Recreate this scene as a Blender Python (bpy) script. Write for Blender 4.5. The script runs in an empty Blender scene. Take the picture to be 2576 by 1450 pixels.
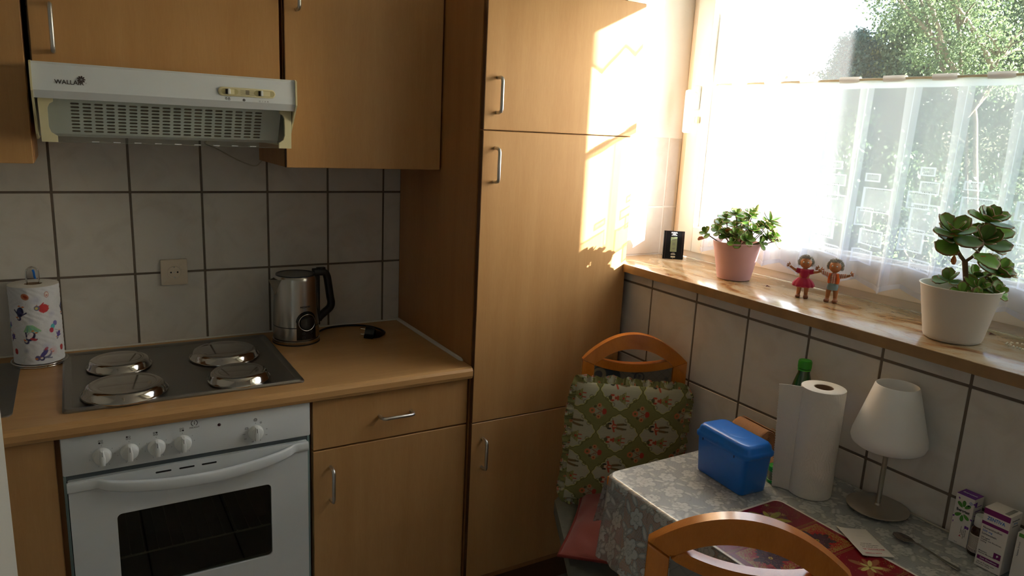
import bpy, bmesh, math, random
import numpy as np
from math import pi, sin, cos, radians
from mathutils import Vector, Matrix

SC = bpy.context.scene
COL = SC.collection

# ------------------------------------------------------------------ camera
CAM = Vector((0.0505, -2.4605, 1.6386))
cam_d = bpy.data.cameras.new('camera')
cam = bpy.data.objects.new('camera', cam_d)
COL.objects.link(cam)
cr = Vector((0.85794005, -0.51148847, 0.04814982))
cu = Vector((0.0686076, 0.20695027, 0.97594292))
cf = Vector((0.50914817, 0.83399708, -0.21264292))
cam.matrix_world = Matrix(((cr.x, cu.x, -cf.x, CAM.x), (cr.y, cu.y, -cf.y, CAM.y), (cr.z, cu.z, -cf.z, CAM.z), (0, 0, 0, 1)))
cam_d.sensor_width = 36.0
cam_d.lens = 1833.71 / 2576 * 36.0
cam_d.clip_start = 0.02
cam_d.clip_end = 200
SC.camera = cam

# ------------------------------------------------------------------ light
SC.view_settings.view_transform = 'Standard'
SC.view_settings.look = 'None'
SC.view_settings.gamma = 1.0
SC.view_settings.use_curve_mapping = False
SC.view_settings.exposure = 0.25
SUN_DIR = Vector((-0.30, 0.285, -0.15)).normalized()      # the way the light travels
w = bpy.data.worlds.new('sky'); SC.world = w; w.use_nodes = True
nt = w.node_tree
bg = nt.nodes['Background']
sky = nt.nodes.new('ShaderNodeTexSky')
sky.sky_type = 'NISHITA'; sky.sun_disc = False
sky.sun_elevation = math.asin(-SUN_DIR.z)
sky.sun_rotation = math.atan2(-SUN_DIR.x, -SUN_DIR.y)
sky.altitude = 100; sky.air_density = 1.0; sky.dust_density = 2.5; sky.ozone_density = 1.0
hsv = nt.nodes.new('ShaderNodeHueSaturation'); hsv.inputs['Saturation'].default_value = 0.85
nt.links.new(sky.outputs[0], hsv.inputs['Color'])
nt.links.new(hsv.outputs[0], bg.inputs['Color'])
bg.inputs['Strength'].default_value = 0.62
sun_d = bpy.data.lights.new('sun', 'SUN'); sun_d.energy = 58.0; sun_d.angle = radians(0.53); sun_d.color = (1.0, 0.965, 0.92)
sun = bpy.data.objects.new('sun', sun_d); COL.objects.link(sun)
sun.rotation_euler = SUN_DIR.to_track_quat('-Z', 'Y').to_euler(); sun.location = (4, -4, 4)
def portal(x, y0, y1, z0, z1, s=1):
    l = bpy.data.lights.new('window_portal', 'AREA'); l.shape = 'RECTANGLE'; l.size = abs(y1 - y0); l.size_y = z1 - z0
    l.cycles.is_portal = True
    o = bpy.data.objects.new('window_portal', l); COL.objects.link(o)
    o.matrix_world = Matrix(((0, 0, s, x), (s, 0, 0, (y0 + y1) / 2), (0, 1, 0, (z0 + z1) / 2), (0, 0, 0, 1)))
portal(2.03, -2.25, -0.47, 1.22, 2.33)
portal(-1.36, -3.45, -3.05, 0.20, 2.35, -1)  # guides sky light through the added fill opening

# ------------------------------------------------------------------ materials
def srgb(r, g, b):
    f = lambda c: (c / 255 / 12.92) if c / 255 <= 0.04045 else ((c / 255 + 0.055) / 1.055) ** 2.4
    return (f(r), f(g), f(b), 1.0)
def nodes(name):
    m = bpy.data.materials.new(name); m.use_nodes = True
    return m, m.node_tree, m.node_tree.nodes['Principled BSDF']
def N(t, typ, **k):
    n = t.nodes.new(typ)
    for a, b in k.items():
        if a in n.inputs: n.inputs[a].default_value = b
        else: setattr(n, a, b)
    return n
def plain(name, c, rough=0.5, metal=0.0, var=0.06, scale=30.0, bump=0.0, bscale=200.0, stretch=(1, 1, 1), coat=0.0, trans=0.0, sheen=0.0, spec=0.5):
    """a flat colour with a little cloudy variation and optional fine relief"""
    m, t, p = nodes(name)
    tc = N(t, 'ShaderNodeTexCoord'); mp = N(t, 'ShaderNodeMapping'); mp.inputs['Scale'].default_value = stretch
    t.links.new(tc.outputs['Object'], mp.inputs['Vector'])
    no = N(t, 'ShaderNodeTexNoise', Scale=scale, Detail=4.0); t.links.new(mp.outputs[0], no.inputs['Vector'])
    mx = N(t, 'ShaderNodeMix', data_type='RGBA'); mx.inputs[6].default_value = [c[0] * (1 - var), c[1] * (1 - var), c[2] * (1 - var), 1]
    mx.inputs[7].default_value = [min(1, c[0] * (1 + var)), min(1, c[1] * (1 + var)), min(1, c[2] * (1 + var)), 1]
    t.links.new(no.outputs['Fac'], mx.inputs[0]); t.links.new(mx.outputs[2], p.inputs['Base Color'])
    p.inputs['Roughness'].default_value = rough; p.inputs['Metallic'].default_value = metal
    p.inputs['Coat Weight'].default_value = coat; p.inputs['Transmission Weight'].default_value = trans
    p.inputs['Sheen Weight'].default_value = sheen; p.inputs['Specular IOR Level'].default_value = spec
    if bump:
        n2 = N(t, 'ShaderNodeTexNoise', Scale=bscale, Detail=3.0); t.links.new(mp.outputs[0], n2.inputs['Vector'])
        b = N(t, 'ShaderNodeBump', Strength=bump, Distance=0.001); t.links.new(n2.outputs['Fac'], b.inputs['Height'])
        t.links.new(b.outputs[0], p.inputs['Normal'])
    return m
def wood(name, c0, c1, stretch, rough=0.42, scale=7.0, coat=0.0, spec=0.35):
    m, t, p = nodes(name)
    tc = N(t, 'ShaderNodeTexCoord'); mp = N(t, 'ShaderNodeMapping'); mp.inputs['Scale'].default_value = stretch
    oi = N(t, 'ShaderNodeObjectInfo'); ad = N(t, 'ShaderNodeVectorMath', operation='ADD')
    t.links.new(tc.outputs['Object'], mp.inputs['Vector']); t.links.new(mp.outputs[0], ad.inputs[0])
    ml = N(t, 'ShaderNodeMath', operation='MULTIPLY'); ml.inputs[1].default_value = 37.0
    t.links.new(oi.outputs['Random'], ml.inputs[0]); t.links.new(ml.outputs[0], ad.inputs[1])
    n1 = N(t, 'ShaderNodeTexNoise', Scale=scale, Detail=5.0, Roughness=0.6, Distortion=0.4); t.links.new(ad.outputs[0], n1.inputs['Vector'])
    n2 = N(t, 'ShaderNodeTexNoise', Scale=scale * 22, Detail=3.0, Roughness=0.7); t.links.new(ad.outputs[0], n2.inputs['Vector'])
    cr_ = N(t, 'ShaderNodeValToRGB'); cr_.color_ramp.elements[0].position = 0.3; cr_.color_ramp.elements[1].position = 0.72
    cr_.color_ramp.elements[0].color = c0; cr_.color_ramp.elements[1].color = c1
    mm = N(t, 'ShaderNodeMath', operation='MULTIPLY_ADD'); mm.inputs[1].default_value = 0.28
    t.links.new(n2.outputs['Fac'], mm.inputs[0]); 
    m3 = N(t, 'ShaderNodeMath', operation='MULTIPLY'); m3.inputs[1].default_value = 0.72
    t.links.new(n1.outputs['Fac'], m3.inputs[0]); t.links.new(m3.outputs[0], mm.inputs[2])
    t.links.new(mm.outputs[0], cr_.inputs[0]); t.links.new(cr_.outputs[0], p.inputs['Base Color'])
    p.inputs['Roughness'].default_value = rough; p.inputs['Coat Weight'].default_value = coat; p.inputs['Coat Roughness'].default_value = 0.15
    p.inputs['Specular IOR Level'].default_value = spec
    b = N(t, 'ShaderNodeBump', Strength=0.12, Distance=0.0006); t.links.new(n2.outputs['Fac'], b.inputs['Height']); t.links.new(b.outputs[0], p.inputs['Normal'])
    return m
def painted(name, rough=0.6, weave=0.0, wscale=900.0, alpha=False, coat=0.0, trans=0.0, sheen=0.0):
    """colour read from the mesh's own print (attribute 'print')"""
    m, t, p = nodes(name)
    at = N(t, 'ShaderNodeAttribute'); at.attribute_name = 'print'
    t.links.new(at.outputs['Color'], p.inputs['Base Color'])
    p.inputs['Roughness'].default_value = rough; p.inputs['Coat Weight'].default_value = coat; p.inputs['Sheen Weight'].default_value = sheen
    if weave:
        tc = N(t, 'ShaderNodeTexCoord'); n = N(t, 'ShaderNodeTexNoise', Scale=wscale, Detail=2.0); t.links.new(tc.outputs['Object'], n.inputs['Vector'])
        b = N(t, 'ShaderNodeBump', Strength=weave, Distance=0.001); t.links.new(n.outputs['Fac'], b.inputs['Height']); t.links.new(b.outputs[0], p.inputs['Normal'])
    if alpha:
        out = t.nodes['Material Output']
        tr = N(t, 'ShaderNodeBsdfTransparent'); tl = N(t, 'ShaderNodeBsdfTranslucent'); t.links.new(at.outputs['Color'], tl.inputs['Color'])
        m1 = N(t, 'ShaderNodeMixShader'); m1.inputs[0].default_value = trans; t.links.new(p.outputs[0], m1.inputs[1]); t.links.new(tl.outputs[0], m1.inputs[2])
        m2 = N(t, 'ShaderNodeMixShader'); t.links.new(at.outputs['Alpha'], m2.inputs[0]); t.links.new(tr.outputs[0], m2.inputs[1]); t.links.new(m1.outputs[0], m2.inputs[2])
        t.links.new(m2.outputs[0], out.inputs['Surface'])
    return m
def brushed(name, c, rough, stretch, aniso=0.0):
    m, t, p = nodes(name)
    tc = N(t, 'ShaderNodeTexCoord'); mp = N(t, 'ShaderNodeMapping'); mp.inputs['Scale'].default_value = stretch
    t.links.new(tc.outputs['Object'], mp.inputs['Vector'])
    no = N(t, 'ShaderNodeTexNoise', Scale=60.0, Detail=4.0); t.links.new(mp.outputs[0], no.inputs['Vector'])
    mr = N(t, 'ShaderNodeMapRange'); mr.inputs['To Min'].default_value = rough * 0.8; mr.inputs['To Max'].default_value = rough * 1.25
    t.links.new(no.outputs['Fac'], mr.inputs['Value']); t.links.new(mr.outputs[0], p.inputs['Roughness'])
    b = N(t, 'ShaderNodeBump', Strength=0.05, Distance=0.0005); t.links.new(no.outputs['Fac'], b.inputs['Height']); t.links.new(b.outputs[0], p.inputs['Normal'])
    p.inputs['Base Color'].default_value = c; p.inputs['Metallic'].default_value = 1.0
    return m

BEECH0, BEECH1 = srgb(189, 140, 86), srgb(207, 161, 106)
M = {}
M['beech'] = wood('beech_laminate', BEECH0, BEECH1, (1.6, 1.6, 0.16))
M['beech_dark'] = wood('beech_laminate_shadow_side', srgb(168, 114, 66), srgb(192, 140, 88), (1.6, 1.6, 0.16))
M['worktop'] = wood('beech_worktop', srgb(190, 140, 86), srgb(214, 168, 112), (0.16, 1.6, 1.6), rough=0.36)
M['edge'] = plain('brown_edging', srgb(96, 60, 34), 0.5)
M['chair'] = wood('varnished_orange_wood', srgb(196, 108, 34), srgb(224, 138, 54), (1.5, 1.5, 0.4), rough=0.25, scale=9, coat=0.5)
M['white'] = plain('white_enamel', srgb(226, 228, 228), 0.28, var=0.015)
M['hoodwhite'] = plain('white_lacquer', srgb(224, 228, 230), 0.35, var=0.015)
M['cream'] = plain('aged_cream_plastic', srgb(222, 212, 170), 0.45, var=0.03)
M['white_plastic'] = plain('white_plastic', srgb(232, 232, 228), 0.4, var=0.02)
M['pvc'] = plain('window_plastic', srgb(236, 232, 222), 0.35, var=0.015)
M['alu'] = brushed('satin_aluminium', (0.62, 0.62, 0.62, 1), 0.33, (1, 1, 6))
M['steel'] = brushed('brushed_steel', (0.55, 0.54, 0.52, 1), 0.32, (0.6, 6, 6))
M['kettlesteel'] = brushed('kettle_steel', (0.46, 0.43, 0.39, 1), 0.24, (1.5, 1.5, 0.02))
M['lampsteel'] = brushed('lamp_steel', (0.50, 0.46, 0.40, 1), 0.3, (3, 3, 3))
M['lidsteel'] = plain('polished_lid_steel', (0.52, 0.49, 0.46, 1), 0.10, metal=1.0, var=0.01)
M['spoonsteel'] = plain('dull_spoon_steel', (0.30, 0.28, 0.25, 1), 0.22, metal=1.0, var=0.02)
M['chrome'] = plain('chrome', (0.70, 0.69, 0.67, 1), 0.08, metal=1.0, var=0.01)
M['black'] = plain('black_plastic', srgb(22, 22, 23), 0.35, var=0.1)
M['gloss_black'] = plain('gloss_black', srgb(14, 15, 17), 0.1, var=0.05)
M['dark'] = plain('dark_gap', srgb(30, 26, 22), 0.7)
M['ink'] = plain('dark_print', srgb(50, 34, 34), 0.6)
M['inkgrey'] = plain('grey_print', srgb(70, 70, 72), 0.6)
M['whiteprint'] = plain('white_print', srgb(225, 225, 225), 0.6)
M['silicone'] = plain('white_silicone', srgb(230, 226, 216), 0.4, var=0.05)
M['plaster'] = plain('white_plaster', srgb(236, 232, 224), 0.85, var=0.02, bump=0.3, bscale=120)
M['ceil'] = plain('ceiling_paint', srgb(238, 236, 230), 0.9, var=0.01)
M['grout'] = plain('brown_grout', srgb(112, 99, 86), 0.85, var=0.15, scale=60)
M['floorgrout'] = plain('dark_floor_grout', srgb(70, 66, 60), 0.85)
M['floor'] = plain('floor_tile', srgb(176, 164, 146), 0.35, var=0.08, scale=9)
def tile_mat():
    m, t, p = nodes('marbled_tile')
    tc = N(t, 'ShaderNodeTexCoord'); oi = N(t, 'ShaderNodeObjectInfo'); ml = N(t, 'ShaderNodeMath', operation='MULTIPLY'); ml.inputs[1].default_value = 91.0
    ad = N(t, 'ShaderNodeVectorMath', operation='ADD'); t.links.new(tc.outputs['Object'], ad.inputs[0]); t.links.new(oi.outputs['Random'], ml.inputs[0]); t.links.new(ml.outputs[0], ad.inputs[1])
    n = N(t, 'ShaderNodeTexNoise', Scale=9.0, Detail=6.0, Roughness=0.55, Distortion=1.2); t.links.new(ad.outputs[0], n.inputs['Vector'])
    r = N(t, 'ShaderNodeValToRGB'); e = r.color_ramp.elements
    e[0].position = 0.25; e[0].color = srgb(204, 197, 187); e[1].position = 0.50; e[1].color = srgb(215, 209, 200)
    x = e.new(0.8); x.color = srgb(219, 214, 206)
    t.links.new(n.outputs['Fac'], r.inputs[0]); t.links.new(r.outputs[0], p.inputs['Base Color'])
    p.inputs['Roughness'].default_value = 0.22; p.inputs['Specular IOR Level'].default_value = 0.4
    n2 = N(t, 'ShaderNodeTexNoise', Scale=14.0, Detail=2.0); t.links.new(ad.outputs[0], n2.inputs['Vector'])
    b = N(t, 'ShaderNodeBump', Strength=0.08, Distance=0.002); t.links.new(n2.outputs['Fac'], b.inputs['Height']); t.links.new(b.outputs[0], p.inputs['Normal'])
    return m
M['tile'] = tile_mat()
def marble_mat():
    m, t, p = nodes('brown_marble')
    tc = N(t, 'ShaderNodeTexCoord'); mp = N(t, 'ShaderNodeMapping'); mp.inputs['Scale'].default_value = (2.2, 0.9, 2.2); t.links.new(tc.outputs['Object'], mp.inputs['Vector'])
    n = N(t, 'ShaderNodeTexNoise', Scale=4.2, Detail=8.0, Roughness=0.62, Distortion=1.4); t.links.new(mp.outputs[0], n.inputs['Vector'])
    r = N(t, 'ShaderNodeValToRGB'); e = r.color_ramp.elements
    e[0].position = 0.34; e[0].color = srgb(120, 74, 38); e[1].position = 0.66; e[1].color = srgb(192, 175, 147)
    x = e.new(0.40); x.color = srgb(158, 114, 70); x = e.new(0.46); x.color = srgb(174, 144, 104); x = e.new(0.53); x.color = srgb(184, 162, 130)
    t.links.new(n.outputs['Fac'], r.inputs[0])
    n2 = N(t, 'ShaderNodeTexNoise', Scale=60.0, Detail=4.0, Roughness=0.7); t.links.new(mp.outputs[0], n2.inputs['Vector'])
    r2 = N(t, 'ShaderNodeValToRGB'); r2.color_ramp.elements[0].position = 0.28; r2.color_ramp.elements[0].color = (0.25, 0.16, 0.08, 1); r2.color_ramp.elements[1].position = 0.42; r2.color_ramp.elements[1].color = (1, 1, 1, 1)
    t.links.new(n2.outputs['Fac'], r2.inputs[0])
    mx = N(t, 'ShaderNodeMix', data_type='RGBA', blend_type='MULTIPLY'); mx.inputs[0].default_value = 0.8
    t.links.new(r.outputs[0], mx.inputs[6]); t.links.new(r2.outputs[0], mx.inputs[7]); t.links.new(mx.outputs[2], p.inputs['Base Color'])
    p.inputs['Roughness'].default_value = 0.17
    return m
M['marble'] = marble_mat()
M['marble_edge'] = plain('brown_stone_edge', srgb(152, 120, 80), 0.3, var=0.45, scale=22, bump=0.3)
def glass_mat(name, tint=(0.93, 0.96, 0.95, 1), refl=0.08, dirt=0.0):
    m, t, p = nodes(name)
    out = t.nodes['Material Output']; t.nodes.remove(p)
    tr = N(t, 'ShaderNodeBsdfTransparent'); tr.inputs[0].default_value = tint
    gl = N(t, 'ShaderNodeBsdfGlossy'); gl.inputs['Roughness'].default_value = 0.02
    fr = N(t, 'ShaderNodeLayerWeight', Blend=0.5); pw = N(t, 'ShaderNodeMath', operation='POWER'); pw.inputs[1].default_value = 5.0; t.links.new(fr.outputs['Facing'], pw.inputs[0])
    ma = N(t, 'ShaderNodeMath', operation='MULTIPLY_ADD'); ma.inputs[1].default_value = 0.9; ma.inputs[2].default_value = 0.045
    t.links.new(pw.outputs[0], ma.inputs[0]); mx = N(t, 'ShaderNodeMixShader'); t.links.new(ma.outputs[0], mx.inputs[0]); t.links.new(tr.outputs[0], mx.inputs[1]); t.links.new(gl.outputs[0], mx.inputs[2])
    last = mx
    if dirt:
        df = N(t, 'ShaderNodeBsdfTranslucent'); df.inputs[0].default_value = (0.9, 0.9, 0.9, 1)
        m2 = N(t, 'ShaderNodeMixShader'); m2.inputs[0].default_value = dirt; t.links.new(mx.outputs[0], m2.inputs[1]); t.links.new(df.outputs[0], m2.inputs[2]); last = m2
    t.links.new(last.outputs[0], out.inputs['Surface'])
    return m
M['glass'] = glass_mat('window_glass', (0.95, 0.98, 0.98, 1), dirt=0.02)
M['smoked'] = glass_mat('oven_glass', (0.42, 0.43, 0.39, 1))
M['visor'] = glass_mat('clear_visor', (0.93, 0.95, 0.92, 1), dirt=0.03)
M['frosted'] = plain('opal_glass', srgb(242, 240, 236), 0.45, var=0.01, trans=0.0)
M['frosted'].node_tree.nodes['Principled BSDF'].inputs['Subsurface Weight'].default_value = 0.35
M['frosted'].node_tree.nodes['Principled BSDF'].inputs['Subsurface Radius'].default_value = (0.02, 0.02, 0.02)
M['pink'] = plain('matt_pink_ceramic', srgb(206, 162, 163), 0.5, var=0.015)
M['whitepot'] = plain('matt_white_ceramic', srgb(226, 220, 212), 0.5, var=0.015)
M['soil'] = plain('potting_soil', srgb(52, 38, 28), 0.95, var=0.4, bump=1.0, bscale=90)
M['stem'] = plain('woody_stem', srgb(108, 78, 56), 0.8, var=0.3, scale=120, bump=0.6)
M['greenstem'] = plain('green_stem', srgb(120, 140, 70), 0.6, var=0.1)
M['blue'] = plain('blue_plastic', srgb(12, 116, 222), 0.3, var=0.03, coat=0.2)
M['bandage'] = plain('tan_bandage', srgb(190, 142, 104), 0.9, var=0.12, bump=0.8, bscale=600, scale=200)
M['paper'] = plain('embossed_paper', srgb(236, 230, 220), 0.85, var=0.01, bump=0.9, bscale=160)
M['card'] = plain('cardboard_core', srgb(150, 120, 92), 0.9, var=0.06)
M['greencap'] = plain('bright_green_plastic', srgb(40, 150, 20), 0.35, var=0.02)
M['greenglass'] = plain('green_bottle_plastic', srgb(10, 70, 24), 0.12, var=0.02, coat=0.5)
M['green_lid'] = plain('green_lid', srgb(40, 160, 60), 0.3)
M['crimson'] = plain('crimson_felt', srgb(170, 20, 62), 0.95, var=0.08, bump=0.6, bscale=900, sheen=0.3)
M['skin'] = plain('doll_rubber', srgb(176, 112, 66), 0.5, var=0.04)
M['hair'] = plain('grey_doll_hair', srgb(188, 184, 176), 0.9, var=0.35, scale=400, bump=1.0, bscale=800)
M['shoe'] = plain('brown_doll_shoe', srgb(150, 92, 62), 0.5, var=0.1)
M['orange_vest'] = plain('orange_felt', srgb(200, 90, 26), 0.95, var=0.08, bump=0.6, bscale=900)
M['greyblue'] = plain('grey_blue_felt', srgb(128, 146, 150), 0.95, var=0.08, bump=0.6, bscale=900)
M['redcushion'] = plain('faded_red_cotton', srgb(134, 64, 54), 0.9, var=0.06, bump=0.5, bscale=700, sheen=0.2)
M['seatfabric'] = plain('grey_green_upholstery', srgb(112, 112, 100), 0.9, var=0.25, scale=45, bump=0.5, bscale=700)
M['ruffle'] = plain('ruffle', srgb(150, 146, 106), 0.9)
M['plinth'] = wood('plinth', srgb(96, 64, 38), srgb(120, 82, 50), (0.16, 1.6, 1.6))
M['packet'] = plain('white_sachet', srgb(226, 220, 212), 0.4, var=0.02)
M['packetprint'] = plain('red_print', srgb(190, 30, 70), 0.6)
M['boxwhite'] = plain('white_carton', srgb(228, 220, 212), 0.55, var=0.015)
M['purple'] = plain('purple_print', srgb(112, 44, 150), 0.5, var=0.02)
M['burgundy'] = plain('burgundy_print', srgb(122, 22, 100), 0.5, var=0.02)
M['leafprint'] = plain('green_leaf_print', srgb(76, 140, 50), 0.5, var=0.15, scale=200)
M['blueprint'] = plain('blue_print', srgb(40, 110, 190), 0.5)
M['blackprint'] = plain('black_print', srgb(28, 24, 30), 0.5)
M['amber'] = plain('brown_medicine_glass', srgb(48, 22, 10), 0.12, var=0.05)
M['labelwhite'] = plain('paper_label', srgb(214, 206, 196), 0.7)
M['bead'] = plain('ivory_bead', srgb(232, 224, 200), 0.3)
M['lcd'] = plain('lcd_screen', srgb(112, 122, 92), 0.25, var=0.02)
M['petal'] = plain('dried_petal', srgb(116, 74, 64), 0.8)
M['rod'] = plain('cream_rod', srgb(214, 200, 170), 0.4)
M['wafer'] = plain('crumpled_napkin', srgb(206, 184, 146), 0.9, var=0.06)
M['socket'] = plain('socket_plastic', srgb(224, 208, 186), 0.4, var=0.015)
M['led'] = plain('dark_red_lens', srgb(60, 20, 22), 0.2)
M['seal'] = plain('grey_rubber', srgb(84, 84, 84), 0.6)
M['enamel'] = plain('black_oven_enamel', srgb(24, 25, 22), 0.25, var=0.2)
M['hobplate'] = plain('hob_steel', (0.30, 0.285, 0.265, 1), 0.30, metal=1.0, var=0.04, scale=5)
M['cable'] = plain('grey_cable', srgb(186, 178, 160), 0.5)
M['printed'] = painted('printed_fabric', 0.9, weave=0.35, wscale=1400, sheen=0.15)
M['gloss_print'] = painted('glossy_print', 0.22, coat=0.4)
M['paper_print'] = painted('printed_paper', 0.85, weave=0.5, wscale=260)
M['leaf'] = painted('succulent_leaf', 0.42, coat=0.1)

# ------------------------------------------------------------------ mesh helpers
def new_mesh(name, bm, smooth=None):
    me = bpy.data.meshes.new(name); bm.to_mesh(me); bm.free()
    if smooth is not None:
        for p in me.polygons: p.use_smooth = True
        if smooth > 0: me.set_sharp_from_angle(angle=radians(smooth))
    return me
def link(name, me, mat=None, parent=None, loc=None):
    o = bpy.data.objects.new(name, me)
    if mat is not None and not me.materials: me.materials.append(mat)
    COL.objects.link(o)
    if parent is not None: o.parent = parent
    if loc is not None: o.location = loc
    return o
def off(root):
    """translation from world to the root's frame for a world-built mesh"""
    v = Vector((0, 0, 0))
    while root is not None:
        v += root.location; root = root.parent
    return v
def obj(name, bm, mat, parent=None, smooth=None, local=False):
    """one mesh object; bm in world metres unless local (then in the parent's frame)"""
    if parent is not None and not local:
        bmesh.ops.translate(bm, verts=bm.verts, vec=-off(parent))
    return link(name, new_mesh(name, bm, smooth), mat, parent)
def tag(o, label=None, cat=None, group=None, kind=None):
    if label: o['label'] = label
    if cat: o['category'] = cat
    if group: o['group'] = group
    if kind: o['kind'] = kind
    return o
def thing(name, label, cat, loc=(0, 0, 0), rz=0.0, group=None):
    o = bpy.data.objects.new(name, None); o.empty_display_size = 0.05; COL.objects.link(o)
    o.location = loc; o.rotation_euler = (0, 0, rz)
    return tag(o, label, cat, group)
def struct(name, bm, mat, smooth=None):
    return tag(obj(name, bm, mat, None, smooth), kind='structure')
def B(): return bmesh.new()
def box(bm, x0, x1, y0, y1, z0, z1, bev=0.0, seg=2):
    m = Matrix.Translation(((x0 + x1) / 2, (y0 + y1) / 2, (z0 + z1) / 2)) @ Matrix.Diagonal((abs(x1 - x0), abs(y1 - y0), abs(z1 - z0), 1))
    r = bmesh.ops.create_cube(bm, size=1.0, matrix=m)
    if bev:
        es = list({e for v in r['verts'] for e in v.link_edges})
        bmesh.ops.bevel(bm, geom=es, offset=bev, segments=seg, affect='EDGES', profile=0.5)
    return bm
def bx(*a, **k): return box(B(), *a, **k)
def lathe(bm, prof, cx=0, cy=0, seg=32, a0=0, a1=2 * pi, mtx=None):
    full = abs(a1 - a0 - 2 * pi) < 1e-6
    n = seg if full else seg + 1
    rings = []
    for r, z in prof:
        if r < 1e-6: 
            v = Vector((cx, cy, z)); v = mtx @ v if mtx else v
            rings.append([bm.verts.new(v)] * n)
        else:
            ring = []
            for i in range(n):
                a = a0 + (a1 - a0) * i / seg; v = Vector((cx + r * cos(a), cy + r * sin(a), z)); v = mtx @ v if mtx else v
                ring.append(bm.verts.new(v))
            rings.append(ring)
    for A, C_ in zip(rings, rings[1:]):
        for i in range(seg):
            j = (i + 1) % n
            f = []
            for v in (A[i], A[j], C_[j], C_[i]):
                if v not in f: f.append(v)
            if len(f) >= 3:
                try: bm.faces.new(f)
                except ValueError: pass
    return bm
def tube(bm, pts, r, seg=8, closed=False, caps=True, flat=None):
    """round tube along pts; r number or list; flat=(w,h,up) gives a rectangular-ish section"""
    P = [Vector(p) for p in pts]; n = len(P); R = r if isinstance(r, (list, tuple)) else [r] * n
    T = []
    for i in range(n):
        a = P[(i - 1) % n] if (closed or i > 0) else P[i]; b = P[(i + 1) % n] if (closed or i < n - 1) else P[i]
        T.append((b - a).normalized())
    up = Vector((0, 0, 1)) if abs(T[0].z) < 0.9 else Vector((1, 0, 0))
    u = T[0].cross(up).normalized(); rings = []
    for i in range(n):
        u = (u - T[i] * u.dot(T[i])); u = u.normalized() if u.length > 1e-6 else T[i].orthogonal().normalized()
        v = T[i].cross(u)
        rings.append([bm.verts.new(P[i] + float(R[i]) * (cos(2 * pi * k / seg) * u + sin(2 * pi * k / seg) * v)) for k in range(seg)])
    m = n if closed else n - 1
    for i in range(m):
        A, C_ = rings[i], rings[(i + 1) % n]
        for k in range(seg): bm.faces.new((A[k], A[(k + 1) % seg], C_[(k + 1) % seg], C_[k]))
    if caps and not closed:
        bm.faces.new(rings[0][::-1]); bm.faces.new(rings[-1])
    return bm
def curve_pts(pts, n=6, closed=False):
    """Catmull-Rom through pts"""
    P = [Vector(p) for p in pts]; out = []; L = len(P)
    rng = range(L if closed else L - 1)
    for i in rng:
        p0 = P[(i - 1) % L] if (closed or i > 0) else P[i]; p1 = P[i]; p2 = P[(i + 1) % L]; p3 = P[(i + 2) % L] if (closed or i < L - 2) else P[(i + 1) % L]
        for k in range(n):
            t = k / n
            out.append(0.5 * ((2 * p1) + (p2 - p0) * t + (2 * p0 - 5 * p1 + 4 * p2 - p3) * t * t + (3 * p1 - p0 - 3 * p2 + p3) * t ** 3))
    if not closed: out.append(P[-1])
    return out
def rrect(w, h, r, seg=5, cx=0, cy=0):
    pts = []
    for sx, sy, a in ((1, 1, 0), (-1, 1, pi / 2), (-1, -1, pi), (1, -1, 1.5 * pi)):
        for k in range(seg + 1):
            t = a + pi / 2 * k / seg
            pts.append((cx + sx * (w / 2 - r) + r * cos(t), cy + sy * (h / 2 - r) + r * sin(t)))
    return pts
def frame_m(o, x, y):
    """matrix with local X along x, local Y along y, origin o"""
    x = Vector(x).normalized(); y = Vector(y).normalized(); z = x.cross(y)
    return Matrix(((x.x, y.x, z.x, o[0]), (x.y, y.y, z.y, o[1]), (x.z, y.z, z.z, o[2]), (0, 0, 0, 1)))
def prism(bm, poly, d, mtx, bev=0.0):
    """2-D outline raised by d along local Z"""
    a = [bm.verts.new(mtx @ Vector((p[0], p[1], 0))) for p in poly]; b = [bm.verts.new(mtx @ Vector((p[0], p[1], d))) for p in poly]
    n = len(poly); top = bm.faces.new(b); bm.faces.new(a[::-1])
    for i in range(n): bm.faces.new((a[i], a[(i + 1) % n], b[(i + 1) % n], b[i]))
    if bev:
        bmesh.ops.bevel(bm, geom=list(top.edges), offset=bev, segments=2, affect='EDGES', profile=0.5)
    return bm
def text(s, size, mtx, mat, parent=None, name='lettering', shear=0.0, bold=0.0, wscale=1.0, align='CENTER'):
    c = bpy.data.curves.new(name, 'FONT'); c.body = s; c.size = size; c.align_x = align; c.align_y = 'CENTER'; c.extrude = 0.00008
    c.shear = shear; c.offset = bold * size; c.resolution_u = 2
    t = bpy.data.objects.new(name, c); COL.objects.link(t); bpy.context.view_layer.update()
    me = bpy.data.meshes.new_from_object(t); bpy.data.objects.remove(t); bpy.data.curves.remove(c)
    m = mtx @ Matrix.Diagonal((wscale, 1, 1, 1))
    if parent is not None: m = Matrix.Translation(-off(parent)) @ m
    me.transform(m); me.materials.clear(); me.materials.append(mat)
    o = bpy.data.objects.new(name, me); COL.objects.link(o)
    if parent is not None: o.parent = parent
    return o
FRONT = lambda x, y, z: frame_m((x, y, z), (1, 0, 0), (0, 0, 1))      # print facing -Y
LEFTF = lambda x, y, z: frame_m((x, y, z), (0, -1, 0), (0, 0, 1))     # print facing -X
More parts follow.
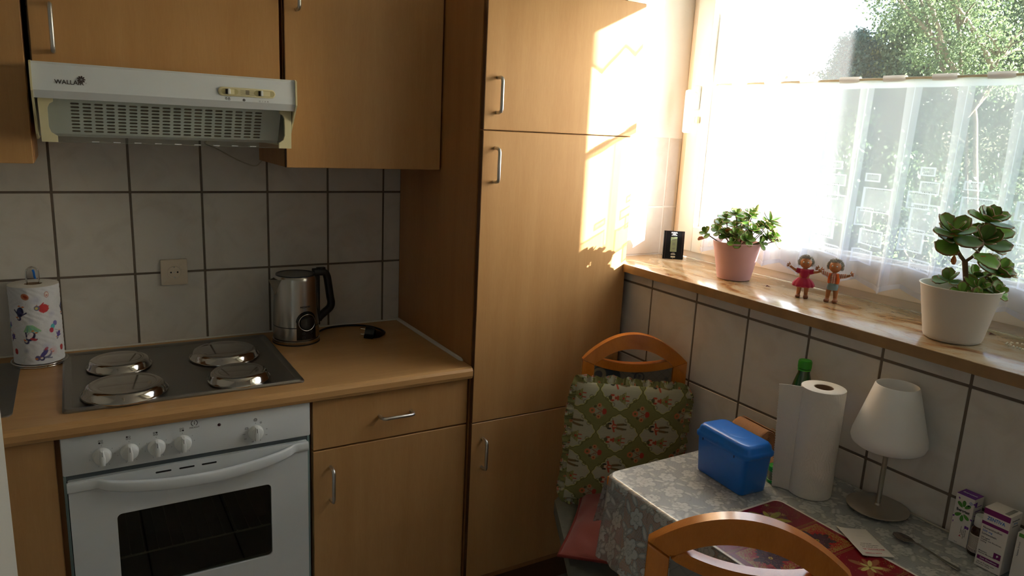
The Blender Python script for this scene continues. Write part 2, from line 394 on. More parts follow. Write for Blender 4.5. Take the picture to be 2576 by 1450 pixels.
def grid_obj(name, P, mat, parent=None, color=None, closed_u=False, smooth=True, thickness=0.0):
    """P (nv,nu,3) array of points, colour (nv,nu,4) linear"""
    nv, nu = P.shape[:2]
    if parent is not None: P = P - np.array(off(parent))
    idx = np.arange(nv * nu).reshape(nv, nu)
    if closed_u: idx = np.concatenate([idx, idx[:, :1]], 1)
    f = np.stack([idx[:-1, :-1], idx[:-1, 1:], idx[1:, 1:], idx[1:, :-1]], -1).reshape(-1, 4)
    me = bpy.data.meshes.new(name); me.vertices.add(nv * nu); me.vertices.foreach_set('co', P.reshape(-1).astype(np.float32))
    me.loops.add(f.size); me.loops.foreach_set('vertex_index', f.reshape(-1).astype(np.int32))
    me.polygons.add(len(f)); me.polygons.foreach_set('loop_start', np.arange(0, f.size, 4, dtype=np.int32))
    me.update(calc_edges=True); me.validate()
    if smooth: me.polygons.foreach_set('use_smooth', np.ones(len(f), dtype=bool))
    if color is not None:
        a = me.color_attributes.new('print', 'FLOAT_COLOR', 'POINT'); a.data.foreach_set('color', color.reshape(-1).astype(np.float32))
    o = link(name, me, mat, parent)
    if thickness:
        md = o.modifiers.new('thick', 'SOLIDIFY'); md.thickness = thickness; md.offset = 0
    return o
def L3(r, g, b): return np.array(srgb(r, g, b)[:3])
def canvas(nv, nu, c): 
    a = np.ones((nv, nu, 4)); a[..., :3] = c; return a
def paint(a, mask, c, alpha=1.0):
    mk = np.clip(mask, 0, 1)[..., None] * alpha
    a[..., :3] = a[..., :3] * (1 - mk) + np.array(c) * mk
def ell(U, V, cu_, cv_, ru, rv, ang=0.0, soft=0.12):
    du, dv = U - cu_, V - cv_; c, s = cos(ang), sin(ang)
    x = (du * c + dv * s) / ru; y = (-du * s + dv * c) / rv
    return np.clip((1 - np.sqrt(x * x + y * y)) / soft, 0, 1)
def seg_(U, V, a, b, wd, soft=0.4):
    ax, ay = a; bx_, by = b; dx, dy = bx_ - ax, by - ay; l = dx * dx + dy * dy + 1e-12
    t = np.clip(((U - ax) * dx + (V - ay) * dy) / l, 0, 1); d = np.hypot(U - ax - t * dx, V - ay - t * dy)
    return np.clip((1 - d / wd) / soft, 0, 1)
def handle_bar(root_part, p0, p1, out, mat=None, name='handle', r=0.005):
    """bow handle from p0 to p1 standing `out` off the door"""
    p0, p1, o = Vector(p0), Vector(p1), Vector(out); d = (p1 - p0).normalized(); k = 0.010
    pts = [p0, p0 + o * 0.55, p0 + o * 0.9 + d * k * 0.3, p0 + o + d * k, p1 + o - d * k, p1 + o * 0.9 - d * k * 0.3, p1 + o * 0.55, p1]
    return obj(name, tube(B(), pts, r, 10), mat or M['alu'], root_part, 60)

# ------------------------------------------------------------------ setting
FZ = 0.06; CZ = 2.60; XL = -1.30; YF = -3.55; XR = 1.648
floor = struct('floor', bx(XL - 0.1, XR + 0.38, YF - 0.1, 0.12, FZ - 0.12, FZ - 0.003), M['floorgrout'])
tm = new_mesh('floor_tile', bx(-0.147, 0.147, -0.147, 0.147, 0, 0.006, bev=0.0015, seg=1))
tm.materials.append(M['floor'])
x = XL + 0.15
while x < XR:
    y = -0.15
    while y > YF:
        link('tile', tm, None, floor, (x, y, FZ - 0.004)); y -= 0.3
    x += 0.3
struct('ceiling', bx(XL - 0.1, XR + 0.38, YF - 0.1, 0.12, CZ, CZ + 0.1), M['ceil'])
wb = struct('wall_back', bx(XL - 0.1, XR + 0.38, 0.003, 0.12, FZ - 0.12, CZ), M['plaster'])
obj('grout', bx(XL, 1.075, 0.0012, 0.003, 0.80, 1.90), M['grout'], wb)
b = B()
for a in ((-3.05, 0.12, FZ - 0.12, CZ), (YF - 0.1, -3.45, FZ - 0.12, CZ), (-3.45, -3.05, FZ - 0.12, 0.20), (-3.45, -3.05, 2.35, CZ)): box(b, XL - 0.1, XL, *a)
struct('wall_left', b, M['plaster'])
w2 = thing('fill_window', 'added glazed opening behind the camera for fill light', 'window', (XL, -3.25, 0.2)); w2['kind'] = 'structure'  # unseen glazed opening, added to let in fill light
b = B()
for a in ((-3.45, -3.39, 0.20, 2.35), (-3.11, -3.05, 0.20, 2.35), (-3.39, -3.11, 0.20, 0.32), (-3.39, -3.11, 2.25, 2.35)): box(b, XL - 0.07, XL - 0.005, *a, 0.004)
obj('window_frame', b, M['pvc'], w2)
obj('glass', bx(XL - 0.04, XL - 0.035, -3.39, -3.11, 0.32, 2.25), M['glass'], w2)
struct('wall_front', bx(XL - 0.1, XR + 0.38, YF - 0.1, YF, FZ - 0.12, CZ), M['plaster'])
bm = B()
OY0, OY1, OZ0, OZ1 = -0.474, -2.25, 1.19, 2.33
box(bm, XR + 0.004, XR + 0.38, YF - 0.1, 0.12, FZ - 0.12, OZ0)
box(bm, XR + 0.004, XR + 0.38, YF - 0.1, 0.12, OZ1, CZ)
box(bm, XR + 0.004, XR + 0.38, OY0, 0.12, OZ0, OZ1)
box(bm, XR + 0.004, XR + 0.38, YF - 0.1, OY1, OZ0, OZ1)
wr = struct('wall_right', bm, M['plaster'])
obj('grout', bx(XR + 0.0015, XR + 0.004, -3.3, 0.0, 0.30, 1.186), M['grout'], wr)
TW, TH, G = 0.1998, 0.25, 0.0065
cache = {}
def tile_mesh(w_, h_, t=0.0035):
    k = (round(w_, 3), round(h_, 3))
    if k not in cache:
        me = new_mesh('tile', box(B(), -w_ / 2, w_ / 2, -h_ / 2, h_ / 2, 0, t, bev=0.0011, seg=1)); me.materials.append(M['tile']); cache[k] = me
    return cache[k]
def wall_tile(parent, plane, a0, a1, z0, z1, pos):
    """one tile; plane 'y' faces -Y, 'x' faces -X; pos = surface coordinate minus thickness handled"""
    w_, h_ = (a1 - a0) - G, (z1 - z0) - G
    if w_ < 0.008 or h_ < 0.008: return
    me = tile_mesh(w_, h_); o = bpy.data.objects.new('tile', me); COL.objects.link(o)
    ca, cz = (a0 + a1) / 2, (z0 + z1) / 2
    if plane == 'y': m = frame_m((ca, pos + 0.0035, cz), (1, 0, 0), (0, 0, 1))
    else: m = frame_m((pos + 0.0035, ca, cz), (0, -1, 0), (0, 0, 1))
    o.parent = parent; o.matrix_world = m
for i in range(-7, 6):
    for j in range(-1, 3):
        z1 = 1.4 + 0.25 * j; z0 = z1 - 0.25
        if j == -1: z0, z1 = 0.915, 1.15
        if j >= 0: z0 += 0; 
        a0, a1 = i * TW, (i + 1) * TW
        if i == 5: a1 = 1.0665
        if j == -1: wall_tile(wb, 'y', a0, a1, 0.920, 1.15, 0.0)
        else: wall_tile(wb, 'y', a0, a1, z0, z1, 0.0)
for i in range(-4, 10):
    a1 = -0.7168 - i * TW; a0 = a1 - TW
    if a1 > 0: a1 = -0.002
    for z0, z1 in ((1.1552, 1.1915), (0.9052, 1.1552), (0.6552, 0.9052), (0.4052, 0.6552)):
        wall_tile(wr, 'x', a0, a1, z0, z1, XR)
# tiled reveal left of the window
obj('grout', bx(XR, 1.95, -0.4725, -0.4715, 1.218, 1.636), M['grout'], wr)
for a0, a1 in ((1.652, 1.6905), (1.6905, 1.8885), (1.8885, 1.951)):
    for z0, z1 in ((1.218, 1.391), (1.391, 1.638)):
        wall_tile(wr, 'y', a0, a1, z0, z1, -0.4755)
struct('baseboard_right', bx(XR - 0.012, XR + 0.004, -3.4, -2.3, FZ, FZ + 0.07), M['tile'])

# window
win = thing('window_1', 'white plastic casement window above the marble sill', 'window', (1.97, -1.36, 1.218)); win['kind'] = 'structure'
def ringframe(x0, x1, y0, y1, z0, z1, wy, wz0, wz1, bev):
    b = B()
    box(b, x0, x1, y0, y0 + wy, z0, z1, bev); box(b, x0, x1, y1 - wy, y1, z0, z1, bev)
    box(b, x0, x1, y0 + wy * 0.98, y1 - wy * 0.98, z0, z0 + wz0, bev); box(b, x0, x1, y0 + wy * 0.98, y1 - wy * 0.98, z1 - wz1, z1, bev)
    return b
obj('window_frame', ringframe(1.948, 2.02, OY1, OY0 - 0.0015, 1.2185, 2.33, 0.052, 0.034, 0.05, 0.003), M['pvc'], win, 40)
sash = obj('sash', ringframe(1.930, 1.999, OY1 + 0.040, OY0 - 0.0385, 1.243, 2.295, 0.078, 0.09, 0.08, 0.005), M['pvc'], win, 40)
obj('glazing_bead', ringframe(1.955, 1.972, OY1 + 0.117, OY0 - 0.1155, 1.330, 2.216, 0.012, 0.012, 0.012, 0.004), M['pvc'], sash, 40)
obj('glass', bx(1.962, 1.966, OY1 + 0.118, OY0 - 0.1165, 1.333, 2.215), M['glass'], sash)
h = obj('window_handle', box(B(), 1.917, 1.930, -0.565, -0.537, 1.735, 1.815, 0.004), M['white_plastic'], sash, 40)
b = tube(B(), [(1.92, -0.551, 1.785), (1.893, -0.551, 1.785)], 0.011, 12); box(b, 1.880, 1.899, -0.564, -0.538, 1.655, 1.800, 0.006)
obj('lever', b, M['white_plastic'], h, 40)
obj('rod_bracket', box(B(), 1.917, 1.930, -0.572, -0.556, 1.69, 1.712, 0.003), M['cream'], sash, 40)
sill = obj('window_sill', box(B(), 1.617, 1.9478, OY1 + 0.001, -0.478, 1.1905, 1.218, 0.0025), M['marble'], win, 40)
obj('sill_edge', bx(1.6162, 1.6172, OY1 + 0.002, -0.479, 1.1915, 1.2165), M['marble_edge'], sill)
sill['label'] = 'polished brown marble sill with rusty stains'
obj('trim_1', bx(1.9465, 1.9482, OY1, OY0, 1.2182, 1.224), M['silicone'], win)
# door leaf standing open beside the camera
dl = thing('door_1', 'white open door leaf at left edge of the view', 'door', (-0.03, -1.62, FZ)); dl['kind'] = 'structure'
d = Vector((-0.50, -0.866, 0))
mt = frame_m((-0.026, -1.615, FZ + 0.01), (d.x, d.y, 0), (0, 0, 1))
b = B(); prism(b, [(0, 0), (0.80, 0), (0.80, 1.98), (0, 1.98)], 0.04, mt, 0.003)
obj('door_leaf', b, plain('cream_door_paint', srgb(224, 218, 204), 0.4, var=0.01), dl)
b = B(); prism(b, rrect(0.04, 0.2, 0.008, cx=0.06, cy=1.03), 0.008, mt @ Matrix.Translation((0, 0, 0.04)))
obj('handle_plate', b, M['alu'], dl)

# outside
GZ = -2.6
tag(obj('lawn', bx(2.2, 40, -22, 30, GZ - 0.2, GZ), plain('lawn_green', srgb(96, 116, 56), 0.95, var=0.35, scale=3)), kind='structure')
st = struct('sun_blocker', bx(3.0, 3.12, -3.75, -2.198, GZ, 3.1), plain('sun_blocker_render', srgb(214, 206, 192), 0.9))  # unseen slab, added outdoors to cut the sunlight to a strip

# ------------------------------------------------------------------ wall cabinets
def door_panel(name, root, x0, x1, z0, z1, y, t=0.018, mat='beech'):
    o = obj(name, box(B(), x0, x1, y, y + t, z0, z1, 0.0015, 1), M[mat], root)
    e = B(); box(e, x0 - 0.0006, x0 + 0.0004, y + 0.001, y + t, z0, z1)
    obj('edge_band', e, M['edge'], o)
    return o
def wall_cab(label, x0, x1, z0, z1, handle):
    t = thing('wall_cabinet', label, 'cabinet', ((x0 + x1) / 2, -0.17, z0), group='beech wall cabinets')
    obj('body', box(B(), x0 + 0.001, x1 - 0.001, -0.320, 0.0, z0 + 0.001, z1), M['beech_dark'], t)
    d = door_panel('door', t, x0 + 0.003, x1 - 0.002, z0, z1, -0.340)
    if handle:
        hx, h0, h1 = handle
        handle_bar(d, (hx, -0.340, h0), (hx, -0.340, h1), (0, -0.030, 0))
    return t
wall_cab('beech wall cabinet cut by the left edge, beside the cooker hood', -0.62, -0.0215, 1.502, 2.20, None)
wall_cab('wide beech wall cabinet directly above the cooker hood', -0.012, 0.566, 1.738, 2.20, (0.036, 1.767, 1.873))
wall_cab('tall beech wall cabinet right of the cooker hood, above the kettle', 0.575, 1.0575, 1.502, 2.20, (0.612, 1.93, 2.05))

# ------------------------------------------------------------------ cooker hood
hood = thing('cooker_hood', 'white slimline cooker hood with cream ends and slotted grille', 'cooker hood', (0.28, -0.2, 1.6))
HX0, HX1 = -0.012, 0.572
b = B()
yz = [(0.0, 1.736), (-0.474, 1.736), (-0.479, 1.731), (-0.482, 1.674), (-0.470, 1.658), (-0.40, 1.658), (-0.40, 1.650), (-0.335, 1.568), (0.0, 1.568)]
def xprism(bm, yz, x0, x1, bev=0.0):
    return prism(bm, yz, x1 - x0, Matrix(((0, 0, 1, x0), (1, 0, 0, 0), (0, 1, 0, 0), (0, 0, 0, 1))), bev)
xprism(b, [(0.0, 1.736), (-0.472, 1.736), (-0.478, 1.731), (-0.482, 1.674), (-0.470, 1.657), (-0.36, 1.657), (-0.30, 1.568), (0.0, 1.568)], HX0 + 0.004, HX1 - 0.004)
body = obj('body', b, M['hoodwhite'], hood)
for x0, x1 in ((HX0, HX0 + 0.004), (HX1 - 0.004, HX1)):
    b = B(); xprism(b, [(0.0, 1.737), (-0.474, 1.737), (-0.484, 1.732), (-0.486, 1.672), (-0.40, 1.575), (-0.36, 1.562), (0.0, 1.562)], x0, x1)
    obj('end_cap', b, M['cream'], hood)
# slotted grille: real slots in a sheet, filter behind
def slotted(bm, mtx, nx, nz, px, pz, sw, sh, x0, z0, margin):
    ang = sorted([2 * pi * k / 12 + 0.01 for k in range(12)])
    hw, hh = px / 2, pz / 2
    ca = [math.atan2(sy * hh, sx * hw) % (2 * pi) for sx in (1, -1) for sy in (1, -1)]
    A = sorted(ang + ca)
    def rr(a, w_, h_): 
        c, s = cos(a), sin(a); k = min(w_ / abs(c) if abs(c) > 1e-9 else 1e9, h_ / abs(s) if abs(s) > 1e-9 else 1e9); return (c * k, s * k)
    def cap(a):
        r = sh / 2; L = sw / 2 - r; c, s = cos(a), sin(a)
        if abs(s) > 1e-9:
            k = r / abs(s)
            if abs(c * k) <= L: return (c * k, s * k)
        # arc
        sx = 1 if c > 0 else -1
        bq = -2 * c * sx * L; cq = L * L - r * r; k = (-bq + math.sqrt(max(0, bq * bq - 4 * cq))) / 2
        return (c * k, s * k)
    for i in range(nx):
        for j in range(nz):
            cx, cz = x0 + (i + .5) * px, z0 + (j + .5) * pz
            o = [bm.verts.new(mtx @ Vector((cx + p[0], cz + p[1], 0))) for p in (rr(a, hw, hh) for a in A)]
            n = [bm.verts.new(mtx @ Vector((cx + p[0], cz + p[1], 0))) for p in (cap(a) for a in A)]
            q = [bm.verts.new(mtx @ Vector((cx + p[0], cz + p[1], -0.002))) for p in (cap(a) for a in A)]
            for k in range(len(A)):
                l = (k + 1) % len(A); bm.faces.new((o[k], o[l], n[l], n[k])); bm.faces.new((n[k], n[l], q[l], q[k]))
    W, H = nx * px, nz * pz
    for a0, a1, c0, c1 in ((x0 - margin[0], x0 + W + margin[1], z0 + H, z0 + H + margin[3]), (x0 - margin[0], x0 + W + margin[1], z0 - margin[2], z0), (x0 - margin[0], x0, z0, z0 + H), (x0 + W, x0 + W + margin[1], z0, z0 + H)):
        bm.faces.new([bm.verts.new(mtx @ Vector(p)) for p in ((a0, c0, 0), (a1, c0, 0), (a1, c1, 0), (a0, c1, 0))])
    return bm
gm = frame_m((0, -0.408, 1.657), (1, 0, 0), (0, 0.042, -0.074))      # local Y runs down the slope
gm = frame_m((0, -0.368, 1.580), (1, 0, 0), (0, -0.040, 0.077))
g = obj('grille', slotted(B(), gm, 18, 9, 0.02475, 0.0091, 0.0198, 0.0052, 0.058, -0.001, (0.058, 0.045, 0.003, 0.010)), M['hoodwhite'], hood)
fl = plain('brown_grease_filter', srgb(112, 86, 56), 0.9, var=0.35, scale=14)
b = B(); prism(b, [(-0.002, -0.001), (0.548, -0.001), (0.548, 0.083), (-0.002, 0.083)], -0.004, gm @ Matrix.Translation((0, 0, -0.006))); obj('filter', b, fl, g)
b = B(); box(b, 0.556, 0.5675, -0.40, -0.33, 1.566, 1.657); obj('side_cheek', b, plain('grey_cheek', srgb(120, 126, 120), 0.5), hood)
# pull-out visor: cream brackets and a clear sheet
def bracket(x, s):
    pts = [(0, 0), (0.030, 0), (0.030, -0.008), (0.022, -0.013), (0.018, -0.022), (0.018, -0.065), (0.022, -0.077), (0.034, -0.085), (0.034, -0.099), (0.002, -0.099)]
    m = frame_m((x, -0.437, 1.658), (s, 0, 0), (0, 0.03, 1)) 
    b = B(); prism(b, pts if s > 0 else pts, 0.010 * s, m)
    bmesh.ops.recalc_face_normals(b, faces=b.faces)
    return obj('visor_bracket', b, M['cream'], hood)
bracket(-0.002, 1); bracket(0.566, -1)
v = obj('visor', box(B(), 0.010, 0.555, -0.4365, -0.4335, 1.560, 1.657), M['visor'], hood)
obj('visor_lip', box(B(), 0.030, 0.536, -0.4385, -0.4325, 1.5585, 1.5605), M['visor'], v)
b = B()
for i in range(9): box(b, 0.10 + i * 0.045, 0.115 + i * 0.045, -0.4386, -0.4325, 1.5605, 1.5625)
obj('visor_notches', b, M['whiteprint'], v)['kind'] = 'stuff'
# slider strip
b = B(); prism(b, rrect(0.139, 0.0215, 0.0107, 6), 0.004, FRONT(0.4475, -0.4800, 1.6965), 0.0015)
cs = obj('control_strip', b, M['cream'], hood, 50)
cr2 = plain('dark_cream_recess', srgb(186, 176, 128), 0.5)
for cx, wd, sx in ((0.4055, 0.040, 0.403), (0.4895, 0.050, 0.482)):
    b = B(); prism(b, rrect(wd, 0.0145, 0.0072, 6), 0.0006, FRONT(cx, -0.4840, 1.6965)); r_ = obj('recess', b, cr2, cs)
    b = B(); box(b, cx - wd * 0.18, cx + wd * 0.28, -0.4848, -0.4844, 1.6905, 1.7025); obj('scale', b, M['cream'], cs)
    obj('slider', box(B(), sx - 0.0025, sx + 0.0035, -0.4905, -0.4845, 1.690, 1.7035, 0.0015), M['white_plastic'], cs)
    obj('slider_shade', box(B(), sx - 0.0075, sx - 0.0025, -0.4852, -0.4845, 1.6905, 1.7025), M['ink'], cs)
b = B()
for k in range(3): box(b, 0.4435, 0.4525, -0.4848, -0.4838, 1.6925 + k * 0.0035, 1.694 + k * 0.0035)
obj('vent', b, M['ink'], cs)
b = B()
for k in range(4): box(b, 0.431, 0.4655, -0.4845, -0.4838, 1.6905 + k * 0.0035, 1.6910 + k * 0.0035)
obj('rib', b, M['edge'], cs)
text('WALLAIR', 0.0135, FRONT(0.0625, -0.4813, 1.6935), M['ink'], hood, bold=0.012)
b = B()
for k in range(9):
    a = 2 * pi * k / 9
    P_ = [(0.001, 0), (0.005, 0.0020), (0.0085, 0.0010), (0.0078, -0.0014), (0.004, -0.0012)]
    m = FRONT(0.0865, -0.4813, 1.7015) @ Matrix.Rotation(a, 4, 'Z'); prism(b, P_, 0.0002, m)
obj('emblem', b, M['ink'], hood)
text('R', 0.0035, FRONT(0.0955, -0.4813, 1.694), M['ink'], hood)
def bulb(cx, cz, rays):
    b = B(); tube(b, [(cx + 0.0019 * cos(a), -0.4822, cz + 0.0019 * sin(a)) for a in np.linspace(0, 2 * pi, 13)[:-1]], 0.0004, 4, closed=True)
    box(b, cx - 0.0009, cx + 0.0009, -0.4824, -0.4821, cz + 0.0019, cz + 0.0036)
    if rays:
        for k in range(6):
            a = pi * k / 3 - pi / 3; tube(b, [(cx + 0.0028 * cos(a), -0.4822, cz + 0.0028 * sin(a)), (cx + 0.004 * cos(a), -0.4822, cz + 0.004 * sin(a))], 0.0003, 4)
    return b
obj('lamp_symbol', bulb(0.397, 1.679, False), M['ink'], hood); obj('lamp_symbol', bulb(0.404, 1.6785, True), M['ink'], hood)
b = B(); tube(b, [(0.4395 + 0.0028 * cos(a), -0.4822, 1.678 + 0.0028 * sin(a)) for a in np.linspace(0, 2 * pi, 13)[:-1]], 0.0005, 4, closed=True)
for k in range(3):
    a = pi / 2 + k * 2 * pi / 3; tube(b, [(0.4395, -0.4822, 1.678), (0.4395 + 0.002 * cos(a), -0.4822, 1.678 + 0.002 * sin(a))], 0.0006, 4)
obj('fan_symbol', b, M['ink'], hood)
for s, x in (('O', 0.478), ('I', 0.4845), ('II', 0.4915), ('III', 0.498)): text(s, 0.0048, FRONT(x, -0.4822, 1.677), M['ink'], hood)
cab = tag(obj('power_cable', tube(B(), curve_pts([(0.37, -0.32, 1.567), (0.38, -0.25, 1.558), (0.44, -0.10, 1.535), (0.50, -0.03, 1.505), (0.555, -0.020, 1.485), (0.575, -0.03, 1.499), (0.58, -0.03, 1.515)], 6), 0.002, 8), M['cable'], None, 80), 'thin grey cable sagging under the cooker hood', 'cable')

# ------------------------------------------------------------------ tall cabinet
tc = thing('tall_cabinet', 'full height beech larder cabinet with three doors', 'cabinet', (1.345, -0.3, FZ))
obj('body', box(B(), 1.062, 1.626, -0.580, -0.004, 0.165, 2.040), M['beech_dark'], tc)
def tdoor(z0, z1, hz):
    d = door_panel('door', tc, 1.0645, 1.6255, z0, z1, -0.602)
    handle_bar(d, (1.104, -0.602, hz[0]), (1.104, -0.602, hz[1]), (0, -0.030, 0))
tdoor(1.6345, 2.0400, (1.683, 1.779)); tdoor(0.7435, 1.6315, (1.487, 1.583)); tdoor(0.197, 0.7405, (0.590, 0.687))
obj('plinth', box(B(), 1.064, 1.622, -0.552, -0.53, FZ + 0.001, 0.190), M['plinth'], tc)
obj('screw_cap', lathe(B(), [(0, 0.0012), (0.006, 0.0008), (0.0065, 0)], seg=14, mtx=frame_m((1.0612, -0.515, 1.63), (0, 1, 0), (0, 0, -1)) @ Matrix.Rotation(pi, 4, 'X')), M['beech_dark'], tc)

# ------------------------------------------------------------------ base cabinets
def base_cab(label, x0, x1, drawer, dh, dv):
    t = thing('base_cabinet', label, 'cabinet', ((x0 + x1) / 2, -0.3, FZ), group='beech base cabinets under the worktop')
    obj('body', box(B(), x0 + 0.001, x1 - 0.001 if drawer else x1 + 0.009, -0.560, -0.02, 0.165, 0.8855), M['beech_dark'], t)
    z1 = 0.884
    if drawer:
        f = obj('drawer', box(B(), x0 + 0.002, x1 - 0.002, -0.580, -0.562, 0.738, z1, 0.0015, 1), M['beech'], t)
        handle_bar(f, (dh[0], -0.580, dh[1]), (dh[0] + 0.098, -0.580, dh[1]), (0, -0.03, 0)); z1 = 0.733
    d = obj('door', box(B(), x0 + 0.002, x1 - 0.002, -0.580, -0.562, 0.197, z1, 0.0015, 1), M['beech'], t)
    if dv: handle_bar(d, (dv[0], -0.580, dv[1]), (dv[0], -0.580, dv[1] + 0.1), (0, -0.03, 0))
    obj('plinth', box(B(), x0, x1, -0.53, -0.51, FZ + 0.001, 0.190), M['plinth'], t)
base_cab('beech base cabinet with drawer between oven and tall cabinet', 0.5755, 1.0585, True, (0.771, 0.809), (0.6265, 0.580))
lc = base_cab('beech base cabinet left of the oven, at the lower left edge', -0.62, -0.0235, False, None, None)

# ------------------------------------------------------------------ worktop
wt = thing('worktop', 'beech laminate worktop with rounded front edge', 'worktop', (0.3, -0.3, 0.886))
b = B()
prof = [(0.0, 0.926), (-0.590, 0.926), (-0.599, 0.9225), (-0.604, 0.915), (-0.604, 0.900), (-0.600, 0.891), (-0.592, 0.887), (0.0, 0.887)]
xprism(b, [(-0.002, z) if y == 0.0 else (y, z) for y, z in prof], -0.62, 1.0605)
obj('slab', b, M['worktop'], wt)
obj('sealant', tube(B(), [(-0.6, -0.003, 0.927), (1.058, -0.003, 0.927)], 0.004, 6), M['silicone'], wt)
b = tube(B(), curve_pts([(1.0585, -0.004, 0.928), (1.058, -0.15, 0.928), (1.0575, -0.3, 0.928), (1.0585, -0.42, 0.927), (1.0585, -0.535, 0.927)], 5), [0.0075] * 20 + [0.003], 8)
obj('sealant', b, M['silicone'], wt)

# sink edge at the far left
sk = thing('sink', 'dark steel sink rim at the left end of the worktop', 'sink', (-0.35, -0.3, 0.926))
b = B(); 
R1 = rrect(0.48, 0.435, 0.02, 4, -0.345, -0.287); R2 = rrect(0.42, 0.36, 0.05, 4, -0.345, -0.287)
def rings(bm, L):
    vs = [[bm.verts.new((p[0], p[1], z)) for p in poly] for poly, z in L]
    for A_, C_ in zip(vs, vs[1:]):
        for k in range(len(A_)): bm.faces.new((A_[k], A_[(k + 1) % len(A_)], C_[(k + 1) % len(A_)], C_[k]))
    bm.faces.new(vs[-1]); return bm
rings(b, [(R1, 0.9262), (R1, 0.929), (rrect(0.46, 0.415, 0.02, 4, -0.345, -0.287), 0.930), (R2, 0.929), (rrect(0.36, 0.30, 0.05, 4, -0.345, -0.287), 0.9275)])
bmesh.ops.recalc_face_normals(b, faces=b.faces)
obj('rim', b, M['hobplate'], sk, 30)

# ------------------------------------------------------------------ hob and lids
hob = thing('hob', 'stainless steel hob plate with raised rim set in the worktop', 'hob', (0.285, -0.29, 0.926))
b = B()
hc = (0.2825, -0.292)
P0 = rrect(0.575, 0.488, 0.012, 4, *hc); P1 = rrect(0.565, 0.478, 0.012, 4, *hc); P2 = rrect(0.545, 0.458, 0.014, 4, *hc); P3 = rrect(0.535, 0.448, 0.016, 4, *hc)
rings(b, [(P0, 0.9262), (P0, 0.930), (P1, 0.9345), (P2, 0.9335), (P3, 0.9295)]); bmesh.ops.recalc_face_normals(b, faces=b.faces)
obj('plate', b, M['hobplate'], hob, 30)
HL = [((0.133, -0.222), 0.083, 'small steel burner cover at the back left of the hob', 1), ((0.411, -0.236), 0.098, 'large steel burner cover at the back right beside the kettle', 1),
      ((0.134, -0.445), 0.101, 'large steel burner cover at the front left of the hob', 1), ((0.411, -0.452), 0.082, 'small steel burner cover at the front right of the hob', 1)]
for (cx, cy), r, lb, _ in HL:
    t = thing('burner_cover', lb, 'burner cover', (cx, cy, 0.931), group='steel burner covers on the hob')
    pr = [(0, 0.9570), (r * 0.60, 0.9570), (r * 0.66, 0.9550), (r * 0.72, 0.9568), (r * 0.80, 0.9566), (r * 0.87, 0.9540), (r * 0.91, 0.9480), (r * 0.95, 0.9375), (r * 0.985, 0.9345), (r, 0.9355), (r * 1.003, 0.9340), (r, 0.9322)]
    obj('cover', lathe(B(), pr, cx, cy, 56), M['lidsteel'], t, 50)
    obj('hotplate', lathe(B(), [(0, 0.9345), (r * 0.9, 0.9345), (r * 0.9, 0.9298)], cx, cy, 32), M['black'], hob)

# ------------------------------------------------------------------ oven
ov = thing('oven', 'white built-in oven with five knobs and curved handle', 'oven', (0.277, -0.3, 0.3))
OX0, OX1 = -0.0135, 0.5675
OB = B()
for a in ((OX0 + 0.004, OX0 + 0.02, -0.575, -0.03, 0.20, 0.884), (OX1 - 0.02, OX1 - 0.004, -0.575, -0.03, 0.20, 0.884), (OX0 + 0.004, OX1 - 0.004, -0.575, -0.03, 0.715, 0.884), (OX0 + 0.004, OX1 - 0.004, -0.575, -0.03, 0.19, 0.30), (OX0 + 0.004, OX1 - 0.004, -0.05, -0.03, 0.2, 0.88)): box(OB, *a)
obj('cavity', OB, M['enamel'], ov)
cp = obj('control_panel', box(B(), OX0, OX1, -0.590, -0.570, 0.790, 0.8865, 0.004, 2), M['white'], ov, 40)
obj('gap_strip', box(B(), OX0 + 0.002, OX1 - 0.002, -0.578, -0.570, 0.772, 0.790), plain('grey_strip', srgb(96, 104, 108), 0.5), ov)
for x in (OX0, OX1 - 0.006): obj('side_trim', box(B(), x, x + 0.006, -0.580, -0.570, 0.20, 0.787), plain('grey_side_trim', srgb(130, 150, 148), 0.4), ov)
# door: white sheet with window hole
dr = B()
WX0, WX1, WZ0, WZ1 = 0.0915, 0.4595, 0.455, 0.6695
dm = FRONT(0, -0.572, 0)
outer = rrect(OX1 - OX0 - 0.016, 0.572, 0.004, 5, (OX0 + OX1) / 2, 0.490)
inner = rrect(WX1 - WX0, WZ1 - WZ0, 0.012, 5, (WX0 + WX1) / 2, (WZ0 + WZ1) / 2)
for z in (0.0, 0.018):
    pass
vo = [[dr.verts.new(dm @ Vector((p[0], p[1], z))) for p in outer] for z in (0.0, 0.018)]
vi = [[dr.verts.new(dm @ Vector((p[0], p[1], z))) for p in inner] for z in (0.0, 0.018)]
n_ = len(outer)
for k in range(n_):
    l = (k + 1) % n_
    dr.faces.new((vo[1][k], vo[1][l], vi[1][l], vi[1][k])); dr.faces.new((vo[0][k], vo[0][l], vo[1][l], vo[1][k])); dr.faces.new((vi[1][k], vi[1][l], vi[0][l], vi[0][k])); dr.faces.new((vo[0][l], vo[0][k], vi[0][k], vi[0][l]))
bmesh.ops.recalc_face_normals(dr, faces=dr.faces)
door = obj('door', dr, M['white'], ov, 30)
obj('window_pane', box(B(), WX0 - 0.004, WX1 + 0.004, -0.585, -0.581, WZ0 - 0.004, WZ1 + 0.004), M['smoked'], door)
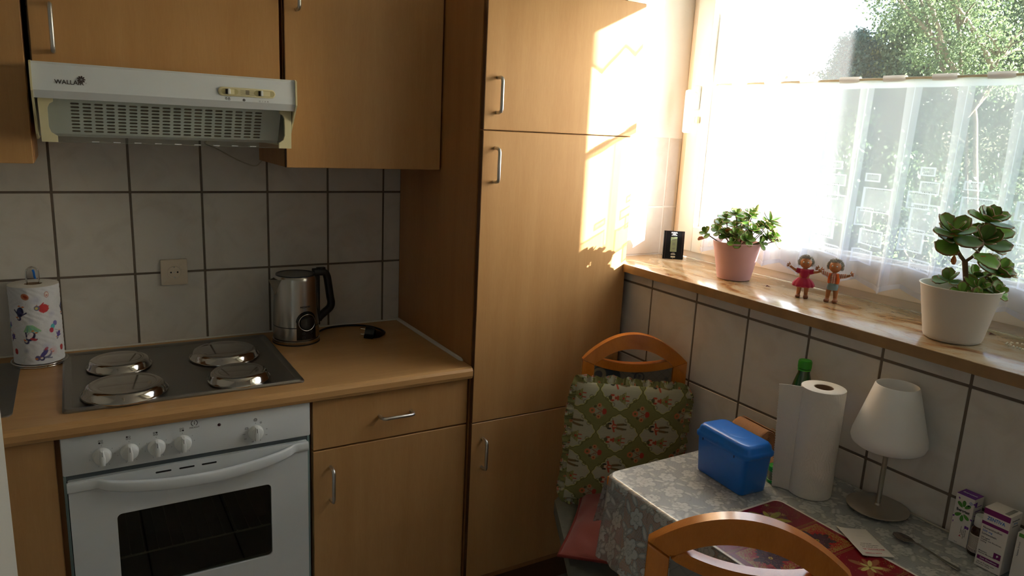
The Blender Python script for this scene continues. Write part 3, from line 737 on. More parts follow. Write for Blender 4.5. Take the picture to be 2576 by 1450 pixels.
# handle: flat ends and a bowed bar
P = []
nu = 60
us = np.linspace(0, 1, nu)
hx = -0.007 + us * 0.568
bow = np.where((us > 0.115) & (us < 0.925), np.sin(np.clip((us - 0.115) / 0.81, 0, 1) * pi), 0.0)
zt_ = 0.7735 - 0.020 * bow ** 0.8; zb = 0.7475 - 0.0245 * bow ** 0.7
yo = -0.592 - 0.034 * np.sqrt(np.clip(bow, 0, 1)); ends = [(0.0, 0.0)]
sec = []
for a in np.linspace(0, 2 * pi, 13)[:-1]: sec.append((cos(a), sin(a)))
P = np.zeros((nu, 12, 3))
for i in range(nu):
    cz_, hh = (zt_[i] + zb[i]) / 2, (zt_[i] - zb[i]) / 2
    for k, (c, s) in enumerate(sec):
        sq = lambda v: math.copysign(abs(v) ** 0.55, v)
        P[i, k] = (hx[i], yo[i] + 0.007 * sq(c) + 0.003, cz_ + hh * sq(s))
hnd = grid_obj('handle', P, M['white'], door, closed_u=True)
for i in (0, nu - 1):
    b = B(); b.faces.new([b.verts.new(Vector(P[i, k])) for k in range(12)]); obj('handle_end', b, M['white'], door)
for x in (0.0855, 0.1995, 0.2535, 0.3065, 0.4955):
    b = B(); prism(b, rrect(0.036, 0.0045, 0.0022, 3), 0.0004, FRONT(x, -0.5900, 0.7615 if x > 0.1 else 0.752) if x < 0.49 else FRONT(0.470, -0.5900, 0.7385)); obj('air_slot', b, M['dark'], door)
# racks
for zr_ in (0.648, 0.524):
    b = tube(B(), [(0.008, -0.545, zr_), (0.546, -0.545, zr_)], 0.0026, 6)
    for i in range(17): tube(b, [(0.02 + i * 0.0325, -0.546, zr_ + 0.001), (0.02 + i * 0.0325, -0.546, zr_ + 0.0055)], 0.0014, 5)
    rk = obj('rack', b, plain('rack_wire', srgb(190, 186, 160), 0.35, metal=0.3), ov)
    b = B()
    for i in range(17): tube(b, [(0.02 + i * 0.0325, -0.54, zr_ - .002), (0.02 + i * 0.0325, -0.10, zr_ - .002)], 0.0012, 5)
    obj('rack_wires', b, plain('dark_rack_wire', srgb(60, 60, 52), 0.5), rk)['kind'] = 'stuff'
# knobs
def knob(x, z, r):
    b = B(); m = FRONT(x, -0.5903, z)
    lathe(b, [(0, 0.004), (r * 0.96, 0.004), (r, 0.002), (r, 0.0)], seg=28, mtx=m)
    lathe(b, [(r * 0.96, 0.0035), (r * 0.93, 0.010), (r * 0.84, 0.0145), (r * 0.6, 0.017), (0, 0.018)], seg=28, mtx=m)
    pts = [(-0.0052, -r * 0.93), (0.0052, -r * 0.93), (0.0062, 0), (0.0030, r * 0.95), (-0.0030, r * 0.95), (-0.0062, 0)]
    prism(b, pts, 0.0215, m, 0.0032)
    k = obj('knob', b, M['white_plastic'], ov, 35)
    b = B(); box(b, x - 0.0006, x + 0.0006, -0.6132, -0.6128, z + r * 0.3, z + r * 0.85); obj('pointer', b, M['inkgrey'], k)
KN = [0.0695, 0.128, 0.1875, 0.247]
for n, x in enumerate(KN):
    knob(x, 0.8295, 0.0205)
    b = B()
    pos = [(-1, -1), (-1, 1), (1, 1), (1, -1)]
    for k, (sx, sz) in enumerate(pos):
        cx, cz = x - 0.0012 + sx * 0.0027, 0.8648 + sz * 0.0026
        if k == n: lathe(b, [(0, 0.0003), (0.0022, 0.0003)], seg=12, mtx=FRONT(cx, -0.5900, cz))
        else: tube(b, [(cx + 0.0019 * cos(a), -0.5902, cz + 0.0019 * sin(a)) for a in np.linspace(0, 2 * pi, 11)[:-1]], 0.00035, 4, closed=True)
    obj('burner_symbol', b, M['ink'], cp)
    for s, dx, dz in (('0', 0.0, 0.0255), ('1', -0.022, 0.014), ('6', 0.022, 0.015), ('5', 0.027, 0.001), ('4', 0.014, -0.0245), ('3', -0.009, -0.0265), ('2', -0.026, -0.006)):
        text(s, 0.0036, FRONT(x + dx, -0.5901, 0.8295 + dz), M['inkgrey'], cp)
knob(0.4235, 0.8262, 0.0195)
for s, dx, dz in (('0', 0, 0.0245), ('50', 0.028, 0.004), ('100', 0.0265, -0.0125), ('140', 0.010, -0.025), ('180', -0.0085, -0.0265), ('200', -0.0265, -0.015), ('max', -0.030, -0.001)):
    text(s, 0.0040, FRONT(0.4235 + dx, -0.5901, 0.8262 + dz), M['inkgrey'], cp)
b = tube(B(), [(0.4235 + 0.0042 * cos(a), -0.5902, 0.8605 + 0.0042 * sin(a)) for a in np.linspace(0, 2 * pi, 17)[:-1]], 0.0004, 4, closed=True)
tube(b, [(0.4212, -0.5902, 0.8590), (0.4258, -0.5902, 0.8590), (0.4258, -0.5902, 0.8615), (0.4245, -0.5902, 0.8630), (0.4225, -0.5902, 0.8630), (0.4212, -0.5902, 0.8615)], 0.0004, 4, closed=True)
obj('thermostat_symbol', b, M['ink'], cp)
b = B(); tube(b, [(0.437 + 0.0016 * cos(a), -0.5902, 0.851 + 0.0016 * sin(a)) for a in np.linspace(0, 2 * pi, 9)[:-1]], 0.0003, 4, closed=True)
for k in range(6): a = k * pi / 3; tube(b, [(0.437 + .0024 * cos(a), -0.5902, 0.851 + .0024 * sin(a)), (0.437 + .0034 * cos(a), -0.5902, 0.851 + .0034 * sin(a))], 0.0003, 4)
obj('lamp_symbol', b, M['ink'], cp)
b = tube(B(), [(0.3965, -0.5902, 0.8395), (0.398, -0.5902, 0.8425), (0.4035, -0.5902, 0.8425), (0.405, -0.5902, 0.8395)], 0.0004, 4); tube(b, [(0.396, -0.5902, 0.838), (0.4055, -0.5902, 0.838)], 0.0004, 4)
obj('grill_symbol', b, M['ink'], cp)
obj('indicator_lamp', lathe(B(), [(0, 0.0025), (0.003, 0.002), (0.0042, 0)], seg=18, mtx=FRONT(0.334, -0.5900, 0.8625)), M['led'], cp, 60)
# maker's mark on the panel
b = B()
for a0, a1 in ((-65, 65), (115, 245)):
    tube(b, [(0.2755 + 0.0072 * cos(radians(a)), -0.5902, 0.8775 + 0.0072 * sin(radians(a))) for a in np.linspace(a0, a1, 12)], 0.0007, 5)
box(b, 0.2748, 0.2762, -0.5904, -0.5900, 0.8735, 0.8795); lathe(b, [(0, 0.0004), (0.001, 0.0004)], seg=10, mtx=FRONT(0.2755, -0.5900, 0.8815))
obj('emblem', b, M['ink'], cp)
text('INDESIT', 0.0058, FRONT(0.2755, -0.5901, 0.8655), M['ink'], cp, wscale=1.15)

# ------------------------------------------------------------------ socket
sc_ = thing('power_socket', 'beige square wall socket between tiles above the hob', 'socket', (0.3085, 0, 1.151))
b = B(); prism(b, rrect(0.077, 0.081, 0.003, 3), 0.009, FRONT(0.3085, -0.0005, 1.151), 0.003); so = obj('cover_plate', b, M['socket'], sc_, 30)
m = FRONT(0.3085, -0.0098, 1.151)
obj('insert', lathe(B(), [(0.0205, 0.0004), (0.0195, 0.0012), (0.0185, 0.0004), (0.0175, -0.0004), (0, -0.0004)], seg=32, mtx=m), M['socket'], sc_, 50)
b = B()
for x in (-0.0095, 0.0095): lathe(b, [(0, 0.0003), (0.0027, 0.0003), (0.0027, 0.0)], seg=12, mtx=m @ Matrix.Translation((x, 0, -0.0002)))
obj('pin_hole', b, M['dark'], sc_)
b = B()
for s in (1, -1): box(b, 0.3065, 0.3105, -0.0108, -0.0098, 1.151 + s * 0.0165 - 0.002, 1.151 + s * 0.0165 + 0.002)
obj('earth_clip', b, M['chrome'], sc_)
obj('screw', lathe(B(), [(0, 0.0008), (0.0018, 0.0006), (0.002, 0)], seg=10, mtx=m), M['alu'], sc_)

# ------------------------------------------------------------------ kettle
KX, KY = 0.652, -0.130
kt = thing('kettle', 'brushed steel electric kettle with black handle and round dial', 'kettle', (KX, KY, 0.926))
obj('base', lathe(B(), [(0, 0.9262), (0.073, 0.9262), (0.0745, 0.929), (0.0745, 0.9395), (0.073, 0.941), (0.068, 0.942), (0.068, 0.945), (0.0, 0.945)], KX, KY, 48), M['kettlesteel'], kt, 40)
obj('foot_ring', lathe(B(), [(0.0751, 0.9262), (0.0756, 0.9275), (0.0751, 0.930)], KX, KY, 48), M['black'], kt)
def kr(z): return 0.0735 - (z - 0.945) * (0.0735 - 0.0665) / 0.195
obj('body', lathe(B(), [(0.067, 0.944), (kr(0.945), 0.945), (kr(0.984), 0.984), (kr(0.9842) - 0.0008, 0.9845), (kr(0.986) - 0.0008, 0.9865), (kr(0.987), 0.987), (kr(1.135), 1.135), (0.0655, 1.1425), (0.0625, 1.1475), (0.059, 1.148)], KX, KY, 64), M['kettlesteel'], kt, 40)
obj('ring_seam', lathe(B(), [(kr(0.9842), 0.9842), (kr(0.985) + 0.0002, 0.9855), (kr(0.9868), 0.9868)], KX, KY, 48), M['black'], kt)
obj('lid', lathe(B(), [(0.0615, 1.1470), (0.0605, 1.1500), (0.0585, 1.1505), (0.0575, 1.1485), (0.030, 1.1490), (0, 1.1490)], KX, KY, 48), plain('smoked_lid', srgb(92, 84, 76), 0.3, metal=0.3), kt, 40)
obj('lid_ring', lathe(B(), [(0.0617, 1.1475), (0.0612, 1.1512), (0.0590, 1.1512)], KX, KY, 48), M['black'], kt)
def kw(az, x, z, e=0.0):
    a = az + x / 0.072; r = kr(z) + e; return Vector((KX + r * cos(a), KY + r * sin(a), z))
AZ = radians(-77)
b = B(); nr, nt_ = 26, 14
V_ = [[None] * (nt_ + 1) for _ in range(nr + 1)]
for i in range(nr + 1):
    z = 0.946 + i * (1.0385 - 0.946) / nr
    hw = 0.0335 if z < 1.003 else 0.0355 * math.sqrt(max(0.0, 1 - ((z - 1.003) / 0.0362) ** 2))
    if z >= 1.003: hw = max(hw, 0.002)
    for k in range(nt_ + 1): V_[i][k] = b.verts.new(kw(AZ, -hw + 2 * hw * k / nt_, z, 0.0016))
for i in range(nr):
    for k in range(nt_): b.faces.new((V_[i][k], V_[i][k + 1], V_[i + 1][k + 1], V_[i + 1][k]))
pn = obj('control_panel', b, M['gloss_black'], kt, 60)
ring = [kw(AZ, 0.0265 * cos(a), 1.003 + 0.0265 * sin(a), 0.005) for a in np.linspace(0, 2 * pi, 33)[:-1]]
obj('dial_ring', tube(B(), ring, 0.0015, 8, closed=True), M['chrome'], kt, 80)
o_ = kw(AZ, 0, 1.003, 0.001); dm_ = frame_m(o_, (-sin(AZ), cos(AZ), 0), (0, 0, 1))
obj('dial', lathe(B(), [(0.0255, -0.001), (0.025, 0.0045), (0.018, 0.0052), (0, 0.0052)], seg=36, mtx=dm_), M['gloss_black'], kt, 50)
b = B()
for x, z, s in ((-0.012, 0.968, 0), (0.014, 0.970, 1), (-0.012, 0.9535, 2), (0.014, 0.955, 3)):
    tube(b, [kw(AZ, x + 0.0048 * cos(a), z + 0.0048 * sin(a), 0.002) for a in np.linspace(0, 2 * pi, 17)[:-1]], 0.00035, 4, closed=True)
    tube(b, [kw(AZ, x - 0.002, z, 0.002), kw(AZ, x + 0.002, z, 0.002)], 0.00035, 4)
    if s == 1: tube(b, [kw(AZ, x, z - 0.002, 0.002), kw(AZ, x, z + 0.002, 0.002)], 0.00035, 4)
obj('touch_symbol', b, M['inkgrey'], pn)
tx = text('MEDION', 0.0080, Matrix.Identity(4), M['blackprint'], None, bold=0.02, wscale=1.15)
for v in tx.data.vertices: v.co = kw(AZ, v.co.x - 0.003, 1.053 + v.co.y, 0.0004 + v.co.z) - Vector((KX, KY, 0.926))
tx.parent = kt
HD = Vector((cos(radians(6)), sin(radians(6)), 0)); HN = Vector((-HD.y, HD.x, 0))
path = curve_pts([(0.060, 1.150), (0.080, 1.1500), (0.098, 1.1470), (0.1065, 1.134), (0.111, 1.110), (0.118, 1.062), (0.1215, 1.042), (0.117, 1.026), (0.100, 1.012), (0.082, 0.998), (0.074, 0.988)] and [(a, 0, c) for a, c in [(0.060, 1.150), (0.080, 1.1500), (0.098, 1.1470), (0.1065, 1.134), (0.111, 1.110), (0.118, 1.062), (0.1215, 1.042), (0.117, 1.026), (0.100, 1.012), (0.082, 0.998), (0.074, 0.988)]], 4)
b = B(); R_ = []
for i, p in enumerate(path):
    q = path[min(i + 1, len(path) - 1)] - path[max(i - 1, 0)]; tn = q.normalized(); nrm = Vector((tn.z, 0, -tn.x))
    th = 0.0115 if i > 6 else 0.0125
    ring = []
    for k in range(12):
        a = 2 * pi * k / 12; sg = lambda v: math.copysign(abs(v) ** 0.6, v)
        l = p + nrm * th * sg(cos(a)); wv = 0.0125 * sg(sin(a))
        ring.append(b.verts.new(Vector((KX, KY, 0)) + HD * l.x + HN * wv + Vector((0, 0, l.z))))
    R_.append(ring)
for A_, C_ in zip(R_, R_[1:]):
    for k in range(12): b.faces.new((A_[k], A_[(k + 1) % 12], C_[(k + 1) % 12], C_[k]))
b.faces.new(R_[0]); b.faces.new(R_[-1][::-1]); bmesh.ops.recalc_face_normals(b, faces=b.faces)
hm_ = frame_m((KX, KY, 0), HD, HN)
hb = obj('handle', b, M['black'], kt, 50)
b = B(); box(b, 0.066, 0.0785, -0.0125, 0.0125, 0.972, 1.140, 0.003); b.transform(hm_); obj('handle_strip', b, M['black'], kt)
b = B(); box(b, 0.072, 0.100, -0.009, 0.009, 1.1575, 1.1655, 0.003); b.transform(hm_); obj('lid_button', b, M['gloss_black'], kt, 40)
b = B(); sd = Vector((cos(radians(192)), sin(radians(192)), 0)); sn = Vector((-sd.y, sd.x, 0)); K0 = Vector((KX, KY, 0))
tip = K0 + sd * 0.0895 + Vector((0, 0, 1.139)); low = K0 + sd * 0.0690 + Vector((0, 0, 1.088))
la = K0 + sd * 0.060 + sn * 0.026 + Vector((0, 0, 1.139)); lb_ = K0 + sd * 0.060 - sn * 0.026 + Vector((0, 0, 1.139))
v = [b.verts.new(p) for p in (tip, la, lb_, low)]
b.faces.new((v[0], v[1], v[3])); b.faces.new((v[0], v[3], v[2]))
bmesh.ops.recalc_face_normals(b, faces=b.faces)
so_ = obj('spout', b, M['kettlesteel'], kt); md = so_.modifiers.new('thick', 'SOLIDIFY'); md.thickness = 0.0012
cord = curve_pts([(0.722, -0.100, 0.931), (0.77, -0.045, 0.930), (0.82, -0.028, 0.930), (0.88, -0.034, 0.930), (0.925, -0.066, 0.930), (0.947, -0.115, 0.930), (0.947, -0.160, 0.931), (0.930, -0.190, 0.934)], 6)
obj('cord', tube(B(), cord, 0.0036, 8), M['black'], kt, 80)
b = tube(B(), [(0.932, -0.187, 0.935), (0.912, -0.200, 0.938), (0.893, -0.202, 0.942)], [0.007, 0.012, 0.016], 10)
tube(b, [(0.893, -0.202, 0.943), (0.866, -0.189, 0.948)], [0.020, 0.0215], 12)
pg = obj('plug', b, M['black'], kt, 50)
b = B()
for z in (0.938, 0.957): tube(b, [(0.870, -0.191, z), (0.853, -0.183, z + 0.002)], 0.0018, 6)
obj('pin', b, M['chrome'], pg)

# ------------------------------------------------------------------ printed kitchen roll on wire holder
RX, RY = -0.0595, -0.082
rh = thing('roll_holder', 'chrome wire kitchen roll holder with looped top', 'roll holder', (RX, RY, 0.926))
ringp = [(RX + 0.068 * cos(a), RY + 0.068 * sin(a), 0.9345) for a in np.linspace(0, 2 * pi, 41)[:-1]]
obj('base_ring', tube(B(), ringp, 0.0024, 8, closed=True), M['chrome'], rh, 80)
ringp = [(RX + 0.066 * cos(a), RY + 0.066 * sin(a), 0.9285) for a in np.linspace(0, 2 * pi, 41)[:-1]]
b = tube(B(), ringp, 0.0022, 8, closed=True)
for a in (0.3, 1.87, 3.44, 5.0): tube(b, [(RX + 0.066 * cos(a), RY + 0.066 * sin(a), 0.9285), (RX + 0.068 * cos(a), RY + 0.068 * sin(a), 0.9345)], 0.002, 6)
tube(b, [(RX - 0.066, RY, 0.929), (RX + 0.066, RY, 0.929)], 0.002, 6)
obj('lower_ring', b, M['chrome'], rh, 80)
lp = curve_pts([(RX - 0.0145, RY, 0.930), (RX - 0.0145, RY, 1.10), (RX - 0.0145, RY, 1.182), (RX - 0.010, RY, 1.196), (RX, RY, 1.2015), (RX + 0.010, RY, 1.196), (RX + 0.0145, RY, 1.182), (RX + 0.0145, RY, 1.10), (RX + 0.0145, RY, 0.930)], 5)
obj('wire_loop', tube(B(), lp, 0.0022, 8), M['chrome'], rh, 80)
kr_ = thing('kitchen_roll', 'kitchen roll printed with penguins and balloons on wire holder', 'kitchen roll', (RX, RY, 0.937), group=None)
nu, nv = 300, 190
rad = 0.0610
U, V = np.meshgrid(np.linspace(0, 2 * pi, nu, endpoint=False) * rad, np.linspace(0, 0.218, nv))
C0 = canvas(nv, nu, L3(222, 222, 226))
L = 2 * pi * rad
def penguin(c, u, v, s, ang, coat, belly=(228, 222, 226)):
    ca, sa = cos(ang), sin(ang); f = lambda a, b_: (u + s * (a * ca - b_ * sa), v + s * (a * sa + b_ * ca))
    x, y = f(0, 0); paint(c, ell(U, V, x, y, 0.011 * s, 0.016 * s, ang), L3(*coat)); x, y = f(0.003, -0.001); paint(c, ell(U, V, x, y, 0.007 * s, 0.012 * s, ang), L3(*belly))
    x, y = f(0, 0.019); paint(c, ell(U, V, x, y, 0.0075 * s, 0.0075 * s), L3(70, 66, 110)); x, y = f(0.002, 0.019); paint(c, ell(U, V, x, y, 0.004 * s, 0.004 * s), L3(220, 210, 200))
    x, y = f(0.007, 0.018); paint(c, ell(U, V, x, y, 0.004 * s, 0.002 * s, ang), L3(210, 110, 50))
    for q in (-1, 1):
        a_, b_ = f(q * 0.009, 0.006), f(q * 0.017, -0.002); paint(c, seg_(U, V, a_, b_, 0.0024 * s), L3(*coat))
        x, y = f(q * 0.005, -0.017); paint(c, ell(U, V, x, y, 0.004 * s, 0.002 * s), L3(214, 120, 50))
# front of the roll faces the camera: azimuth about -87 deg
u0 = (radians(-88) % (2 * pi)) * rad
for du in (-0.128, 0.0, 0.128):
    b0 = u0 + du
    penguin(C0, b0 - 0.038, 0.150, 0.95, 2.9, (38, 40, 84), (60, 64, 110))
    penguin(C0, b0 + 0.018, 0.160, 0.8, 1.5, (200, 50, 60), (200, 60, 60)); paint(C0, ell(U, V, b0 + 0.020, 0.158, 0.014, 0.013), L3(204, 62, 66)); paint(C0, ell(U, V, b0 + 0.004, 0.160, 0.0075, 0.0075), L3(120, 116, 140)); paint(C0, ell(U, V, b0 + 0.003, 0.160, 0.004, 0.004), L3(205, 190, 110))
    paint(C0, ell(U, V, b0 - 0.022, 0.193, 0.011, 0.009, -0.6), L3(188, 110, 76)); paint(C0, ell(U, V, b0 - 0.021, 0.193, 0.006, 0.004, -0.6), L3(160, 60, 40))
    paint(C0, ell(U, V, b0 + 0.030, 0.196, 0.0065, 0.009), L3(190, 120, 110)); paint(C0, ell(U, V, b0 + 0.030, 0.196, 0.005, 0.0072), L3(226, 214, 206)); paint(C0, ell(U, V, b0 + 0.030, 0.194, 0.003, 0.0015), L3(180, 60, 70))
    for k in range(7): paint(C0, seg_(U, V, (b0 - 0.022 + k * 0.002, 0.111), (b0 - 0.030 + k * 0.0062, 0.094 if k % 2 else 0.096), 0.0032), L3(130, 190, 170) if k % 2 else L3(150, 200, 150))
    penguin(C0, b0 - 0.016, 0.081, 0.95, 2.5, (52, 44, 84)); paint(C0, ell(U, V, b0 - 0.010, 0.073, 0.009, 0.004, -0.3), L3(180, 60, 70))
    for cu_, cv_, cc in ((0.048, 0.111, (120, 110, 180)), (0.040, 0.103, (80, 180, 190)), (0.036, 0.093, (190, 52, 74))): paint(C0, ell(U, V, b0 + cu_, cv_, 0.0068, 0.0076), L3(*cc))
    paint(C0, seg_(U, V, (b0 + 0.044, 0.094), (b0 + 0.056, 0.088), 0.0006), L3(120, 120, 140)); penguin(C0, b0 + 0.058, 0.078, 0.6, 2.6, (88, 70, 150), (110, 90, 160))
    penguin(C0, b0 + 0.020, 0.026, 0.9, 2.2, (120, 120, 150)); paint(C0, ell(U, V, b0 + 0.012, 0.030, 0.014, 0.006, 0.8), L3(84, 76, 140)); paint(C0, ell(U, V, b0 + 0.018, 0.043, 0.006, 0.004, 0.7), L3(196, 60, 70)); paint(C0, ell(U, V, b0 - 0.004, 0.018, 0.007, 0.008), L3(104, 94, 136)); paint(C0, ell(U, V, b0 - 0.007, 0.016, 0.004, 0.003), L3(200, 120, 60))
    paint(C0, ell(U, V, b0 + 0.066, 0.036, 0.007, 0.009), L3(190, 60, 64))
    for cu_, cv_, r in ((0.003, 0.182, 0.016), (-0.012, 0.125, 0.010), (0.020, 0.050, 0.013), (-0.030, 0.040, 0.010), (0.040, 0.140, 0.012)): paint(C0, ell(U, V, b0 + cu_, cv_, r, r, soft=0.9), L3(168, 168, 200), 0.45)
    paint(C0, ell(U, V, b0 + 0.036, 0.034, 0.014, 0.016, soft=0.9), L3(226, 160, 176), 0.5)
rng_ = np.random.default_rng(4)
rr_ = rad + 0.0006 * np.sin(U * 260 + 3 * np.sin(V * 90)) * np.cos(V * 240)
th_ = U / rad
P = np.stack([RX + rr_ * np.cos(th_), RY + rr_ * np.sin(th_), 0.937 + V], -1)
grid_obj('sheet', P, M['paper_print'], kr_, C0, closed_u=True)
obj('roll_end', lathe(B(), [(0.0609, 1.1549), (0.0585, 1.1562), (0.0225, 1.1558), (0.0215, 1.1540), (0.0215, 0.937), (0.061, 0.937)], RX, RY, 40), M['paper'], kr_, 40)
obj('core', lathe(B(), [(0.0214, 1.1545), (0.0198, 1.1545), (0.0198, 0.938)], RX, RY, 32), M['card'], kr_, 40)
obj('hook', tube(B(), curve_pts([(-0.056, -0.002, 1.150), (-0.058, -0.008, 1.160), (-0.059, -0.006, 1.172), (-0.061, -0.002, 1.178)], 4), 0.003, 8), M['blue'], None, 60)
tag(bpy.data.objects['hook'], 'small blue wall hook behind the wire loop of the kitchen roll', 'hook')

# ------------------------------------------------------------------ table
TZ = 0.826
tb = thing('table', 'kitchen table under a white lace cloth against the tiled wall', 'table', (1.38, -1.62, FZ))
TX0, TX1, TY0, TY1 = 1.125, 1.640, -2.10, -1.188
obj('tabletop', box(B(), TX0, TX1, TY0, TY1, TZ - 0.028, TZ - 0.003, 0.004), M['chair'], tb, 40)
obj('apron', box(B(), TX0 + 0.05, TX1 - 0.03, TY0 + 0.05, TY1 - 0.05, TZ - 0.11, TZ - 0.029), M['chair'], tb)
for x in (TX0 + 0.055, TX1 - 0.05):
    for y in (TY1 - 0.06, TY0 + 0.06): obj('leg', box(B(), x - 0.024, x + 0.024, y - 0.024, y + 0.024, FZ + 0.0005, TZ - 0.029, 0.004), M['chair'], tb, 40)
# lace cloth
def lace(U, V, seed=3):
    """0..1 motif strength and 0..1 outline of a floral lace"""
    rg = np.random.default_rng(seed); mot = np.zeros_like(U); out = np.zeros_like(U)
    u0, u1, v0, v1 = U.min(), U.max(), V.min(), V.max(); s = 0.066
    for i in range(int((u1 - u0) / s) + 3):
        for j in range(int((v1 - v0) / s) + 3):
            cu_ = u0 + (i - 1 + (j % 2) * 0.5) * s + rg.uniform(-.008, .008); cv_ = v0 + (j - 1) * s + rg.uniform(-.008, .008); a0 = rg.uniform(0, 6.28)
            du, dv = U - cu_, V - cv_; r = np.hypot(du, dv); th = np.arctan2(dv, du) - a0
            kind = (i * 2 + j) % 3
            if kind == 0: R = 0.030 * (0.62 + 0.38 * np.abs(np.cos(2.5 * th)))
            elif kind == 1: R = 0.024 * (0.7 + 0.3 * np.abs(np.cos(3 * th)))
            else: R = 0.034 * (0.40 + 0.60 * np.clip(np.cos(th), 0, 1) ** 0.7) * (0.85 + 0.15 * np.cos(9 * th))
            m = np.clip((R - r) / 0.0022, 0, 1); mot = np.maximum(mot, m * 0.8)
            out = np.maximum(out, np.clip(1 - np.abs(R - r) / 0.0016, 0, 1)); out = np.maximum(out, np.clip(1 - np.abs(R * 0.35 - r) / 0.0016, 0, 1) * 0.8)
            if kind == 0: out = np.maximum(out, m * np.clip(1 - np.abs(np.sin(2.5 * th)) * r / 0.0018, 0, 1) * 0.7)
            for k in range(4):   # leaves around
                b_ = a0 + k * 1.6 + 0.7; lx, ly = cu_ + 0.038 * cos(b_), cv_ + 0.038 * sin(b_)
                e = ell(U, V, lx, ly, 0.019, 0.0075, b_ + 0.5, 0.2); mot = np.maximum(mot, e * 0.85)
                e2 = ell(U, V, lx, ly, 0.015, 0.0045, b_ + 0.5, 0.3); out = np.maximum(out, (e > 0.5) * (1 - e2) * 0.6)
            sx, sy = cu_ + 0.03 * cos(a0), cv_ + 0.03 * sin(a0)
            out = np.maximum(out, np.clip(1 - np.abs(np.hypot(U - sx, V - sy) - 0.020) / 0.0014, 0, 1) * (np.sin(th * 1.5) > 0))
    return mot, out
def net(U, V, p=0.0042):
    a = np.cos(U * 2 * pi / p) * np.cos(V * 2 * pi / p); return a
mats_l, tl_, pl_ = nodes('lace_cloth')
def lace_material():
    t, p = tl_, pl_
    at = N(t, 'ShaderNodeAttribute'); at.attribute_name = 'print'      # R motif, G outline, B see-through share
    sp = N(t, 'ShaderNodeSeparateColor'); t.links.new(at.outputs['Color'], sp.inputs[0])
    uv = N(t, 'ShaderNodeUVMap'); sx = N(t, 'ShaderNodeSeparateXYZ'); t.links.new(uv.outputs[0], sx.inputs[0])
    def wave(o, ph):
        m1 = N(t, 'ShaderNodeMath', operation='MULTIPLY'); m1.inputs[1].default_value = 2 * pi / 0.0038; t.links.new(o, m1.inputs[0])
        s = N(t, 'ShaderNodeMath', operation='SINE'); t.links.new(m1.outputs[0], s.inputs[0]); return s.outputs[0]
    mu = N(t, 'ShaderNodeMath', operation='MULTIPLY'); t.links.new(wave(sx.outputs[0], 0), mu.inputs[0]); t.links.new(wave(sx.outputs[1], 0), mu.inputs[1])
    hole = N(t, 'ShaderNodeMapRange'); hole.inputs['From Min'].default_value = -0.1; hole.inputs['From Max'].default_value = 0.25; t.links.new(mu.outputs[0], hole.inputs['Value'])
    inv = N(t, 'ShaderNodeMath', operation='SUBTRACT'); inv.inputs[0].default_value = 1.0; t.links.new(sp.outputs[0], inv.inputs[1]); inv.use_clamp = True
    hm = N(t, 'ShaderNodeMath', operation='MULTIPLY'); t.links.new(hole.outputs[0], hm.inputs[0]); t.links.new(inv.outputs[0], hm.inputs[1])
    cA = N(t, 'ShaderNodeMix', data_type='RGBA'); cA.inputs[6].default_value = srgb(184, 187, 186); cA.inputs[7].default_value = srgb(208, 209, 204); t.links.new(sp.outputs[0], cA.inputs[0])
    cB = N(t, 'ShaderNodeMix', data_type='RGBA'); cB.inputs[7].default_value = srgb(112, 119, 122); t.links.new(hm.outputs[0], cB.inputs[0]); t.links.new(cA.outputs[2], cB.inputs[6])
    cC = N(t, 'ShaderNodeMix', data_type='RGBA'); cC.inputs[7].default_value = srgb(120, 122, 120); t.links.new(sp.outputs[1], cC.inputs[0]); t.links.new(cB.outputs[2], cC.inputs[6])
    t.links.new(cC.outputs[2], p.inputs['Base Color']); p.inputs['Roughness'].default_value = 0.5
    p.inputs['Coat Weight'].default_value = 0.9; p.inputs['Coat Roughness'].default_value = 0.16; p.inputs['Coat IOR'].default_value = 1.6
    return cC, hm, sp
cC, hm, sp = lace_material()
out_ = tl_.nodes['Material Output']; trn = N(tl_, 'ShaderNodeBsdfTransparent'); mxs = N(tl_, 'ShaderNodeMixShader')
hh_ = N(tl_, 'ShaderNodeMath', operation='MULTIPLY'); tl_.links.new(hm.outputs[0], hh_.inputs[0]); tl_.links.new(sp.outputs[2], hh_.inputs[1])
tl_.links.new(hh_.outputs[0], mxs.inputs[0]); tl_.links.new(pl_.outputs[0], mxs.inputs[1]); tl_.links.new(trn.outputs[0], mxs.inputs[2]); tl_.links.new(mxs.outputs[0], out_.inputs['Surface'])
M['lace'] = mats_l
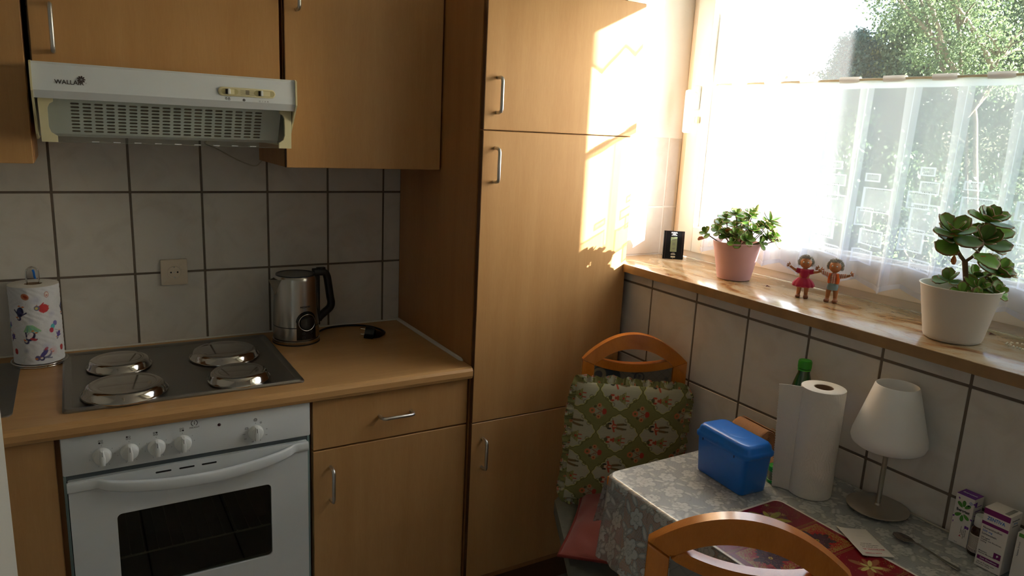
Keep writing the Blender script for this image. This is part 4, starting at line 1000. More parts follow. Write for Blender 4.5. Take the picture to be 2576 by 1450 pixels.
def lace_cloth():
    # strip coordinates: s across (from the wall over the left edge and down), y along
    ny, top_n, dn = 420, 240, 90
    ys = np.linspace(-2.12, -1.183, ny)
    top = np.linspace(1.645, TX0 + 0.006, top_n)
    drop = 0.175
    S, Y = np.meshgrid(np.concatenate([1.645 - top, (1.645 - TX0) + np.linspace(0, 1, dn + 1)[1:] * drop]), ys)
    X = np.zeros_like(S); Z = np.zeros_like(S)
    ss = S[0]
    for k, s in enumerate(ss):
        if k < top_n: X[:, k] = 1.645 - s; Z[:, k] = TZ
        else:
            d_ = (s - (1.645 - TX0)); X[:, k] = TX0 - 0.0045 - 0.0 * d_; Z[:, k] = TZ - 0.0005 - d_
    dd = np.clip(S - (1.645 - TX0), 0, None)
    fold = np.sin((Y + 1.18) * 26 + 0.8 * np.sin((Y + 1.1) * 9)) 
    X -= (dd / drop) * (0.018 + 0.016 * fold) + 0.10 * dd
    # scalloped hem and longer corner
    Z -= (dd / drop) * (0.006 * np.abs(np.sin((Y + 1.18) * 44)) + 0.035 * np.clip(1 - (-1.183 - Y) / 0.12, 0, 1))
    # round the corner of the top at the back left
    cr = 0.030
    cxx, cyy = TX0 + cr, -1.183 - cr
    msk = (X < cxx) & (Y > cyy)
    ky = np.clip((Y - cyy) / cr, 0, 1)
    X2 = X + cr * (1 - np.sqrt(1 - ky ** 2)) * np.clip((cxx + 0.03 - X) / (0.03 + cr), 0, 1)
    X = np.where(Y > cyy, X2, X)
    mot, outl = lace(S, Y)
    c = np.zeros(S.shape + (4,)); c[..., 0] = mot; c[..., 1] = outl; c[..., 2] = (S > (1.645 - TX0)) * 0.75; c[..., 3] = 1
    o = grid_obj('tablecloth', np.stack([X, Y, Z], -1), M['lace'], None, c)
    # lay out the weave coordinates
    uvl = o.data.uv_layers.new(name='UVMap'); li = np.zeros(len(o.data.loops), dtype=np.int32); o.data.loops.foreach_get('vertex_index', li)
    UVs = np.stack([S.reshape(-1), Y.reshape(-1)], -1)[li]; uvl.data.foreach_set('uv', UVs.reshape(-1).astype(np.float32))
    tag(o, 'grey white floral lace tablecloth hanging over the table edge', 'tablecloth')
    # end drop at the back edge of the table (towards the first chair)
    nx, nz = 200, 50
    Xe, De = np.meshgrid(np.linspace(TX0 + 0.004, 1.60, nx), np.linspace(0, 0.15, nz))
    fo = 0.012 * np.sin(Xe * 34) * De / 0.15
    Pz = TZ - De; Py = -1.1825 + 0.012 * (De / 0.15) + fo + 0.02 * np.clip(1 - (Xe - TX0) / 0.05, 0, 1) * De / 0.15
    Xe2 = Xe + 0.026 * np.clip(1 - De / 0.02, 0, 1) * np.clip(1 - (Xe - TX0) / 0.02, 0, 1)
    mot, outl = lace(Xe, De, 8); c = np.zeros(Xe.shape + (4,)); c[..., 0] = mot; c[..., 1] = outl; c[..., 2] = 0.75; c[..., 3] = 1
    e = grid_obj('end_drop', np.stack([Xe2, Py, Pz], -1), M['lace'], o, c)
    uvl = e.data.uv_layers.new(name='UVMap'); li = np.zeros(len(e.data.loops), dtype=np.int32); e.data.loops.foreach_get('vertex_index', li)
    uvl.data.foreach_set('uv', np.stack([Xe.reshape(-1), De.reshape(-1)], -1)[li].reshape(-1).astype(np.float32))
lace_cloth()

# ------------------------------------------------------------------ chairs
def chair(label, mid, ang, end_z):
    """origin on the floor under the back; local +Y = the way the seat points; local X along the back"""
    t = thing('dining_chair', label, 'chair', (mid[0], mid[1], FZ), ang, group='orange wooden dining chairs at the table')
    H = end_z - FZ; hw = 0.1605
    m = frame_m((0, 0, H), (1, 0, 0), (0, 0, 1))        # local x, z ; thickness along -Y(local)
    def plank(name, poly, d=0.026, yoff=0.0, bev=0.005, par=t, mat='chair'):
        b = B(); prism(b, poly, d, m @ Matrix.Translation((0, 0, yoff)), bev); bmesh.ops.recalc_face_normals(b, faces=b.faces)
        # curve the back: ends come forward a little
        for v in b.verts: v.co.y += 0.10 * (v.co.x ** 2)/ (hw) - 0.010
        return obj(name, b, M[mat], par, 35, local=True)
    n = 26
    outer = [(-hw + 2 * hw * i / n, 0.079 * (1 - (abs(-1 + 2 * i / n)) ** 2.0) ) for i in range(n + 1)]
    innr = [(-0.122 + 0.244 * i / n, -0.018 + 0.050 * (1 - abs(-1 + 2 * i / n) ** 2.2)) for i in range(n + 1)]
    plank('top_rail', outer[::-1] + innr)
    lo0 = [(-0.1205 + 0.241 * i / n, -0.0185 - 0.0005 + 0.0145 * 0 + (0.017 * (1 - (1 - abs(-1 + 2 * i / n)) * 6) if (1 - abs(-1 + 2 * i / n)) < 1 / 6 else -0.0) * 0) for i in range(n + 1)]
    up = [(-0.1205 + 0.241 * i / n, (lambda q: min(-0.018 + 0.050 * (1 - q ** 2.2), -0.016 + 0.019 * q ** 2))(abs(-1 + 2 * i / n))) for i in range(n + 1)]
    dn_ = [(-0.1205 + 0.241 * i / n, -0.042 + 0.022 * abs(-1 + 2 * i / n) ** 2) for i in range(n + 1)]
    plank('lower_rail', up[::-1] + dn_, 0.024, 0.001, 0.003)
    for s in (-1, 1):
        x0, x1 = (-hw, -0.1215) if s < 0 else (0.1215, hw)
        if s < 0: poly = [(-hw, -0.0012), (-0.1222, -0.0195), (-0.1215, -0.42), (-0.1215, -H), (-0.155, -H), (-hw - 0.003, -0.42)]
        else: poly = [(hw, -0.0012), (hw + 0.003, -0.42), (0.155, -H), (0.1215, -H), (0.1215, -0.42), (0.1222, -0.0195)]
        plank('rear_leg', poly, 0.026, 0.0, 0.004)
    plank('back_rail', [(-0.121, -0.40), (0.121, -0.40), (0.121, -0.36), (-0.121, -0.36)], 0.02, 0.003, 0.002)
    # upholstered panel with a faint print
    nu_, nv_ = 150, 170
    U, V = np.meshgrid(np.linspace(-0.1205, 0.1205, nu_), np.linspace(-0.36, -0.018, nv_))
    a_ = np.abs(U / 0.1205); V = np.minimum(V, -0.043 + 0.022 * a_ ** 2)
    c = canvas(nv_, nu_, L3(138, 130, 120))
    paint(c, np.clip(1 - np.abs(((U + V) / 0.03) % 1 - 0.5) / 0.06, 0, 1) + np.clip(1 - np.abs(((U - V) / 0.03) % 1 - 0.5) / 0.06, 0, 1), L3(112, 104, 96), 0.7)
    rg = np.random.default_rng(5)
    for k in range(26):
        cu_, cv_ = rg.uniform(-.11, .11), rg.uniform(-.34, -.04); r = rg.uniform(0.008, 0.020); col = [(88, 92, 104), (150, 104, 82), (70, 62, 70), (146, 140, 128)][k % 4]
        d = np.hypot(U - cu_, V - cv_)
        if k % 3 == 0: paint(c, np.clip(1 - np.abs(d - r) / 0.003, 0, 1), L3(*col)); paint(c, np.clip(1 - d / (r * 0.5), 0, 1), L3(*col), .8)
        else:
            for q in range(5): paint(c, ell(U, V, cu_ + r * .5 * cos(q * 1.25), cv_ + r * .5 * sin(q * 1.25), r * .45, r * .16, q * 1.25), L3(*col), .85)
    paint(c, ell(U, V, 0.085, -0.060, 0.050, 0.042, soft=0.05), L3(70, 78, 88)); paint(c, ell(U, V, 0.105, -0.052, 0.024, 0.024, soft=0.1), L3(150, 136, 112)); paint(c, ell(U, V, 0.107, -0.052, 0.014, 0.014, soft=0.1), L3(74, 70, 74))
    P = np.stack([U, 0.10 * U ** 2 / hw - 0.010 - 0.020 - 0.000 * V, H + V], -1)
    grid_obj('back_panel', P + np.array(off(t)) , M['printed'], t, c); bp = bpy.data.objects[-1] if False else None
    P2 = P.copy(); P2[..., 1] += 0.012
    grid_obj('back_panel', P2[:, ::-1] + np.array(off(t)), M['printed'], t, c[:, ::-1].copy())
    # seat
    sh = 0.455
    obj('seat_frame', box(B(), -0.205, 0.205, 0.005, 0.42, sh - 0.07, sh - 0.03, 0.004), M['chair'], t, 40, local=True)
    b = B(); prism(b, rrect(0.45, 0.44, 0.05, 6, 0, 0.222), 0.045, Matrix.Translation((0, 0, sh - 0.03)), 0.015); obj('seat', b, M['seatfabric'], t, 50, local=True)
    for s in (-1, 1): obj('front_leg', box(B(), s * 0.175 - 0.018, s * 0.175 + 0.018, 0.36, 0.396, 0.0005, sh - 0.03, 0.004), M['chair'], t, 40, local=True)
    return t
a1 = math.atan2(-0.46, -0.888) - pi / 2      # local +Y -> facing
def facing_angle(fx, fy): return math.atan2(fy, fx) - pi / 2
chair('orange wooden dining chair in the corner, behind the green cushion', (1.485, -0.848), facing_angle(-0.46, -0.888), 0.970)
chair('orange wooden dining chair in the foreground, its back cut by the bottom edge', (0.9695, -1.742), facing_angle(0.711, 0.703), 0.970)

# ------------------------------------------------------------------ cushions
def cushion_print(U, V):
    """U across (0..W), V up; green ground, cream medallions with folk couples lying sideways"""
    c = canvas(U.shape[0], U.shape[1], L3(128, 124, 70)); pu, pv = 0.128, 0.1265
    crm, olv, yel = L3(176, 168, 140), L3(84, 76, 24), L3(190, 182, 110)
    for i in range(-1, 5):
        for j in range(-1, 5):
            cu_, cv_ = 0.005 + i * pu, 0.098 + (j - 1) * pv
            du, dv = U - cu_, V - cv_; th = np.arctan2(dv / 0.9, du)
            r = np.hypot(du, dv / 0.95)
            R = 0.0515 + 0.0068 * np.cos(4 * th) * 1.0 + 0.0018 * np.cos(16 * th)
            # pull tips top and bottom so medallions almost meet
            paint(c, np.clip((R + 0.0045 - r) / 0.0010, 0, 1), olv); paint(c, np.clip((R + 0.0025 - r) / 0.0010, 0, 1), yel); paint(c, np.clip((R - r) / 0.001, 0, 1), crm)
            for q in range(4):
                a = q * pi / 2 + pi / 4
                for s in (-1, 1):
                    x, y = cu_ + 0.047 * cos(a + s * 0.26), cv_ + 0.047 * sin(a + s * 0.26)
                    d = np.hypot(U - x, V - y); paint(c, np.clip(1 - np.abs(d - 0.0055) / 0.0013, 0, 1), olv)
    paint(c, (np.sin(V * 2200) > 0.3) * 0.10 * np.ones_like(U), L3(90, 86, 60))
    for i in range(-1, 5):
        for j in range(-1, 5):
            cu_, cv_ = 0.005 + i * pu, 0.098 + (j - 1) * pv
            red, grn, drk, skn = L3(180, 66, 36), L3(84, 78, 40), L3(48, 40, 24), L3(206, 170, 140)
            # two figures lying on their side: heads to the left
            for k, (oy, skirt) in enumerate(((0.021, False), (-0.021, True))):
                bx_, by_ = cu_ - 0.0244, cv_ + oy
                paint(c, ell(U, V, bx_, by_, 0.0076, 0.0085), skn); paint(c, ell(U, V, bx_ - 0.0063, by_, 0.0037, 0.0104), grn)
                paint(c, ell(U, V, bx_ - 0.0092, by_, 0.0043, 0.0061), grn); paint(c, ell(U, V, bx_ - 0.0012, by_ + 0.0073, 0.0061, 0.0031), red if skirt else drk)
                paint(c, ell(U, V, bx_ - 0.0012, by_ - 0.0073, 0.0061, 0.0031), red if skirt else drk)
                paint(c, ell(U, V, bx_ + 0.0128, by_, 0.0083, 0.0076), red)
                paint(c, seg_(U, V, (bx_ + 0.0098, by_ + 0.0061), (bx_ + 0.0073, by_ + 0.0159), 0.0032), red if not skirt else crm)
                paint(c, seg_(U, V, (bx_ + 0.0098, by_ - 0.0061), (bx_ + 0.0134, by_ - 0.0159), 0.0032), red if not skirt else crm)
                if skirt:
                    w_ = (U - (bx_ + 0.0171)) / 0.0220; mk = (w_ > 0) & (w_ < 1) & (np.abs(V - by_) < 0.0049 + 0.0140 * w_)
                    paint(c, mk * 1.0, grn); sp_ = mk & (np.cos(U * 1500) * np.cos(V * 1500) > 0.1); paint(c, sp_ * 1.0, yel)
                    paint(c, ell(U, V, bx_ + 0.0317, by_, 0.0037, 0.0037), red)
                    for q in (-1, 1): paint(c, seg_(U, V, (bx_ + 0.0390, by_ + q * 0.0061), (bx_ + 0.0476, by_ + q * 0.0061), 0.0021), red)
                else:
                    paint(c, ell(U, V, bx_ + 0.0134, by_, 0.0061, 0.0027), crm)
                    for q in (-1, 1): paint(c, seg_(U, V, (bx_ + 0.0220, by_ + q * 0.0051), (bx_ + 0.0390, by_ + q * 0.0073), 0.0044), L3(110, 86, 44)); paint(c, seg_(U, V, (bx_ + 0.0403, by_ + q * 0.0073), (bx_ + 0.0476, by_ + q * 0.0073), 0.0029), grn)
            # bouquet between medallions
            fu, fv = cu_ + pu / 2, cv_ + pv / 2
            wht = L3(196, 188, 164)
            paint(c, ell(U, V, fu, fv, 0.023, 0.021, soft=0.5), wht, 0.45)
            h = ell(U, V, fu + 0.018, fv + 0.0028, 0.0068, 0.0062, -0.5) + ell(U, V, fu + 0.018, fv - 0.0028, 0.0068, 0.0062, 0.5); paint(c, h, L3(178, 56, 36))
            for a in range(7): paint(c, ell(U, V, fu - 0.018 + 0.0058 * cos(a * .9), fv + 0.0058 * sin(a * .9), 0.0036, 0.0036), L3(204, 112, 70))
            paint(c, ell(U, V, fu - 0.018, fv, 0.004, 0.004), L3(110, 96, 40))
            for s in (-1, 1):
                for a in range(6): paint(c, ell(U, V, fu + 0.002 + 0.0042 * cos(a * 1.05), fv + s * 0.017 + 0.0042 * sin(a * 1.05), 0.0028, 0.0028), L3(200, 130, 80))
                paint(c, ell(U, V, fu + 0.002, fv + s * 0.017, 0.0028, 0.0028), L3(150, 60, 30))
                paint(c, ell(U, V, fu - 0.010, fv + s * 0.0125, 0.0052, 0.0042, s * 0.7), L3(88, 82, 40))
                paint(c, seg_(U, V, (fu + 0.012, fv), (fu - 0.006, fv + s * 0.009), 0.0012), L3(150, 70, 40)); d = np.hypot(U - fu - 0.004, V - fv - s * 0.006); paint(c, np.clip(1 - np.abs(d - 0.0042) / 0.001, 0, 1), L3(120, 90, 50))
    return c
def green_cushion():
    W_, Hh = 0.335, 0.365; T_ = 0.024
    n0 = Vector((-0.46, -0.888, 0)).normalized(); ux = Vector((0.888, -0.46, 0)).normalized()
    base = Vector((1.485, -0.848, 0)) + n0 * 0.075 
    t = thing('cushion', 'square green cushion with folk couples and ruffled edge, standing on the chair', 'cushion', (base.x, base.y, 0.545))
    tilt = radians(3.2)
    def W3(u, v, d):     # u across from centre, v up from centre
        uu = u * cos(tilt) - v * sin(tilt) * -1.0; vv = -u * sin(tilt) + v * cos(tilt)
        lean = 0.05 * (0.18 - vv)
        p = np.array(base)[None, None, :] + uu[..., None] * np.array(ux) + (d + lean)[..., None] * np.array(n0)
        p[..., 2] = 0.733 + vv; p[..., :2] += -0.028 * np.array(ux)[:2]
        return p
    nu_, nv_ = 250, 270
    U, V = np.meshgrid(np.linspace(0, W_, nu_), np.linspace(0, Hh, nv_)); x, y = U / W_ * 2 - 1, V / Hh * 2 - 1
    puff = T_ * (np.clip(1 - np.abs(x) ** 4, 0, 1) * np.clip(1 - np.abs(y) ** 4, 0, 1)) ** 0.6
    c = cushion_print(U, V)
    grid_obj('cover', W3(U - W_ / 2, V - Hh / 2, puff), M['printed'], t, c)
    U2, V2 = np.meshgrid(np.linspace(0, W_, 30), np.linspace(0, Hh, 30)); x, y = U2 / W_ * 2 - 1, V2 / Hh * 2 - 1
    puff = T_ * (np.clip(1 - np.abs(x) ** 4, 0, 1) * np.clip(1 - np.abs(y) ** 4, 0, 1)) ** 0.6
    grid_obj('back_cover', W3(U2 - W_ / 2, V2 - Hh / 2, -puff * 0.9)[:, ::-1], plain('green_cotton', srgb(128, 124, 70), 0.9), t)
    # ruffle all round
    path = np.array(rrect(W_ * 0.985, Hh * 0.985, 0.022, 8)); path = np.vstack([path, path[:1]])
    seg = np.hypot(*np.diff(path, axis=0).T); s = np.concatenate([[0], np.cumsum(seg)]); Ltot = s[-1]
    n = 900; q = np.linspace(0, Ltot, n, endpoint=False); px = np.interp(q, s, path[:, 0]); py = np.interp(q, s, path[:, 1])
    tx = np.roll(px, -1) - np.roll(px, 1); ty = np.roll(py, -1) - np.roll(py, 1); l = np.hypot(tx, ty) + 1e-9; nx, ny = -ty / l, tx / l
    sgn = np.sign(nx * px + ny * py); nx, ny = nx * sgn, ny * sgn
    rg = np.random.default_rng(2); ph = q * 330 + 2.5 * np.interp(q, np.linspace(0, Ltot, 90), rg.normal(size=90))
    wv = np.interp(q, np.linspace(0, Ltot, 70), rg.uniform(0.8, 1.15, 70))
    k = np.linspace(0, 1, 9)[:, None]
    wd = 0.024 * wv
    Uu = px[None] + nx[None] * wd[None] * k + 0.0018 * np.sin(ph * 0.7)[None] * k * (tx / l)[None]; Vv = py[None] + ny[None] * wd[None] * k
    D = (0.0055 * np.sin(ph)[None] + 0.004 * np.sin(ph * 0.37 + 1)[None]) * k ** 0.7 - 0.006 * k
    cc = cushion_print(np.tile((q * 1.9) % 0.33, (9, 1)), 0.17 + k * 0.03 + np.zeros((9, n)))
    grid_obj('ruffle', W3(Uu, Vv, D), M['printed'], t, cc, closed_u=True)
green_cushion()
def red_cushion():
    f0 = Vector((-0.46, -0.888, 0)).normalized(); u0_ = Vector((0.888, -0.46, 0)).normalized(); ox, oy = (Vector((1.485, -0.848, 0)) + u0_ * 0.012 + f0 * 0.262).xy
    ca_, sa_ = cos(radians(18)), sin(radians(18)); u = u0_ * ca_ + f0 * sa_; f = f0 * ca_ - u0_ * sa_
    t = thing('cushion', 'flat faded red seat cushion under the green cushion', 'cushion', (1.39, -1.03, 0.535))
    n = 70; U, V = np.meshgrid(np.linspace(-1, 1, n), np.linspace(-1, 1, n))
    pf = (np.clip(1 - np.abs(U) ** 2.6, 0, 1) * np.clip(1 - np.abs(V) ** 2.6, 0, 1)) ** 0.55
    edge = 1 - 0.045 * (np.cos(U * pi / 2) * (np.abs(V) > .0)) * np.abs(V) ** 6 - 0.0
    W_ = 0.215; Uc, Vc = U * W_ * (1 - 0.06 * np.cos(V * pi / 2) * np.abs(U) ** 4), V * W_ * (1 - 0.06 * np.cos(U * pi / 2) * np.abs(V) ** 4)
    wr_ = 0.004 * np.sin(U * 9 + V * 5) * pf + 0.003 * np.sin(V * 13 - U * 4) * pf + 0.0025 * np.sin(U * 23 + 3 * np.sin(V * 4)) * (1 - pf) * np.clip(pf * 4, 0, 1)
    for side, nm in ((1, 'cover'), (-1, 'under_cover')):
        P = np.array((ox, oy, 0))[None, None] + Uc[..., None] * np.array(u) + Vc[..., None] * np.array(f)
        P[..., 2] = 0.562 + side * (0.034 * pf + (wr_ if side > 0 else 0))
        if side < 0: P[..., 2] = 0.562 - 0.029 * pf; P = P[:, ::-1]
        grid_obj(nm, P, M['redcushion'], t)
    pts = []
    for k in range(64):
        a = 2 * pi * k / 64; c, s = cos(a), sin(a); m = max(abs(c), abs(s)); c, s = c / m, s / m
        r = Vector((ox, oy, 0.562)) + u * (c * W_ * (1 - 0.06 * cos(s * pi / 2) * abs(c) ** 4)) + f * (s * W_ * (1 - 0.06 * cos(c * pi / 2) * abs(s) ** 4)); pts.append(r)
    obj('piping', tube(B(), pts, 0.0045, 8, closed=True), plain('dark_red_piping', srgb(120, 44, 34), 0.9), t, 80)
red_cushion()

# ------------------------------------------------------------------ things on the table
T0 = TZ + 0.0008
# blue lunch box
bb = thing('storage_box', 'blue plastic box with curved snap-on lid on the table', 'box', (1.40, -1.34, T0))
def loft_rect(bm, levels, m, cap0=True, cap1=True):
    vs = [[bm.verts.new(m @ Vector((p[0], p[1], z))) for p in rrect(w_, h_, r, 5)] for w_, h_, r, z in levels]
    for A_, C_ in zip(vs, vs[1:]):
        for k in range(len(A_)): bm.faces.new((A_[k], A_[(k + 1) % len(A_)], C_[(k + 1) % len(A_)], C_[k]))
    if cap0: bm.faces.new(vs[0][::-1])
    if cap1: bm.faces.new(vs[-1])
    return bm
BM = frame_m((1.3865, -1.340, T0), (0.995, -0.075, 0), (0.075, 0.995, 0))
obj('body', loft_rect(B(), [(0.078, 0.152, 0.010, 0.0), (0.082, 0.156, 0.012, 0.003), (0.090, 0.170, 0.014, 0.100)], BM), M['blue'], bb, 50)
obj('lid', loft_rect(B(), [(0.096, 0.176, 0.016, 0.092), (0.098, 0.179, 0.017, 0.0945), (0.098, 0.179, 0.017, 0.1015), (0.094, 0.175, 0.016, 0.104), (0.090, 0.170, 0.015, 0.107), (0.087, 0.167, 0.016, 0.116), (0.078, 0.158, 0.016, 0.122), (0.066, 0.146, 0.014, 0.1235)], BM), M['blue'], bb, 55)
b = B(); lathe(b, [(0.030, 0.0002), (0.026, 0.0008), (0, 0.0008)], seg=32, mtx=BM @ Matrix.Translation((0.004, 0.0, 0.1234)) @ Matrix.Diagonal((0.95, 1.35, 1, 1))); obj('lid_disc', b, M['blue'], bb, 60)
b = B()
for y in (-0.052, 0.055): box(b, -0.0496, -0.0484, y - 0.0012, y + 0.0012, 0.088, 0.094)
b.transform(BM); obj('catch', b, plain('dark_blue', srgb(4, 40, 100), 0.4), bb)
# tan bandage rolls
def bandage(label, c, ax, L_, r):
    t = thing('bandage_roll', label, 'bandage', c, group='tan elastic bandage rolls behind the blue box')
    ax = Vector(ax).normalized(); m = frame_m(c, ax.cross(Vector((0, 0, 1))).normalized(), Vector((0, 0, 1)))   # local z along -axis or axis
    n = 300; nl = 14; th = np.linspace(0, 2 * pi * 6.2, n); rr = 0.005 + (r - 0.005) * th / th[-1]
    k = np.linspace(-L_ / 2, L_ / 2, nl)[:, None]
    X = rr * np.cos(th); Y = rr * np.sin(th); P = np.stack([np.tile(X, (nl, 1)), np.tile(Y, (nl, 1)), k + 0.0008 * np.sin(th * 7)[None]], -1)
    Mx = np.array(m); P = P @ Mx[:3, :3].T + Mx[:3, 3]
    o = grid_obj('wrap', P, M['bandage'], t, None, thickness=0.0016); return t
bandage('tan bandage roll on top, nearest the left, behind the blue box', (1.525, -1.280, 0.897), (0.10, 1, 0.02), 0.105, 0.0300)
bandage('tan bandage roll at the right, beside the standing paper roll', (1.575, -1.325, 0.868), (0.25, 1, 0.0), 0.10, 0.0325)
bandage('tan bandage roll lowest, touching the blue box corner', (1.508, -1.345, 0.853), (0.15, 1, 0.0), 0.085, 0.0245)
tag(obj('black_case', box(B(), 1.535, 1.60, -1.40, -1.372, T0, 0.895, 0.003), M['black'], None, 40), 'small black case mostly hidden between bandages and paper roll', 'case')
# small round tub
tu = thing('jar', 'small clear jar with green lid behind the blue box', 'jar', (1.478, -1.398, T0))
obj('body', lathe(B(), [(0, T0), (0.015, T0), (0.017, T0 + .003), (0.017, T0 + .030), (0.016, T0 + .034)], 1.478, -1.398, 28), plain('pale_jar', srgb(150, 160, 130), 0.25, var=0.3, scale=200), tu, 40)
obj('lid', lathe(B(), [(0.0165, T0 + .030), (0.0185, T0 + .031), (0.0185, T0 + .040), (0.017, T0 + .042), (0, T0 + .0415)], 1.478, -1.398, 28), M['green_lid'], tu, 40)
obj('foot', lathe(B(), [(0.0165, T0), (0.0182, T0 + .001), (0.0182, T0 + .007), (0.0168, T0 + .008)], 1.478, -1.398, 28), M['green_lid'], tu, 40)
# green bottle
bt = thing('bottle', 'green water bottle with bright green cap behind the paper roll', 'bottle', (1.602, -1.430, T0))
bx0, by0 = 1.598, -1.352
bt.location = (bx0, by0, T0)
obj('body', lathe(B(), [(0, T0), (0.026, T0), (0.031, T0 + .006), (0.0325, T0 + .16), (0.031, T0 + .185), (0.022, T0 + .225), (0.0145, T0 + .250), (0.0135, T0 + .268), (0.0130, T0 + .272)], bx0, by0, 32), M['greenglass'], bt, 60)
b = lathe(B(), [(0.0150, 1.0890), (0.0160, 1.0900), (0.0160, 1.1070), (0.0150, 1.1095), (0, 1.1095)], bx0, by0, 40)
obj('cap', b, M['greencap'], bt, 40)
b = B()
for k in range(36): a = 2 * pi * k / 36; tube(b, [(bx0 + 0.0160 * cos(a), by0 + 0.0160 * sin(a), 1.0905), (bx0 + 0.0160 * cos(a), by0 + 0.0160 * sin(a), 1.1065)], 0.0006, 4)
obj('cap_ribs', b, M['greencap'], bt)
obj('cap_ring', lathe(B(), [(0.0148, 1.0835), (0.0160, 1.0840), (0.0160, 1.0872), (0.0148, 1.0877)], bx0, by0, 32), M['greencap'], bt, 40)
# standing paper roll with loose sheet
px0, py0, pr0, ph0 = 1.5155, -1.4690, 0.0490, 0.262
pr_ = thing('paper_towel_roll', 'white embossed paper towel roll standing with one loose sheet', 'kitchen roll', (px0, py0, T0))
n, nz = 260, 120
a_s = radians(176)      # where the sheet leaves the roll
th = np.linspace(a_s, a_s + 2 * pi, n)
X = px0 + (pr0 * np.cos(th)); Y = py0 + pr0 * np.sin(th)
k = np.linspace(0, 1, nz)[:, None]
emb = 0.0005 * np.sin(th * 60 + 6 * np.sin(k * 30)) * np.cos(k * 200 + 3 * np.sin(th * 9))
P = np.stack([px0 + (pr0 + emb) * np.cos(th), py0 + (pr0 + emb) * np.sin(th), T0 + 0.0005 + k * ph0 + 0 * th], -1)
grid_obj('roll', P, M['paper'], pr_)
obj('roll_end', lathe(B(), [(pr0, T0 + ph0), (pr0 - 0.002, T0 + ph0 + .0012), (0.022, T0 + ph0 + .0008), (0.0212, T0 + ph0 - .001)], px0, py0, 48), M['paper'], pr_, 50)
obj('core', lathe(B(), [(0.0212, T0 + ph0), (0.0196, T0 + ph0), (0.0196, T0 + 0.01), (0, T0 + 0.01)], px0, py0, 32), M['card'], pr_, 40)
sheet_pts = curve_pts([(px0 + pr0 * cos(radians(150)), py0 + pr0 * sin(radians(150)), 0), (px0 - 0.047, py0 + 0.034, 0), (px0 - 0.052, py0 + 0.045, 0), (px0 - 0.058, py0 + 0.054, 0), (px0 - 0.066, py0 + 0.062, 0)], 14)
sx_ = np.array([p.x for p in sheet_pts]); sy_ = np.array([p.y for p in sheet_pts]); ns = len(sx_)
kk = np.linspace(0, 1, 130)[:, None]; sg = np.linspace(0, 1, ns)[None]
edge = 0.0012 * np.sign(np.sin(kk * 260)) * (sg > 0.98) - 0.004 * (1 - kk) * sg
em2 = 0.0004 * np.sin(sg * 40 + 6 * np.sin(kk * 30)) * np.cos(kk * 200)
P = np.stack([sx_[None] + edge * 0.3 + em2 + 0 * kk + 0.004 * (1 - kk) * sg - 0.012 * kk * sg, sy_[None] + edge + 0 * kk, T0 + 0.0005 + kk * (ph0 - 0.001 * sg * kk)], -1)
grid_obj('loose_sheet', P, M['paper'], pr_, thickness=0.0007)
# table lamp
lx, ly = 1.5862, -1.5985
lm = thing('table_lamp', 'small table lamp with frosted cone shade and round steel foot', 'lamp', (lx, ly, T0))
obj('foot', lathe(B(), [(0, T0 + .004), (0.050, T0 + .004), (0.0655, T0 + .0065), (0.0665, T0 + .009), (0.064, T0 + .0105), (0.030, T0 + .0125), (0.0085, T0 + .0135)], lx, ly, 64), M['lampsteel'], lm, 40)
obj('foot_pad', lathe(B(), [(0.0, T0), (0.020, T0), (0.020, T0 + .004)], lx, ly, 32), M['black'], lm)
obj('stem', lathe(B(), [(0.0075, T0 + .013), (0.0065, T0 + .016), (0.0055, T0 + .017), (0.0055, 0.955), (0.0065, 0.957), (0.0155, 0.972), (0.0165, 0.978), (0, 0.978)], lx, ly, 28), M['lampsteel'], lm, 40)
b = lathe(B(), [(0.014, 0.9775), (0.050, 0.979), (0.066, 0.9825), (0.0755, 0.989), (0.0790, 0.999), (0.0775, 1.012), (0.0455, 1.126), (0.0435, 1.1285), (0.0425, 1.126), (0.0745, 1.010), (0.0745, 0.995), (0.066, 0.986), (0.014, 0.981)], lx, ly, 64)
obj('lamp_shade', b, M['frosted'], lm, 60)
obj('bulb', lathe(B(), [(0.010, 0.980), (0.012, 1.0), (0.020, 1.03), (0.018, 1.05), (0, 1.062)], lx, ly, 24), M['frosted'], lm, 60)
obj('flex', tube(B(), curve_pts([(lx + 0.03, ly - 0.045, T0 + .005), (lx + 0.048, ly - 0.052, T0 + .004), (1.632, -1.70, T0 + .004), (1.634, -1.80, T0 + .004), (1.630, -1.92, T0 + .004)], 6), 0.0024, 6), M['visor'] if False else M['cable'], lm, 80)
# place mat
mx0, mx1, my0, my1 = 1.122, 1.412, -1.905, -1.4605
mt_ = thing('place_mat', 'glossy red placemat with gold poinsettia print and white border', 'placemat', (1.267, -1.68, T0))
b = B(); prism(b, rrect(mx1 - mx0, my1 - my0, 0.022, 6), 0.002, Matrix.Translation(((mx0 + mx1) / 2, (my0 + my1) / 2, T0))); obj('base', b, M['packet'], mt_)
nu_, nv_ = 250, 380
W_, H_ = mx1 - mx0 - 0.012, my1 - my0 - 0.012
U, V = np.meshgrid(np.linspace(0, W_, nu_), np.linspace(0, H_, nv_))     # V from near (bottom) to far (top)
D = H_ - V                                                                # distance from the far edge
c = canvas(nv_, nu_, L3(122, 8, 20))
RED, DRK, GLD = L3(150, 8, 22), L3(74, 6, 18), L3(150, 128, 56)
rg = np.random.default_rng(1)
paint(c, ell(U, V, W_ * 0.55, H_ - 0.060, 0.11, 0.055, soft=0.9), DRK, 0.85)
bands = [(0.0, 0.103), (0.108, 0.208), (0.213, 0.313), (0.318, 0.43)]
